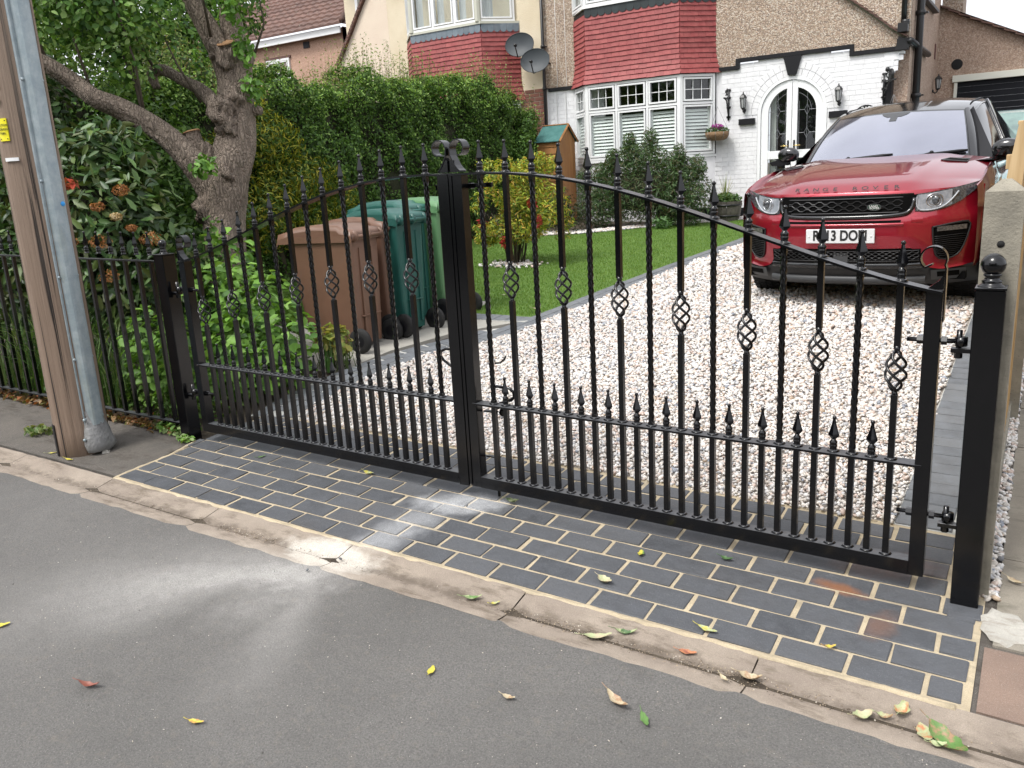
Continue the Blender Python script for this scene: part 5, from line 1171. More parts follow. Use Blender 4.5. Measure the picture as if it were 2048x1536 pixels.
# ------------------------------------------------------------------ wheelie bins
def bin_(x, y, yaw, w, d, h, col, label, dark=None):
    """x, y = near back corner; back (handle, wheels) faces +x, yaw turns it"""
    root = empty('wheelie_bin', g3(x, y), yaw, label, 'wheelie bin', 'row of wheelie bins on the concrete pad')
    m_, n, b, o = newmat('bin_plastic'); p = pos(n); c = mix(n, noise(n, p, 5, 5, .6), col, tuple(q*1.18 for q in col)); c = mix(n, noise(n, scaled(n, p, (1, 1, .25)), 26, 4, .7, .58, .75, 0, .35), c, tuple(q*.55+.05 for q in col))
    n.links.new(c, b.inputs['Base Color']); b.inputs['Roughness'].default_value = .42; bump(n, b, noise(n, p, 120, 2), .08, .001)
    m = MB()
    def sec(z, x0, x1, y0, y1, r=.035, k=4):
        out = []
        for (cx, cy, a0) in ((x1-r, y0+r, -math.pi/2), (x1-r, y1-r, 0), (x0+r, y1-r, math.pi/2), (x0+r, y0+r, math.pi)):
            for i in range(k+1): a = a0+i*math.pi/2/k; out.append((cx+r*math.cos(a), cy+r*math.sin(a), z))
        return out
    secs = [sec(.05, -d*.80, -.01, .045, w-.045), sec(.30, -d*.85, -.005, .03, w-.03), sec(h*.80, -d*.945, 0, .012, w-.012), sec(h-.05, -d*.97, 0, .006, w-.006), sec(h-.05, -d*.995, .012, -.012, w+.012), sec(h, -d*.995, .012, -.012, w+.012)]
    nn = len(secs[0]); vs_ = [q for s in secs for q in s]; m.add(vs_, [(i*nn+j, i*nn+(j+1) % nn, (i+1)*nn+(j+1) % nn, (i+1)*nn+j) for i in range(len(secs)-1) for j in range(nn)]+[tuple(range(nn))[::-1]], 0, False)
    for yy in (w*.30, w*.70): m.bbox(-.004, .010, yy-.012, yy+.012, .10, h-.10, .003)
    m.bbox(-.01, .018, .08, w-.08, h*.30, h*.31, .002)
    m.build('body', m_, root, local=True)
    l = MB(); ld = -d-.035
    rows = []
    for (xx, z, e) in ((.035, h-.025, .02), (.045, h+.012, .012), (.02, h+.040, .0), (-.08, h+.052, -.01), (-.12, h+.075, -.03), (-d*.55, h+.085, -.03), (-d*.82, h+.070, -.02), (-d*.93, h+.040, .0), (ld, h+.020, .012), (ld-.01, h-.022, .016)):
        rows.append([(xx, -e-.012+(w+2*e+.024)*t, z-(.010 if t in (0, 1) else 0)-(.0 if 0 < t < 1 else .030)) for t in (0, .04, .2, .5, .8, .96, 1)])
    l.grid(rows); l.grid([[(xx, yy, z-.012) for xx, yy, z in r] for r in rows][::-1]); 
    for t in (0, 6): l.grid([[r[t] for r in rows], [(r[t][0], r[t][1], min(r[t][2]-.030, h-.055)) for r in rows]])
    l.build('lid', m_, root, local=True)
    hb = MB(); hb.tube([(.055, .03, h-.01), (.055, w-.03, h-.01)], .013, 8)
    for yy in (.03, w*.5, w-.03): hb.lathe((.022, yy-.010, h-.008), [(.045, 0), (.045, .020)], 14, axis=(0, 1, 0))
    hb.build('handle', m_, root, local=True)
    for yy in (-.045, w+.002):
        wh = MB(); wh.lathe((.035, yy, .098), [(.060, 0), (.092, .004), (.098, .012), (.098, .030), (.092, .038), (.060, .042)], 24, axis=(0, 1, 0))
        wo_ = wh.build('wheel', M_rubber, root, local=True); hub = MB(); hub.lathe((.035, yy-.003, .098), [(.018, 0), (.050, .003), (.058, .006)], 12, axis=(0, 1, 0)); hub.build('hub', M_blackm, wo_, local=True)
    return root
a8 = math.radians(8)
bin_(-.462, 2.375, a8, .41, .62, .90, (.150, .082, .054), 'brown wheelie bin nearest the gate at the front of the row')
bin_(-.565, 2.86, math.radians(5), .30, .62, .90, (.140, .075, .050), 'second brown wheelie bin squeezed behind the front brown one')
bin_(-.440, 2.90, math.radians(-3), .34, .60, .955, (.012, .075, .062), 'dark teal wheelie bin between the brown and the green bins')
bin_(-.66, 3.27, math.radians(-2), .34, .60, .985, (.02, .095, .078), 'second teal wheelie bin behind the dark teal one')
bin_(-.50, 3.52, math.radians(-3), .38, .60, .985, (.095, .21, .095), 'pale green wheelie bin at the far end of the row by the lawn')

# ------------------------------------------------------------------ wooden telegraph pole
def mat_pole():
    m, n, b, o = newmat('weathered_pole'); p = pos(n); s = scaled(n, p, (14, 14, .35)); s2 = scaled(n, p, (42, 42, .5))
    c = mix(n, noise(n, s, 1.6, 6, .65, .3, .7), (.27, .195, .145), (.175, .12, .085)); c = mix(n, noise(n, s2, 1.5, 4, .6, .58, .72, 0, .8), c, (.26, .185, .14))
    c = mix(n, noise(n, scaled(n, p, (30, 30, .28)), 1.3, 3, .5, .60, .63), c, (.020, .013, .010))
    zz = N(n, 'ShaderNodeSeparateXYZ'); n.links.new(p, zz.inputs[0]); f = N(n, 'ShaderNodeMapRange'); f.inputs[1].default_value = .9; f.inputs[2].default_value = 2.4; n.links.new(zz.outputs[2], f.inputs[0])
    c = mix(n, mth(n, 'MULTIPLY', f.outputs[0], .5), c, (.30, .235, .185)); n.links.new(c, b.inputs['Base Color']); b.inputs['Roughness'].default_value = .8
    bp = bump(n, b, noise(n, s2, 1.4, 5, .6), .8, .010); bump(n, b, noise(n, scaled(n, p, (30, 30, .28)), 1.3, 3, .5, .60, .67, 1, 0), .9, .01, bp); return m
PX, PY, PR = -.59, .19, .139
pole = empty('telegraph_pole', g3(PX, PY), 0, 'brown wooden telegraph pole with a galvanised cable guard beside the footway', 'telegraph pole')
m = MB(); m.lathe((PX, PY, -.1), [(PR*1.01, 0), (PR, .3), (PR*.985, 1.5), (PR*.955, 3.2), (PR*.85, 8.0)], 40); m.build('shaft', mat_pole(), pole)
def mat_galv():
    m, n, b, o = newmat('galvanised_steel'); p = pos(n); v = N(n, 'ShaderNodeTexVoronoi', i_Scale=38); n.links.new(scaled(n, p, (1, 1, .5)), v.inputs['Vector'])
    c = mix(n, noise(n, p, 16, 5, .7, .35, .7), (.27, .33, .36), (.40, .45, .47)); c = mix(n, noise(n, v.outputs['Color'], 3, 1, .5, .4, .6, 0, .3), c, (.22, .27, .29)); c = mix(n, noise(n, scaled(n, p, (3, 3, .5)), 5, 4, .6, .56, .75, 0, .4), c, (.33, .34, .24))
    n.links.new(c, b.inputs['Base Color']); b.inputs['Metallic'].default_value = .35; b.inputs['Roughness'].default_value = .52; bump(n, b, noise(n, p, 30, 3), .15, .002); return m
M_galv = mat_galv()
th = .077; nx_, ny_ = math.cos(th), math.sin(th); tx_, ty_ = -ny_, nx_
def pc(a, b, z): return (PX+nx_*a+tx_*b, PY+ny_*a+ty_*b, z)
m = MB(); prof_ = [(.115, -.066), (.128, -.060), (.128, -.046), (.150, -.040), (.166, -.030), (.170, -.018), (.170, .018), (.166, .030), (.150, .040), (.128, .046), (.128, .060), (.115, .066)]
m.grid([[pc(a, b, z) for a, b in prof_] for z in (.225, 1, 2, 3, 4.2)], smooth=False); m.add([pc(a, b, .225) for a, b in prof_], [tuple(range(len(prof_)))]); guard = m.build('cable_guard', M_galv, pole)
for z in (.26, .60, 1.05, 1.55, 2.05, 2.5, 2.95):
    for s in (-1, 1): q = MB(); c = pc(.128, s*.053, z); q.lathe(c, [(.0085, 0), (.0085, .004), (.005, .0075)], 8, axis=(nx_, ny_, 0)); q.build('bolt', M_galv, guard)
m = MB(); rows = []
for z, r, o_ in ((.245, .050, .122), (.21, .052, .125), (.17, .060, .13), (.13, .074, .135), (.09, .081, .140), (.055, .088, .146), (.032, .088, .148), (.012, .076, .142)):
    rows.append([pc(o_+r*.62*math.cos(a)+rnd.uniform(-.004, .004), r*math.sin(a)*1.0+rnd.uniform(-.004, .004), float(G(PX, PY))+z-.0) for a in np.linspace(-1.9, 1.9, 18)])
m.grid(rows); m.add(rows[-1], [tuple(range(18))]); m.build('lead_boot', simple('dull_lead', (.20, .20, .20), .6, .3, c2=(.27, .27, .265), sc=18, bmp=.5, bsc=30, bd=.01), pole)
for (b_, z) in ((-.066, .20), (-.085, .09)): q = MB(); q.lathe(pc(.14, b_, float(G(PX, PY))+z), [(.009, -.004), (.009, .006), (.004, .009)], 8, axis=(.3, -1, 0)); q.build('bolt', M_galv, pole)
m = MB(); m.add([pc(.185, -.03, .052), pc(.215, .0, .052), pc(.180, .035, .052), pc(.16, .01, .098), pc(.17, -.01, .098)], [(0, 1, 4), (1, 2, 3, 4), (0, 4, 3), (0, 3, 2), (0, 2, 1)]); m.build('stone_wedge', M_patch, pole)
def on_pole(phi, z, r=0.0): a = math.atan2(-.478, .878)+phi; return (PX+(PR+r)*math.cos(a), PY+(PR+r)*math.sin(a), z)
def wrap(name, phi0, phi1, z0, z1, mat, r=.003, parent=None, n=6, skew=0.0):
    m = MB(); R_ = .0; ph = np.linspace(phi0, phi1, n)
    m.grid([[on_pole(p, z+skew*(p-phi0), r-.006) for p in ph] for z in (z0, z1)]); m.grid([[on_pole(p, z+skew*(p-phi0), r) for p in ph] for z in (z0, z1)])
    a = [on_pole(p, z0+skew*(p-phi0), r) for p in ph]; b_ = [on_pole(p, z0+skew*(p-phi0), r-.006) for p in ph]; m.grid([a, b_]); a = [on_pole(p, z1+skew*(p-phi0), r) for p in ph]; b_ = [on_pole(p, z1+skew*(p-phi0), r-.006) for p in ph]; m.grid([b_, a]); return m.build(name, mat, parent or pole)
M_yel = simple('yellow_plate', (.80, .72, .02), .4); M_org = simple('orange_tag', (.62, .24, .09), .6); M_blk = simple('print_black', (.015, .015, .015), .6); M_blue = simple('blue_paint', (.03, .30, .72), .5)
zg = .06
def zpole(v): return v
ys = wrap('yellow_plate', -1.02, -.60, 1.755, 1.865, M_yel, .003)
wrap('orange_tag', -.86, -.66, 2.005, 2.045, M_org, .003, skew=.03)
wrap('metal_clip', -.93, -.40, 1.655, 1.672, M_white, .006)
def ptext(body, phi, z, size, mat, r=.006):
    a = math.atan2(-.478, .878)+phi; p = on_pole(phi, z, r); return text(body, size, p, (math.pi/2, 0, a+math.pi/2), mat, pole, 'lettering', .0004)
for i, s in enumerate(('CAUTION', 'OVERHEAD', 'FIBRE')): ptext(s, -.80, 1.832-.020*i, .0155, M_blk)
for ph in (-.95, -.66):
    for z in (1.765, 1.855): q = MB(); q.lathe(on_pole(ph, z, .003), [(.003, 0), (.003, .002)], 6, axis=tuple(np.array(on_pole(ph, z, 1))-np.array(on_pole(ph, z, 0)))); q.build('nail', M_blk, pole)
for ph in (-.84, -1.03):
    q = MB(); ax_ = np.array(on_pole(ph, 0, 1))-np.array(on_pole(ph, 0, 0)); q.lathe(on_pole(ph, 1.955, .002), [(.019, 0), (.019, .003), (.017, .0045)], 20, axis=tuple(ax_)); q.build('number_disc', M_wpaint, pole); ptext('0', ph, 1.955, .030, M_blk, .0075)
q = MB(); q.lathe(pc(.1705, .016, 1.43), [(.013, 0), (.011, .002)], 10, axis=(nx_, ny_, 0)); q.build('blue_mark', M_blue, guard)
wrap('black_strip', -1.50, -1.20, .04, .235, M_blackm, .006)

# ------------------------------------------------------------------ the pollarded tree
def mat_bark():
    m, n, b, o = newmat('fissured_bark'); p = pos(n); s = scaled(n, p, (15, 15, 1.9)); w = N(n, 'ShaderNodeTexNoise', i_Scale=9.0, i_Detail=5); n.links.new(p, w.inputs['Vector'])
    q = N(n, 'ShaderNodeVectorMath', operation='ADD'); n.links.new(s, q.inputs[0]); sv = N(n, 'ShaderNodeVectorMath', operation='SCALE'); sv.inputs['Scale'].default_value = 1.0; n.links.new(w.outputs['Color'], sv.inputs[0]); n.links.new(sv.outputs[0], q.inputs[1])
    v = N(n, 'ShaderNodeTexVoronoi', i_Scale=2.6, feature='DISTANCE_TO_EDGE'); n.links.new(q.outputs[0], v.inputs['Vector'])
    h = noise(n, scaled(n, p, (34, 34, 9)), 1.2, 7, .7, .2, .8); hh = mth(n, 'MULTIPLY', mth(n, 'MINIMUM', mth(n, 'MULTIPLY', v.outputs['Distance'], 3.2), 1.0), mth(n, 'ADD', h, .5))
    c = mix(n, noise(n, p, 7, 5, .7, .3, .7), (.30, .24, .19), (.20, .155, .12)); c = mix(n, mth(n, 'MULTIPLY', h, .7), c, (.42, .345, .28)); c = mix(n, mth(n, 'MULTIPLY', mth(n, 'SUBTRACT', 1.0, hh, clamp=True), .35), c, (.085, .060, .045)); c = mix(n, noise(n, p, 5, 4, .6, .60, .8, 0, .5), c, (.10, .095, .055))
    n.links.new(c, b.inputs['Base Color']); b.inputs['Roughness'].default_value = .92; bump(n, b, hh, 1.0, .022); return m
M_bark = mat_bark()
M_cut = simple('sawn_wood', (.42, .24, .12), .8, c2=(.30, .16, .08), sc=20)
TRUNK = [(-1.70, 2.20, -.05, .30), (-1.72, 2.23, .07, .262), (-1.78, 2.29, .4, .232), (-1.88, 2.35, .81, .222), (-1.96, 2.42, 1.23, .236), (-1.98, 2.48, 1.47, .262), (-1.93, 2.58, 1.72, .230), (-1.93, 2.67, 2.0, .208), (-1.96, 2.72, 2.25, .198), (-1.97, 2.78, 2.46, .176), (-1.98, 2.82, 2.62, .150), (-2.03, 2.84, 2.79, .128), (-2.07, 2.87, 2.99, .112), (-2.09, 2.94, 3.28, .10), (-2.2, 3.0, 3.9, .08), (-2.3, 3.1, 4.7, .04)]
STEML = [(-1.98, 2.76, 2.36, .15), (-2.03, 2.72, 2.58, .125), (-2.09, 2.67, 2.8, .112), (-2.17, 2.62, 2.99, .100), (-2.24, 2.59, 3.25, .091), (-2.5, 2.5, 4.0, .07), (-2.8, 2.45, 4.8, .04)]
LIMB = [(-1.93, 2.50, 1.28, .215), (-2.03, 2.37, 1.62, .165), (-2.15, 2.24, 1.86, .132), (-2.25, 2.10, 2.02, .114), (-2.37, 1.94, 2.15, .108), (-2.45, 1.79, 2.23, .095), (-2.59, 1.73, 2.35, .090), (-2.68, 1.59, 2.48, .080), (-2.83, 1.40, 2.61, .072), (-3.1, 1.1, 2.85, .06), (-3.4, .8, 3.2, .035)]
tree = empty('tree', g3(-1.72, 2.23), 0, 'old pollarded tree with fissured bark and sawn limbs behind the railings', 'tree')
def limb_mesh(pts, amp, seed, sub=14, n=64, sc=.74):
    P = np.array(pts); P[:, 3] *= sc; k = len(P); t = np.arange(k); tt = np.linspace(0, k-1, (k-1)*sub+1)
    def cr(c):
        out = []
        for u in tt:
            i = min(int(u), k-2); f = u-i; p0, p1, p2, p3 = c[max(i-1, 0)], c[i], c[i+1], c[min(i+2, k-1)]
            out.append(.5*((2*p1)+(-p0+p2)*f+(2*p0-5*p1+4*p2-p3)*f*f+(-p0+3*p1-3*p2+p3)*f**3))
        return np.array(out)
    Q = np.stack([cr(P[:, i]) for i in range(4)], 1); r_ = random.Random(seed); ph = [r_.uniform(0, 6.28) for _ in range(6)]
    m = MB(); m.tube([tuple(q[:3]) for q in Q], [max(q[3], .01) for q in Q], n)
    out = []
    for i, v in enumerate(m.v):
        row = i//n if i < len(Q)*n else len(Q)-1; c = Q[min(row, len(Q)-1)][:3]; d = np.array(v)-c; a = math.atan2(d[1], d[0]); z = v[2]
        f = 1+amp*(.45*math.sin(3*a+z*3+ph[0])+.35*math.sin(5*a-z*7+ph[1])+.30*math.sin(2*a+z*11+ph[2])+.25*math.sin(9*a+z*2+ph[3])+.2*math.sin(z*17+ph[4]))
        aw = a+.35*math.sin(z*5+ph[5])+.12*math.sin(z*19+ph[1]); rdg = abs(math.sin(11*aw+1.3*math.sin(z*8+ph[0])))**.7+.6*abs(math.sin(19*aw+z*4+ph[2]+math.sin(z*21)))**.8; f += (.030*rdg-.02)*min(1, .2/max(np.linalg.norm(d), .05))
        out.append(tuple(c+d*f))
    m.v = out; return m
def knots(m, L_):
    for (x, y, z, r) in L_:
        k0 = len(m.v); m.sphere((x, y, z), r, 26, sq=(1, 1, 1.2)); h_ = random.Random(int(z*97)); q = [h_.uniform(0, 6) for _ in range(5)]
        for i in range(k0, len(m.v)):
            v = np.array(m.v[i])-(x, y, z); a = math.atan2(v[1], v[0]); zz = v[2]/r
            m.v[i] = tuple(np.array((x, y, z))+v*(.82+.16*math.sin(3*a+q[0]+2*zz)+.12*math.sin(5*zz+q[1]+a)+.10*math.sin(7*a+q[2]-4*zz)+.06*math.sin(13*a+9*zz+q[3])))
m = limb_mesh([(x+.02, y+.02, z, r) for x, y, z, r in TRUNK], .10, 1, sc=.72); knots(m, [(-1.89, 2.52, 2.10, .115), (-1.86, 2.55, 1.99, .10), (-1.93, 2.68, 2.52, .10), (-1.99, 2.66, 2.60, .085), (-2.02, 2.40, 1.75, .11), (-1.84, 2.46, 1.60, .09), (-1.83, 2.62, 2.2, .09), (-1.98, 2.30, 1.32, .10)]); m.build('trunk', M_bark, tree)
limb_mesh(STEML, .10, 2).build('limb', M_bark, tree); limb_mesh(LIMB, .09, 3).build('limb', M_bark, tree)
limb_mesh([(-2.04, 2.64, 2.12, .10), (-2.24, 2.66, 2.30, .075), (-2.49, 2.66, 2.42, .062), (-2.73, 2.65, 2.53, .062), (-2.82, 2.60, 2.50, .06), (-2.78, 2.60, 2.38, .042)], .12, 4).build('limb', M_bark, tree)
for pts, c in (([(-2.0, 2.42, 1.66, .10), (-2.10, 2.40, 1.86, .085), (-2.12, 2.39, 1.955, .080)], (-2.122, 2.388, 1.957)), ([(-1.90, 2.72, 2.08, .062), (-1.78, 2.80, 2.11, .056), (-1.735, 2.825, 2.10, .040)], None), ([(-1.92, 2.80, 2.46, .10), (-1.86, 2.86, 2.54, .08), (-1.83, 2.89, 2.56, .05)], None), ([(-1.97, 2.76, 2.50, .10), (-1.945, 2.70, 2.66, .095)], (-1.944, 2.698, 2.662))):
    o = limb_mesh(pts, .08, int(pts[0][2]*100)).build('limb', M_bark, tree)
    if c: q = MB(); q.lathe(c, [(pts[-1][3]*.95, -.004), (pts[-1][3]*.88, .006)], 16, axis=tuple(np.array(pts[-1][:3])-np.array(pts[-2][:3]))); q.build('sawn_face', M_cut, o)
TG = [(.085, .19, .030), (.11, .23, .04), (.15, .28, .05), (.06, .14, .025), (.20, .32, .08)]
shoots = [[(-2.29, 2.08, 2.06), (-2.38, 2.11, 2.34), (-2.5, 2.11, 2.62), (-2.7, 2.08, 2.94), (-2.79, 2.08, 3.15)], [(-2.30, 2.08, 2.08), (-2.52, 2.21, 2.59), (-2.63, 2.25, 2.96), (-2.7, 2.2, 3.4)], [(-2.30, 2.10, 2.05), (-2.25, 2.05, 2.5), (-2.33, 2.0, 2.95), (-2.5, 1.95, 3.3)], [(-2.5, 1.8, 2.28), (-2.55, 1.75, 2.7), (-2.7, 1.7, 3.1)], [(-2.7, 1.6, 2.5), (-2.7, 1.5, 2.9), (-2.8, 1.5, 3.3)], [(-2.75, 2.6, 2.5), (-2.9, 2.5, 2.9), (-3.0, 2.4, 3.3)], [(-1.82, 2.9, 2.58), (-1.72, 2.95, 2.80), (-1.7, 2.9, 3.2)], [(-1.98, 2.6, 2.7), (-1.90, 2.5, 3.0), (-1.85, 2.4, 3.3)], [(-2.15, 2.55, 2.2), (-2.2, 2.4, 2.5), (-2.35, 2.35, 2.9)]]
for sh in shoots: q = MB(); q.tube(sh, [.013]+[.008]*(len(sh)-2)+[.004], 6); q.build('shoot', M_twig, tree)
def cloud(cs, n):
    """points in a set of ellipsoids (cx,cy,cz,rx,ry,rz,weight)"""
    cs = np.array(cs, float); w = cs[:, 6]/cs[:, 6].sum(); k = rng.choice(len(cs), n, p=w); d = rng.normal(0, 1, (n, 3)); d /= np.linalg.norm(d, axis=1)[:, None]
    rr = rng.uniform(0, 1, (n, 1))**.42; return cs[k, :3]+d*rr*cs[k, 3:6], d
def leaf6(name, P, nrm, size, cols, mat, parent=None, aspect=.55, fold=.22, jit=.6, droop=.35, sizevar=.35):
    """broader leaves of four faces with a midrib fold and a drooping tip"""
    n = len(P); nr = nrm/(np.linalg.norm(nrm, axis=1)[:, None]+1e-9)+rng.normal(0, jit, (n, 3)); nr /= np.linalg.norm(nr, axis=1)[:, None]
    a = rng.normal(0, 1, (n, 3)); a[:, 2] -= droop; a -= nr*np.sum(a*nr, 1)[:, None]; a /= np.linalg.norm(a, axis=1)[:, None]+1e-9; b = np.cross(nr, a); s = (size*rng.uniform(1-sizevar, 1+sizevar, n))[:, None]
    T = [(-.5, 0, 0), (-.22, .42, .8), (.16, .36, .7), (.5, 0, -.35), (.16, -.36, .7), (-.22, -.42, .8), (-.02, 0, 0)]
    V = np.stack([P+a*s*t[0]+b*s*aspect*t[1]*1.15+nr*s*fold*t[2]*aspect for t in T], 1).reshape(-1, 3)
    F = np.array([(0, 6, 1), (1, 6, 2), (2, 6, 3), (0, 5, 6), (5, 4, 6), (4, 3, 6)]); F = (np.arange(n)[:, None, None]*7+F[None]).reshape(-1, 3)
    cols = np.array(cols); C = cols[rng.integers(0, len(cols), n)]; C = np.repeat(np.clip(C*rng.uniform(.75, 1.25, (n, 1)), 0, 1), 7, 0)
    return npmesh(name, V, F, mat, C, False, parent)
P_, d_ = cloud([(-2.55, 2.1, 3.0, .65, .55, .42, 5), (-2.45, 2.05, 2.55, .40, .35, .28, 1.2), (-2.8, 1.7, 3.1, .6, .6, .5, 4), (-1.80, 2.75, 3.2, .30, .35, .35, 1.3), (-3.2, 2.3, 3.2, .6, .6, .5, 3), (-2.3, 2.6, 4.2, 1.2, 1.1, .9, 5)], 8200)
k_ = ~((P_[:, 2] < 2.62) & (P_[:, 0] > -2.2)); leaf6('crown', P_[k_], d_[k_]+[0, -.2, .8], .054, TG+[(.24, .36, .12), (.05, .12, .03)], M_leaf, tree, .62)
for c_ in ((-1.74, 2.72, 2.60, .09, .10, .16, 1), (-1.72, 2.74, 2.28, .10, .10, .14, 1), (-1.78, 2.20, 1.66, .12, .10, .10, 1.1), (-1.72, 2.60, 2.9, .12, .12, .16, 1)):
    P_, d_ = cloud([c_], 85); leaf6('sprout', P_, d_+[0, -.2, .7], .062, [(.13, .27, .05), (.17, .34, .06), (.09, .2, .035)], M_leaf, tree, .5)
P_, d_ = cloud([(-1.60, 2.02, .55, .16, .12, .35, 2), (-1.68, 2.10, 1.0, .15, .1, .3, 1.2)], 330); leaf6('ivy', P_, d_+[0, -.6, .5], .050, [(.07, .16, .03), (.10, .21, .04)], M_leaf, tree, .8)

# ------------------------------------------------------------------ hedge and shrubs
def shell(x0, x1, y0, y1, ztop, n, face=(1, 1, 1, 1, 1), depth=.16, bumpy=.16, zlo=.05):
    """points near the surface of a lumpy box; faces +x,-y,top,-x,+y"""
    out, nrm = [], []
    A = np.array([(y1-y0)*2.4, (x1-x0)*2.4, (x1-x0)*(y1-y0), (y1-y0)*2.4, (x1-x0)*2.4])*np.array(face); k = rng.choice(5, n, p=A/A.sum()); u, v = rng.uniform(0, 1, n), rng.uniform(0, 1, n); dd = np.abs(rng.normal(0, depth, n))
    X = x0+(x1-x0)*u; Y = y0+(y1-y0)*u; zt = ztop(X, Y) if callable(ztop) else np.full(n, ztop)
    gx = np.where(k == 0, x1, np.where(k == 3, x0, x0+(x1-x0)*u)); gy = np.where(k == 1, y0, np.where(k == 4, y1, y0+(y1-y0)*np.where((k == 2), v, u)))
    gx = np.where(k == 2, x0+(x1-x0)*u, gx); g = G(gx, gy); zt = (ztop(gx, gy) if callable(ztop) else np.full(n, ztop)); z = np.where(k == 2, zt, g+zlo+(zt-g-zlo)*v**.85)
    N3 = np.array([(1, 0, 0), (0, -1, 0), (0, 0, 1), (-1, 0, 0), (0, 1, 0)], float)[k]
    lump = bumpy*(np.sin(gy*3.1+z*2.3)*.5+np.sin(gy*7.3-z*5.1+1)*.35+np.sin(gx*5+z*9+2)*.3+np.sin(gy*13+z*12)*.2)
    P = np.stack([gx, gy, z], 1)+N3*(lump-dd)[:, None]; return P, N3
def htop(x, y): return np.interp(y, [2.6, 4, 5.5, 8.5, 9.6, 10.2, 10.8], [2.45, 2.60, 2.66, 2.92, 2.85, 2.55, 1.9])+.07*np.sin(y*4.3)+.05*np.sin(y*9.1+x*3)+.03*np.sin(y*17+x*7)
hedge = empty('hedge', g3(-3.85, 6.5), 0, 'tall clipped green hedge between the two front gardens with pale new sprigs on top', 'hedge')
HG = [(.085, .175, .030), (.105, .21, .036), (.055, .12, .024), (.14, .25, .05), (.085, .17, .036), (.040, .09, .018)]
P_, n_ = shell(-4.35, -3.45, 2.7, 10.6, htop, 88000, (1, .8, 1.2, 0, .5), .11, .15)
leafmesh('foliage', P_, n_+[0, 0, .35], .046, HG, M_leaf, hedge, .5, jit=.7)
k_ = rng.random(len(P_)) < np.where(P_[:, 2] > htop(P_[:, 0], P_[:, 1])-.35, .30, .08); leafmesh('new_leaves', P_[k_ & (P_[:, 2] > 1.6)]+n_[k_ & (P_[:, 2] > 1.6)]*.05, n_[k_ & (P_[:, 2] > 1.6)]+[0, 0, .5], .036, [(.22, .38, .07), (.28, .42, .11)], M_leaf, hedge, .5, jit=.7)
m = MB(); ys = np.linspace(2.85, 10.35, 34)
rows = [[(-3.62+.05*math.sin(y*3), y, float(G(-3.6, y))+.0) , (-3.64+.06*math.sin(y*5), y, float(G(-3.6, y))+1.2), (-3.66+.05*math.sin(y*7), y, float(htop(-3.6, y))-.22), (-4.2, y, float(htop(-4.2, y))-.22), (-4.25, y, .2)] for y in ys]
m.grid(rows); m.add(rows[0], [(0, 1, 2, 3, 4)]); m.add(rows[-1], [(4, 3, 2, 1, 0)]); M_core = simple('dark_core', (.020, .024, .010), 1.0, c2=(.035, .034, .016), sc=30, bmp=.8, bsc=40, bd=.03); m.build('light_block_core', M_core, hedge)  # solid dark core added inside the leaves to block light
# thin upright sprigs above the clipped top
n = 900; X = rng.uniform(-4.3, -3.45, n); Y = rng.uniform(2.9, 10.4, n); H_ = rng.uniform(.12, .42, n)*(1+.5*np.sin(Y*2.1)); Z0 = htop(X, Y)-.05
TP = []; sp = MB()
for i in range(n):
    dx, dy = rng.normal(0, .16, 2)*H_[i]; top = (X[i]+dx, Y[i]+dy, Z0[i]+H_[i]+.05); sp.add([(X[i]-.003, Y[i], Z0[i]-.1), (X[i]+.003, Y[i], Z0[i]-.1), top], [(0, 1, 2)]); sp.add([(X[i], Y[i]-.003, Z0[i]-.1), (X[i], Y[i]+.003, Z0[i]-.1), top], [(0, 1, 2)])
    for t in np.arange(0, 1, .045/max(H_[i], .1)): TP.append((X[i]+dx*t+rng.normal(0, .014), Y[i]+dy*t+rng.normal(0, .014), Z0[i]+(H_[i]+.05)*t))
o = sp.build('sprigs', M_twig, hedge); o['kind'] = 'stuff'
TP = np.array(TP); leafmesh('sprig_leaves', TP, rng.normal(0, 1, TP.shape)+[0, 0, .4], .034, [(.19, .27, .07), (.24, .29, .10), (.26, .22, .09), (.15, .26, .06)], M_leaf, hedge, .45)

gs = empty('golden_shrub', g3(-3.25, 4.5), 0, 'yellow tipped conifer like shrub growing into the hedge behind the bins', 'shrub')
P_, d_ = cloud([(-3.42, 4.35, 1.95, .26, .55, .38, 3), (-3.36, 4.75, 1.5, .26, .70, .35, 3), (-3.34, 4.2, 1.2, .26, .55, .45, 3), (-3.34, 4.9, 1.0, .22, .6, .35, 2), (-3.45, 4.1, 2.35, .2, .35, .2, 1), (-3.40, 3.7, 1.7, .22, .3, .4, 1), (-3.40, 5.4, 1.3, .2, .3, .25, .7)], 12500)
up_ = d_*.6+[.4, -.3, .45]; leafmesh('foliage', P_, d_, .070, [(.32, .33, .03), (.40, .38, .04), (.20, .26, .035), (.11, .19, .03), (.46, .40, .05), (.07, .14, .025), (.06, .13, .02), (.09, .17, .03)], M_leaf, gs, .20, dirv=up_*2, dj=.7)
m = MB(); m.tube([(-3.5, 4.5, .3), (-3.55, 4.4, 1.2), (-3.5, 4.3, 2.1)], [.05, .04, .02], 8); m.build('stem', M_twig, gs)

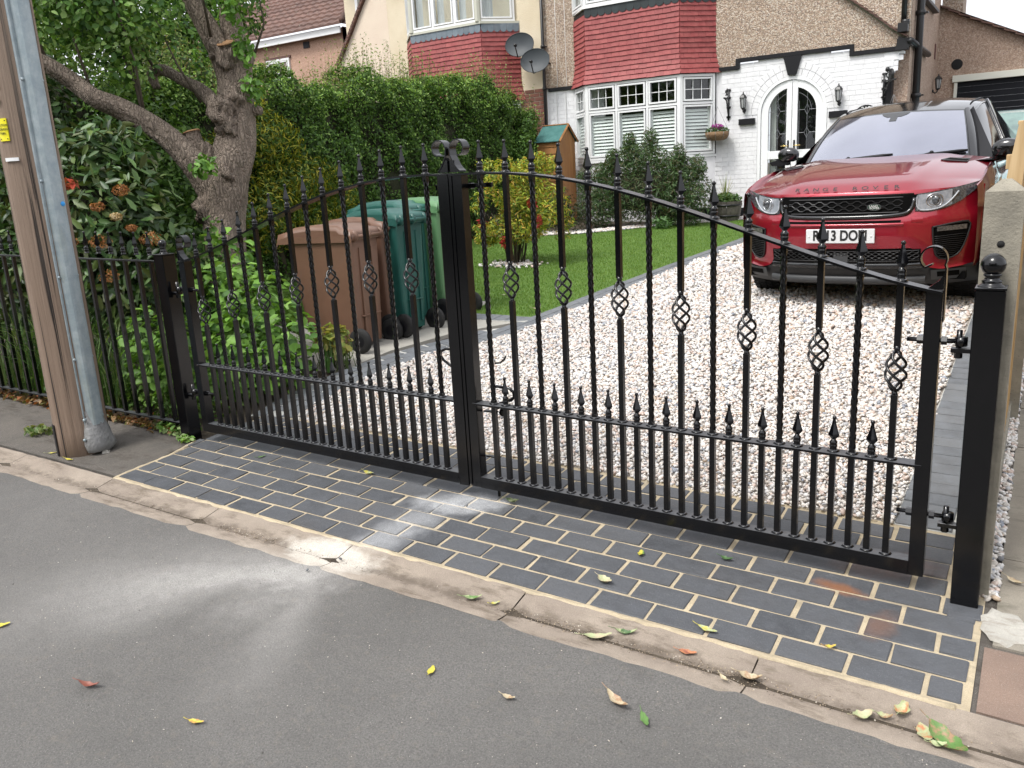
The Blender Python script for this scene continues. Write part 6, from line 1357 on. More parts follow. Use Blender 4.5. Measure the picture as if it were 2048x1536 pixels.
def shrub(name, loc, label, cs, n, size, cols, mat=None, aspect=.4, six=True, group=None, core=.62, parent=None, jit=.6, droop=.3, corem=None):
    r = empty(name, g3(*loc), 0, label, 'shrub', group)
    P_, d_ = cloud(cs, n)
    (leaf6 if six else leafmesh)('foliage', P_, d_+[0, -.1, .6], size, cols, mat or M_leaf, r, aspect, jit=jit)
    if core:
        m = MB(); cc = max(cs, key=lambda c: c[3]*c[4]*c[5]); c = cc; m.sphere(c[:3], 1.0, 14, sq=(c[3]*core, c[4]*core, c[5]*core)); m.build('light_block_core', corem or M_core, r)  # dark ellipsoid added inside the foliage to block light
    return r
VG = [(.030, .070, .018), (.042, .092, .022), (.060, .12, .03), (.08, .145, .04), (.020, .045, .013), (.10, .15, .04), (.08, .10, .03)]
vb = shrub('viburnum_bush', (-1.9, 1.6), 'large dark glossy evergreen bush with rusty flower heads behind the railings', [(-1.75, 1.35, 1.05, .55, .50, .80, 4), (-2.2, 1.3, 1.2, .65, .5, .75, 4), (-1.55, 1.5, .7, .45, .45, .6, 2), (-2.0, 1.45, 1.75, .45, .4, .28, 2), (-2.6, 1.2, .9, .5, .5, .8, 2)], 6800, .105, VG, M_leafg, .34, core=.7)
for i, (x, y, z, r) in enumerate(((-1.257, 1.10, 1.50, .055), (-1.42, 1.02, 1.40, .045), (-1.39, .98, 1.17, .070), (-1.16, 1.20, 1.17, .07), (-1.352, .98, .94, .065), (-1.60, .90, 1.18, .045), (-1.27, 1.05, 1.33, .04), (-1.2, 1.1, 1.25, .035))):
    cols = [(.30, .13, .045), (.24, .10, .04), (.38, .18, .07)] if i != 6 else [(.55, .45, .28), (.4, .28, .14)]
    puff('flower_head', (x, y, z), r, 210, cols, .018, vb, (1.1, 1.1, .7), M_petp)
for (x, y, z) in ((-1.62, .98, 1.56), (-1.97, .95, 1.2), (-1.9, .9, 1.28)): puff('red_shoot', (x, y, z), .035, 14, [(.42, .07, .04), (.35, .10, .05)], .07, vb, (1, 1, 1.2), M_petp)
shrub('evergreen_bush', (-3.0, 1.5), 'dark evergreen bush at the far left behind the wooden pole', [(-2.9, 1.4, 1.2, .7, .6, 1.0, 4), (-3.5, 1.6, 1.6, .8, .7, 1.3, 4), (-3.1, 1.5, 2.2, .5, .5, .5, 2)], 5200, .095, VG, M_leafg, .38, core=.75)
shrub('garden_shrub', (-3.1, 3.2), 'mid green leafy shrub filling the corner behind the old tree', [(-3.0, 3.0, 1.1, .55, .5, .9, 3), (-3.5, 2.7, 1.7, .7, .6, .9, 3), (-4.1, 2.2, 2.0, .8, .8, 1.0, 3)], 9000, .060, HG, M_leaf, .5, core=.7)
shrub('pale_shrub', (-4.6, 3.4), 'pale yellow green shrub showing between the tree limbs', [(-3.9, 3.1, 2.35, .5, .6, .45, 3), (-4.2, 2.7, 2.9, .5, .6, .4, 2)], 6000, .042, [(.12, .22, .04), (.17, .27, .06), (.08, .17, .03), (.20, .28, .08)], M_leaf, .5, core=.6)
bt = empty('garden_tree', g3(-6.0, 3.2), 0, 'broad leafy tree in the neighbouring garden at the top left', 'tree')
q = MB(); q.tube([(-6.0, 3.2, 0), (-6.05, 3.2, 1.6), (-6.2, 3.1, 3.2), (-6.1, 3.0, 4.6)], [.16, .13, .10, .05], 10); q.tube([(-6.05, 3.2, 1.6), (-5.5, 2.9, 2.8), (-5.0, 2.7, 3.9)], [.09, .07, .03], 8); q.build('trunk', M_bark, bt)
P_, d_ = cloud([(-5.6, 3.0, 3.7, 1.1, 1.1, 1.0, 4), (-6.6, 3.2, 4.2, 1.2, 1.2, 1.0, 4), (-5.2, 2.0, 3.4, .9, .9, .8, 3), (-6.2, 1.8, 2.8, 1.1, 1.0, 1.0, 3), (-7.2, 2.2, 3.0, 1.1, 1.0, 1.4, 3), (-5.2, 4.6, 3.2, .75, .75, .75, 3), (-5.3, 5.4, 3.9, .6, .8, .7, 2), (-4.6, 4.3, 2.6, .5, .6, .5, 2), (-5.6, 4.6, 4.6, .8, .8, .7, 2)], 40000)
leafmesh('crown', P_, d_+[0, 0, .6], .075, TG+[(.12, .20, .07), (.03, .08, .02)], M_leaf, bt, .55)
# far trees and hedge over the road, seen only as reflections
def street_tree(x, y, h, r, lab):
    t = empty('street_tree', (x, y, -.15), 0, lab, 'tree', 'trees on the far side of the road'); q = MB(); q.tube([(x, y, -.3), (x, y, h*.5), (x+.2, y, h*.8)], [.22, .16, .06], 10); q.build('trunk', M_bark, t)
    P_, d_ = cloud([(x, y, h*.62, r, r, h*.30, 4), (x+r*.5, y+.3, h*.5, r*.7, r*.7, h*.22, 2), (x-r*.5, y, h*.72, r*.7, r*.7, h*.22, 2)], 4200); leafmesh('crown', P_, d_+[0, 0, .6], .26, HG, M_leaf, t, .6)
street_tree(9.5, -12.5, 7.5, 2.6, 'street tree opposite the right end of the drive'); street_tree(2.5, -14, 6.5, 2.4, 'street tree opposite the gates'); street_tree(-5, -13, 8, 3.0, 'street tree opposite the wooden pole')
oh = empty('hedge', (2, -11.5, -.1), 0, 'low green hedge along the far side of the road', 'hedge'); P_, n_ = shell(-16, 20, -11.6, -10.6, 1.7, 14000, (0, 0, 1, 0, 1), .12, .1); leafmesh('foliage', P_, n_+[0, 0, .4], .16, HG, M_leaf, oh, .6)
m = MB(); m.box(-16, 20, -11.5, -10.75, -.4, 1.6); m.build('light_block_core', M_core, oh)  # plain dark box added within this hedge to block light
nh = empty('opposite_house', (4, -22, -.2), 0, 'brick house across the road facing the drive', 'house'); m = MB(); m.box(-6, 14, -24, -20, -.5, 5.0); m.build('wall', M_rbrick, nh); m = MB(); m.add([(-6.5, -19.5, 5), (14.5, -19.5, 5), (14.5, -22, 7.6), (-6.5, -22, 7.6)], [(0, 1, 2, 3)]); m.add([(-6.5, -24.5, 5), (14.5, -24.5, 5), (14.5, -22, 7.6), (-6.5, -22, 7.6)], [(3, 2, 1, 0)]); m.build('roof', M_rtile, nh)

# --- undergrowth behind the gate and railings
WG = [(.13, .27, .04), (.17, .33, .055), (.10, .21, .035), (.21, .37, .08), (.07, .16, .03)]
def weeds(name, label, cs, n, size, cols=WG, cat='weeds', stems=True, aspect=.62):
    r = empty(name, g3(cs[0][0], cs[0][1]), 0, label, cat); P_, d_ = cloud(cs, n); k = P_[:, 2] > G(P_[:, 0], P_[:, 1])+.01; P_, d_ = P_[k], d_[k]
    leaf6('leaves', P_, d_*.5+[0, -.1, .8], size, cols, M_leaf, r, aspect, jit=.45)
    if stems:
        q = MB()
        for i in range(0, len(P_), max(1, len(P_)//70)): p = P_[i]; g = float(G(p[0], p[1])); q.tube([(p[0]+rnd.uniform(-.05, .05), p[1]+rnd.uniform(-.05, .05), g), (p[0]+.01, p[1], (g+p[2])/2), tuple(p)], [.004, .003, .002], 4)
        o = q.build('stems', simple('green_stem', (.10, .15, .04), .7), r); o['kind'] = 'stuff'
weeds('leafy_weeds', 'bright leafy weeds behind the left gate leaf beside the brown bin', [(-.62, 1.55, .42, .40, .45, .30, 4), (-1.0, 1.7, .62, .40, .45, .38, 4), (-.35, 1.35, .26, .30, .40, .16, 2), (-.75, 1.1, .30, .35, .35, .20, 2), (-1.3, 1.9, .8, .3, .3, .4, 1.5)], 2300, .078)
weeds('climbing_weeds', 'pale leafy weeds growing through the railings near the left gate post', [(-.55, .84, .34, .26, .16, .28, 3), (-.85, .88, .42, .28, .18, .35, 3), (-.45, .80, .60, .16, .12, .16, 1)], 900, .062)
weeds('low_weeds', 'low fine green weeds at the foot of the left gate post', [(-.32, .58, .10, .15, .06, .05, 3), (-.20, .62, .11, .06, .05, .04, 1), (-.10, .50, .085, .06, .04, .02, 1)], 420, .034, [(.12, .25, .04), (.17, .30, .06), (.22, .30, .12)], stems=False)
weeds('yellowing_plant', 'yellowing iris like plant against the front brown bin', [(-.36, 2.0, .36, .16, .13, .12, 2)], 120, .07, [(.28, .27, .06), (.20, .26, .06), (.34, .30, .10)], 'plant')
def grass_tuft(name, label, x0, x1, y0, y1, n, h0, h1, cols, cat='grass plant'):
    V, F, C = [], [], []
    for i in range(n):
        x, y = rng.uniform(x0, x1), rng.uniform(y0, y1); g = float(G(x, y)); h = rng.uniform(h0, h1); a = rng.uniform(0, 6.28); l = h*rng.uniform(.3, 1.0); w = rng.uniform(.003, .0065); px, py = -math.sin(a)*w, math.cos(a)*w; b = len(V)
        for t in (0, .3, .6, .85, 1):
            zz = g+h*(1.55*t-.75*t*t*1.1); xx, yy = x+math.cos(a)*l*t*t, y+math.sin(a)*l*t*t; ww = 1-t*.9; V += [(xx-px*ww, yy-py*ww, zz), (xx+px*ww, yy+py*ww, zz)]
        F += [(b+2*k, b+2*k+1, b+2*k+3, b+2*k+2) for k in range(4)]; c = np.array(cols[rng.integers(0, len(cols))])*rng.uniform(.7, 1.3); C += [c]*10
    o = npmesh(name, np.array(V), np.array(F), M_leaf, np.array(C), True); tag(o, label, cat); return o
grass_tuft('arching_grass', 'long arching green grass behind the railings left of the wooden pole', -2.6, -1.0, .62, 1.0, 620, .30, .85, [(.06, .13, .025), (.09, .17, .035), (.04, .09, .02), (.14, .19, .06)])
grass_tuft('iris_leaves', 'stiff sword shaped leaves behind the brown bin and the tree', -1.9, -1.2, 3.0, 3.5, 90, .35, .65, [(.10, .20, .06), (.14, .25, .09)])
grass_tuft('bin_side_blades', 'upright green blades by the corner of the front brown bin', -.36, -.28, 1.86, 1.94, 14, .18, .30, [(.10, .22, .06)])
n = 900; X = rng.uniform(-3.2, -.20, n); Y = .60+rng.normal(0, .035, n); P_ = np.stack([X, Y, G(X, Y)+rng.uniform(.004, .035, n)], 1)
o = leafmesh('leaf_litter', P_, rng.normal(0, .3, (n, 3))+[0, 0, 1], .045, [(.22, .13, .06), (.16, .10, .05), (.30, .20, .09), (.12, .13, .04), (.28, .10, .04)], M_leaf, None, .5); tag(o, 'brown leaf litter along the foot of the railings', 'leaf litter', kind='stuff')
n = 1600; X = rng.uniform(-3.0, -.15, n); Y = .66+np.abs(rng.normal(0, .25, n)); P_ = np.stack([X, Y, G(X, Y)+rng.uniform(.0, .16, n)*np.exp(-((Y-.66)*1.2))+.01], 1)
o = leafmesh('ground_cover', P_, rng.normal(0, .3, (n, 3))+[0, 0, 1], .045, [(.06, .13, .025), (.09, .17, .04), (.14, .19, .05), (.05, .10, .02)], M_leaf, None, .5); tag(o, 'low green ground cover in the front bed', 'ground cover', kind='stuff')

# --- shrubs on the lawn and by the house
nd = empty('nandina_shrub', g3(-1.42, 6.25), 0, 'multi stemmed shrub of yellow green leaves with red tips on the lawn', 'shrub')
for i in range(30):
    a = rnd.uniform(0, 6.28); r0 = rnd.uniform(0, .13); r1 = rnd.uniform(.05, .30); q = MB(); q.tube([g3(-1.42+r0*math.cos(a), 6.25+r0*math.sin(a), 0), g3(-1.42+(r0+r1*.35)*math.cos(a), 6.25+(r0+r1*.35)*math.sin(a), .3), g3(-1.40+(r0+r1)*math.cos(a+.2), 6.25+(r0+r1)*math.sin(a+.2), .62)], [.009, .007, .004], 5); q.build('stem', M_twig, nd)
NG = [(.30, .38, .04), (.40, .44, .05), (.18, .28, .04), (.48, .43, .06), (.12, .20, .03), (.50, .33, .06)]
cs = [(-1.42, 6.25, .86, .50, .42, .26, 5), (-1.30, 6.25, 1.18, .42, .36, .30, 5), (-1.20, 6.22, 1.50, .26, .25, .22, 2), (-.92, 6.2, 1.02, .2, .2, .22, 1), (-1.02, 6.22, 1.62, .13, .13, .14, .6), (-1.55, 6.2, 1.52, .12, .12, .14, .4), (-1.80, 6.2, .75, .2, .2, .14, 1)]
cs = cs[:2]+cs[2:]; cs = [(x, y, z, a*.8, b*.8, c*.8, w) for x, y, z, a, b, c, w in cs]
for i in range(26): a_ = rng.uniform(0, 6.28); zz_ = rng.uniform(.72, 1.62); rr_ = .55*(1.15-.45*(zz_-.7)); cs.append((-1.34+rr_*math.cos(a_), 6.25+rr_*.8*math.sin(a_), zz_, .13, .11, .08, .22))
P_, d_ = cloud(cs, 8600); leafmesh('foliage', P_, d_*.5+[0, -.2, .6], .058, NG, M_leaf, nd, .26, dirv=np.tile([.3, -.2, -.25], (len(P_), 1)), dj=.7)
for (x, y, z) in ((-1.72, 6.0, .93), (-1.37, 5.95, .72), (-.95, 6.0, .95), (-1.0, 6.0, 1.14)): puff('red_leaves', (x, y, z), .065, 60, [(.36, .035, .03), (.28, .05, .03)], .05, nd, (1, 1, 1.2), M_petp)
X = -1.42+rng.normal(0, .16, 260); Y = 6.2+rng.normal(0, .12, 260); o = stones('ring_pebbles', np.stack([X, Y, G(X, Y)+.022], 1), .022); tag(o, 'white pebbles around the foot of the yellow green shrub', 'gravel')
ol = shrub('oleander_bush', (-1.3, 9.75), 'big rounded narrow leaved evergreen bush in front of the bay window', [(-1.30, 9.78, 1.15, .95, .45, .50, 6), (-1.95, 9.7, 1.0, .45, .4, .42, 3), (-.62, 9.8, 1.05, .45, .4, .48, 3), (-1.35, 9.75, 1.62, .55, .35, .25, 2.0), (-.75, 9.8, 1.45, .28, .3, .22, 1), (-1.9, 9.7, 1.42, .25, .3, .2, .8), (-1.45, 9.7, 1.82, .12, .14, .22, .5), (-1.15, 9.75, 1.86, .13, .14, .22, .5), (-.70, 9.75, 1.62, .12, .14, .2, .4), (-.40, 9.75, 1.45, .14, .14, .2, .4), (-1.75, 9.7, 1.62, .12, .14, .2, .4), (-2.25, 9.7, 1.35, .14, .14, .2, .4)], 21000, .078, [(.060, .12, .040), (.085, .15, .055), (.042, .08, .030), (.12, .19, .08), (.11, .105, .05)], M_leaf, .17, False, core=.62, jit=.8)
shrub('brown_shrub', (-2.30, 9.1), 'small sparse brownish shrub between the shed and the big bush', [(-2.35, 9.0, .95, .30, .25, .35, 3), (-2.1, 9.1, .8, .2, .2, .25, 1)], 1500, .045, [(.05, .055, .03), (.08, .06, .04), (.04, .06, .025)], M_leaf, .4, False, core=.6)
shrub('rose_bush', (-3.1, 10.0), 'loose green bush with small white flowers by the wooden shed', [(-3.30, 9.6, 1.7, .28, .35, .55, 3), (-3.25, 9.3, 1.1, .3, .4, .5, 3), (-3.35, 9.9, 2.25, .14, .2, .25, .7)], 3600, .045, HG, M_leaf, .5, core=.6)
shrub('bed_plant', (-.75, 9.75), 'low strappy green plant at the lawn edge under the big bush', [(-.85, 9.45, .68, .20, .14, .10, 1)], 220, .09, [(.07, .15, .04), (.10, .2, .06)], M_leaf, .2, False, core=0)

# --- tall narrow garden store
M_shed = simple('orange_brown_shed_wood', (.36, .17, .055), .6, c2=(.27, .12, .04), sc=12, stretch=(1, 1, .15), bmp=.2, bsc=40)
M_felt = simple('green_roof_felt', (.035, .125, .115), .85, c2=(.06, .17, .16), sc=9, bmp=.4, bsc=60, bd=.005)
sh = empty('garden_store', g3(-3.1, 10.4), 0, 'narrow orange brown wooden store with green felt roof against the white wall', 'garden store')
sx0, sx1, sy0, sy1, sz0, se, sa = -3.33, -2.93, 10.12, 10.68, .69, 2.03, 2.25
for i in range(7):
    a, b = sy0+(sy1-sy0)*i/7, sy0+(sy1-sy0)*(i+1)/7; mid = (sy0+sy1)/2; hz = lambda y: se+(sa-se)*(1-abs(y-mid)/((sy1-sy0)/2))
    q = MB(); q.prism([(a+.002, sz0), (b-.002, sz0), (b-.002, hz(b)-.01), (a+.002, hz(a)-.01)], (sx1, 0, 0), (0, 1, 0), (0, 0, 1), (.018, 0, 0)); q.build('board', M_shed, sh)
for i in range(12):
    z = sz0+(se-sz0)*i/12; q = MB(); q.add([(sx0, sy0-.012, z), (sx1+.016, sy0-.012, z), (sx1+.016, sy0, z+.115), (sx0, sy0, z+.115), (sx0, sy0+.01, z), (sx1, sy0+.01, z)], [(0, 1, 2, 3), (0, 4, 5, 1)]); q.build('board', M_shed, sh)
q = MB(); q.box(sx0, sx1-.002, sy0+.012, sy1, sz0, se); q.build('carcass', M_shed, sh)
for s in (0, 1):
    y0_ = sy0-.05 if s == 0 else sy1+.05; q = MB(); ze = se-.035; q.add([(sx0-.03, y0_, ze), (sx1+.05, y0_, ze), (sx1+.05, mid, sa+.012), (sx0-.03, mid, sa+.012), (sx0-.03, y0_, ze+.012), (sx1+.05, y0_, ze+.012), (sx1+.05, mid, sa+.026), (sx0-.03, mid, sa+.026)], [(0, 3, 2, 1), (4, 5, 6, 7), (0, 1, 5, 4), (1, 2, 6, 5), (3, 0, 4, 7)]); q.build('roof_felt', M_felt, sh)
    q = MB(); q.tube([(sx1+.055, y0_, ze+.0), (sx1+.055, mid, sa+.02)], .020, 4, smooth=False); q.build('bargeboard', M_shed, sh)
q = MB(); q.bbox(sx0-.03, sx1+.06, mid-.018, mid+.018, sa+.020, sa+.038, .003); q.build('ridge', M_shed, sh)
q = MB(); q.bbox(sx1+.018, sx1+.026, sy0+.06, sy1-.10, sz0+.1, 1.80, .002); q.build('door', M_shed, sh)

# --- half barrel planter and black trough
bp_ = empty('barrel_planter', g3(-.20, 10.45), 0, 'half barrel planter with a spiky plant beside the arched doors', 'planter')
M_barrel = simple('grey_oak_staves', (.085, .075, .065), .8, c2=(.13, .115, .10), sc=14, stretch=(1, 1, .2), bmp=.4, bsc=40); bz = float(G(-.2, 10.45))
for i in range(20):
    a0, a1 = 2*math.pi*(i+.03)/20, 2*math.pi*(i+.97)/20; q = MB(); rows = []
    for z, r in ((0, .185), (.12, .215), (.29, .235)): rows.append([(-.20+rr*math.cos(a), 10.45+rr*math.sin(a), bz+z) for rr, a in ((r, a0), (r, a1), (r-.018, a1), (r-.018, a0))])
    q.add([p for r in rows for p in r], [(k*4+j, k*4+(j+1) % 4, (k+1)*4+(j+1) % 4, (k+1)*4+j) for k in range(2) for j in range(4)]+[(8, 9, 10, 11)]); q.build('stave', M_barrel, bp_)
q = MB()
for z, r in ((.06, .203), (.22, .230)): q.lathe((-.20, 10.45, bz+z), [(r, 0), (r+.004, 0), (r+.008, .028), (r+.004, .028)], 24)
q.build('hoop', M_iron, bp_); q = MB(); q.lathe((-.20, 10.45, bz+.25), [(.22, 0), (.22, .01)], 20); q.build('compost', M_soil, bp_)
P_, d_ = cloud([(-.20, 10.42, bz+.33, .24, .2, .09, 1)], 900); leaf6('foliage', P_, d_+[0, 0, .6], .042, [(.05, .11, .025), (.08, .15, .035), (.12, .18, .06)], M_leaf, bp_, .6)
V, F, C = [], [], []
for i in range(60):
    a = rng.uniform(0, 6.28); el = rng.uniform(.25, 1.5); L_ = rng.uniform(.22, .42); b = len(V); w = .006
    for t in (0, .5, 1): V += [(-.22+math.cos(a)*math.cos(el)*L_*t-math.sin(a)*w*(1-t*.95), 10.45+math.sin(a)*math.cos(el)*L_*t+math.cos(a)*w*(1-t*.95), bz+.34+math.sin(el)*L_*t-.10*t*t*(1.2-el)), (-.22+math.cos(a)*math.cos(el)*L_*t+math.sin(a)*w*(1-t*.95), 10.45+math.sin(a)*math.cos(el)*L_*t-math.cos(a)*w*(1-t*.95), bz+.34+math.sin(el)*L_*t-.10*t*t*(1.2-el))]
    F += [(b, b+1, b+3, b+2), (b+2, b+3, b+5, b+4)]; C += [np.array([(.30, .33, .16), (.42, .40, .22), (.20, .26, .12)][i % 3])]*6
npmesh('spiky_leaves', np.array(V), np.array(F), M_leaf, np.array(C), False, bp_)
q = MB(); q.bbox(-1.35, -.45, 10.42, 10.60, bz, bz+.20, .006); tag(q.build('low_black_trough', M_blackm), 'low black trough against the wall behind the big bush', 'planter')

# ------------------------------------------------------------------ fallen leaves and scraps
LC = {'y': (.52, .45, .06), 'r': (.22, .07, .045), 'g': (.10, .20, .05), 'pg': (.38, .42, .23), 'b': (.30, .18, .10), 'dg': (.06, .125, .04), 'o': (.46, .19, .09), 'c': (.46, .39, .26)}
def fallen(x, y, L_, asp, ang, c, c2, label, curl=.35, h=.0, cat='fallen leaf'):
    m_, n, b, o = newmat('fallen_leaf'); cc = mix(n, noise(n, pos(n), 42, 4, .6, .46, .60), LC[c], LC[c2]); cc = mix(n, noise(n, pos(n), 170, 3, .6, .55, .75, 0, .5), cc, tuple(q*.55 for q in LC[c])); n.links.new(cc, b.inputs['Base Color']); b.inputs['Roughness'].default_value = .5
    L_ *= 1.30; curl *= .62; ns, nw = 11, 7; rows = []; ca, sa = math.cos(ang), math.sin(ang); rr = random.Random(int(x*1000))
    tw = rr.uniform(-.6, .6)
    for i in range(ns):
        t = i/(ns-1); w = L_*asp*.5*max(.03, math.sin(math.pi*min(1, (t*.95+.025)))**.75*(1-.25*t)); zl = curl*L_*.55*(2*t-1)**2*rr.uniform(.85, 1.15); row = []; w *= 1+.14*math.sin(t*17+x*50)
        for j in range(nw):
            s = 2*j/(nw-1)-1; u = (t-.5)*L_*(1-.2*curl); v = s*w*(1-.35*curl*abs(s)); z = .003+zl+curl*w*1.1*s*s+tw*curl*w*s*.5+.0012*math.sin(9*t+5*s); row.append((x+u*ca-v*sa, y+u*sa+v*ca, float(G(x, y))+h+.0015+max(0, z)))
        rows.append(row)
    m = MB(); m.grid(rows); s0 = rows[0][nw//2]; m.tube([s0, (s0[0]-ca*L_*.15, s0[1]-sa*L_*.15, s0[2]+.002), (s0[0]-ca*L_*.28, s0[1]-sa*L_*.28, s0[2]+.006)], .0011, 5)
    m.build('fallen_leaf', m_, label=label, cat=cat, group='fallen leaves on the ground')
FL = [(.899, -1.035, .040, .55, 1.0, 'y', 'y', 'yellow leaf on the road cut by the left edge of the photo', .2), (1.535, -1.09, .062, .36, .35, 'r', 'r', 'curled red brown leaf alone on the left of the road', .55), (1.99, -1.04, .042, .40, .3, 'y', 'o', 'slim yellow leaf on the road nearest the bottom edge', .25),
      (2.465, -.535, .036, .55, 1.9, 'y', 'y', 'small yellow leaf in the middle of the road', .15), (2.749, -.534, .034, .55, .1, 'c', 'b', 'small pale tan leaf on the road right of the middle yellow leaf', .5), (3.039, -.41, .074, .42, -.45, 'b', 'c', 'large curled tan leaf on the road near the gutter', .6), (3.135, -.44, .050, .38, -.9, 'g', 'g', 'narrow green leaf beside the large curled tan leaf', .25),
      (2.34, -.13, .056, .45, .5, 'pg', 'g', 'pale green folded leaf in the gutter near the dust patch', .5), (2.43, -.12, .028, .5, .9, 'y', 'pg', 'tiny yellow green leaf in the gutter by a joint', .3), (2.725, .155, .052, .75, -.3, 'c', 'pg', 'cream and green cupped leaf on the blocks', .6), (2.761, .394, .036, .65, 1.8, 'y', 'g', 'bright lime yellow leaf on the blocks below the right gate', .35),
      (2.842, -.141, .075, .42, .55, 'pg', 'c', 'pale green leaf lying with a red stalk in the gutter', .4), (2.915, -.08, .060, .35, .35, 'dg', 'pg', 'dark green curled leaf beside the red stalk in the gutter', .6), (3.128, -.09, .045, .55, .15, 'o', 'r', 'orange red leaf in the gutter', .3), (3.149, .033, .055, .40, -.2, 'pg', 'y', 'pale narrow leaf on the front row of blocks', .25),
      (3.334, -.127, .058, .62, .1, 'c', 'b', 'crumpled beige leaf in the gutter', .65), (3.27, -.17, .030, .5, -.6, 'c', 'c', 'small straw coloured leaf scrap in the gutter', .5), (3.649, -.152, .050, .75, .8, 'pg', 'c', 'pale green crinkled leaf in the gutter left of the cupped one', .7), (3.737, -.085, .055, .75, 1.4, 'pg', 'o', 'pale green cupped leaf with an orange edge in the gutter', .8), (3.70, -.125, .035, .6, .2, 'b', 'pg', 'small brown curled leaf tucked by the cupped pale leaf', .7),
      (3.80, -.145, .058, .62, 2.0, 'pg', 'o', 'pale green oval leaf with rusty spots in the bottom right gutter', .3), (3.855, -.16, .105, .55, -.75, 'g', 'b', 'large green and red brown crumpled leaf in the bottom right gutter', .6), (3.835, -.18, .035, .6, .4, 'pg', 'pg', 'small pale leaf between the two largest gutter leaves', .5),
      (.535, .499, .040, .35, 1.3, 'g', 'g', 'bright green leaf on the blocks before the left gate', .2), (1.235, .565, .055, .45, -.1, 'pg', 'y', 'pale green leaf under the left gate rail', .35), (2.069, .575, .050, .75, .3, 'pg', 'dg', 'grey green cupped leaf under the meeting stiles', .75), (3.062, .49, .040, .5, 0., 'dg', 'dg', 'dark green leaf on the blocks under the right gate', .5),
      (3.509, .109, .030, .5, .6, 'y', 'o', 'small yellow and red leaf scrap on the blocks', .5), (3.973, .745, .05, .45, -.5, 'c', 'b', 'dry cream leaf on the path slabs', .5), (.37, 1.85, .045, .5, .7, 'dg', 'dg', 'dark leaf on the edging blocks behind the left gate', .4), (-.42, 4.43, .07, .7, .3, 'pg', 'pg', 'pale round leaf on the lawn near the last bin', .5), (.20, 3.98, .07, .5, .2, 'c', 'c', 'cream leaf at the corner of the lawn', .5)]
for q in FL:
    c = -.0 if q[1] > 0 else -.004; hh = .006 if q[1] > 0 and q[1] < 1 else (.0 if q[1] < -.22 else -.008*(1 if -.17 < q[1] < -.06 else .3))
    if q[1] > 3.8: hh = .03
    fallen(q[0], q[1], q[2], q[3], q[4], q[5], q[6], q[7], q[8], hh)
fallen(-.50, .04, .05, .3, .1, 'y', 'y', 'slim yellow leaf at the foot of the wooden pole', .2); fallen(-.70, .06, .045, .35, .9, 'y', 'pg', 'yellow leaf on the footway left of the pole', .2)
# sprig of cut leaves on the footway
P_, d_ = cloud([(-1.12, .22, .10, .12, .07, .03, 1)], 60); o = leaf6('cut_sprig', P_, d_+[0, 0, .7], .045, [(.16, .22, .07), (.10, .17, .05), (.24, .26, .10)], M_leaf, None, .5); tag(o, 'wilting sprig of cut leaves on the footway left of the pole', 'leaf sprig')
# twigs and grit
q = MB()
for i in range(260):
    x = rng.uniform(-.6, 4.0); y = -.135+rng.normal(0, .035); a = rng.uniform(0, 3.14); l = rng.uniform(.004, .022); z = float(G(x, y))-.012; q.add([(x-math.cos(a)*l, y-math.sin(a)*l, z), (x+math.cos(a)*l, y+math.sin(a)*l, z+.002), (x, y+.0015, z+.003)], [(0, 1, 2)])
o = q.build('twig_scraps', M_twig); tag(o, 'tiny twigs and husks lying along the gutter', 'debris', kind='stuff')
n = 1900; X = np.concatenate([rng.uniform(-1, 4, n-1400), 1.12+rng.normal(0, .09, 450), 3.25+rng.normal(0, .28, 600), 2.72+rng.normal(0, .13, 350)]); Y = -.125+rng.normal(0, .030, n); Z = G(X, Y)-.0100
o = stones('gutter_grit', np.stack([X, Y, Z], 1), rng.uniform(.0012, .0035, n)[:, None], None, np.array([(.24, .19, .14), (.35, .28, .2), (.5, .45, .38), (.13, .10, .075)]), np.array([4, 3, 1, 1.5])); tag(o, 'brown grit and dirt lying in the gutter', 'grit')
n = 420; X = rng.uniform(.4, 4, n); Y = rng.uniform(-1.4, -.24, n); o = stones('road_grit', np.stack([X, Y, G(X, Y)], 1), rng.uniform(.0010, .0030, n)[:, None], None, np.array([(.5, .45, .38), (.12, .11, .10), (.6, .56, .5)]), np.array([3, 2, 2.])); tag(o, 'scattered grit on the road', 'grit')
o = stones('stray_stone', np.array([(1.70, -.13, .0), (1.895, .47, .035), (1.65, -.26, .0)]), .012, None, np.array([(.16, .17, .18)]), np.array([1.])); tag(o, 'grey stone chips on the dusty gutter', 'stone')
# ------------------------------------------------------------------ the red car
CX, CY, CA, CS = 2.618, 4.64, -.052, .985
def mat_paint():
    m, n, b, o = newmat('metallic_red_paint'); p = pos(n)
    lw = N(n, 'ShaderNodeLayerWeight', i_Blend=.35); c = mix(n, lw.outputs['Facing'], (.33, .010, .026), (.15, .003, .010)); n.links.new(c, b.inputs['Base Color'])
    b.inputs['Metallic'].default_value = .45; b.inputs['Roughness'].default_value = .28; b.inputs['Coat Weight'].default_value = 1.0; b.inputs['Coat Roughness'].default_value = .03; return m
M_red = mat_paint()
M_cblack = simple('gloss_black_trim', (.006, .006, .007), .12, coat=.6)
M_cplast = simple('black_plastic_trim', (.014, .014, .015), .48, bmp=.15, bsc=200, bd=.0005)
M_cgrey = simple('dark_grey_trim', (.05, .052, .055), .4)
M_void = simple('grille_void', (.002, .002, .002), .8, spec=.1)
M_cglass = simple('tinted_side_glass', (.006, .007, .008), .05, spec=.35)
M_chrome = simple('bright_trim', (.6, .6, .62), .15, 1.0)
M_wscr = simple('windscreen_glass', (.030, .032, .045), .02, spec=1.0, coat=1.0)
M_wscr.node_tree.nodes['Principled BSDF'].inputs['Metallic'].default_value = .30 if 'Principled BSDF' in M_wscr.node_tree.nodes else 0
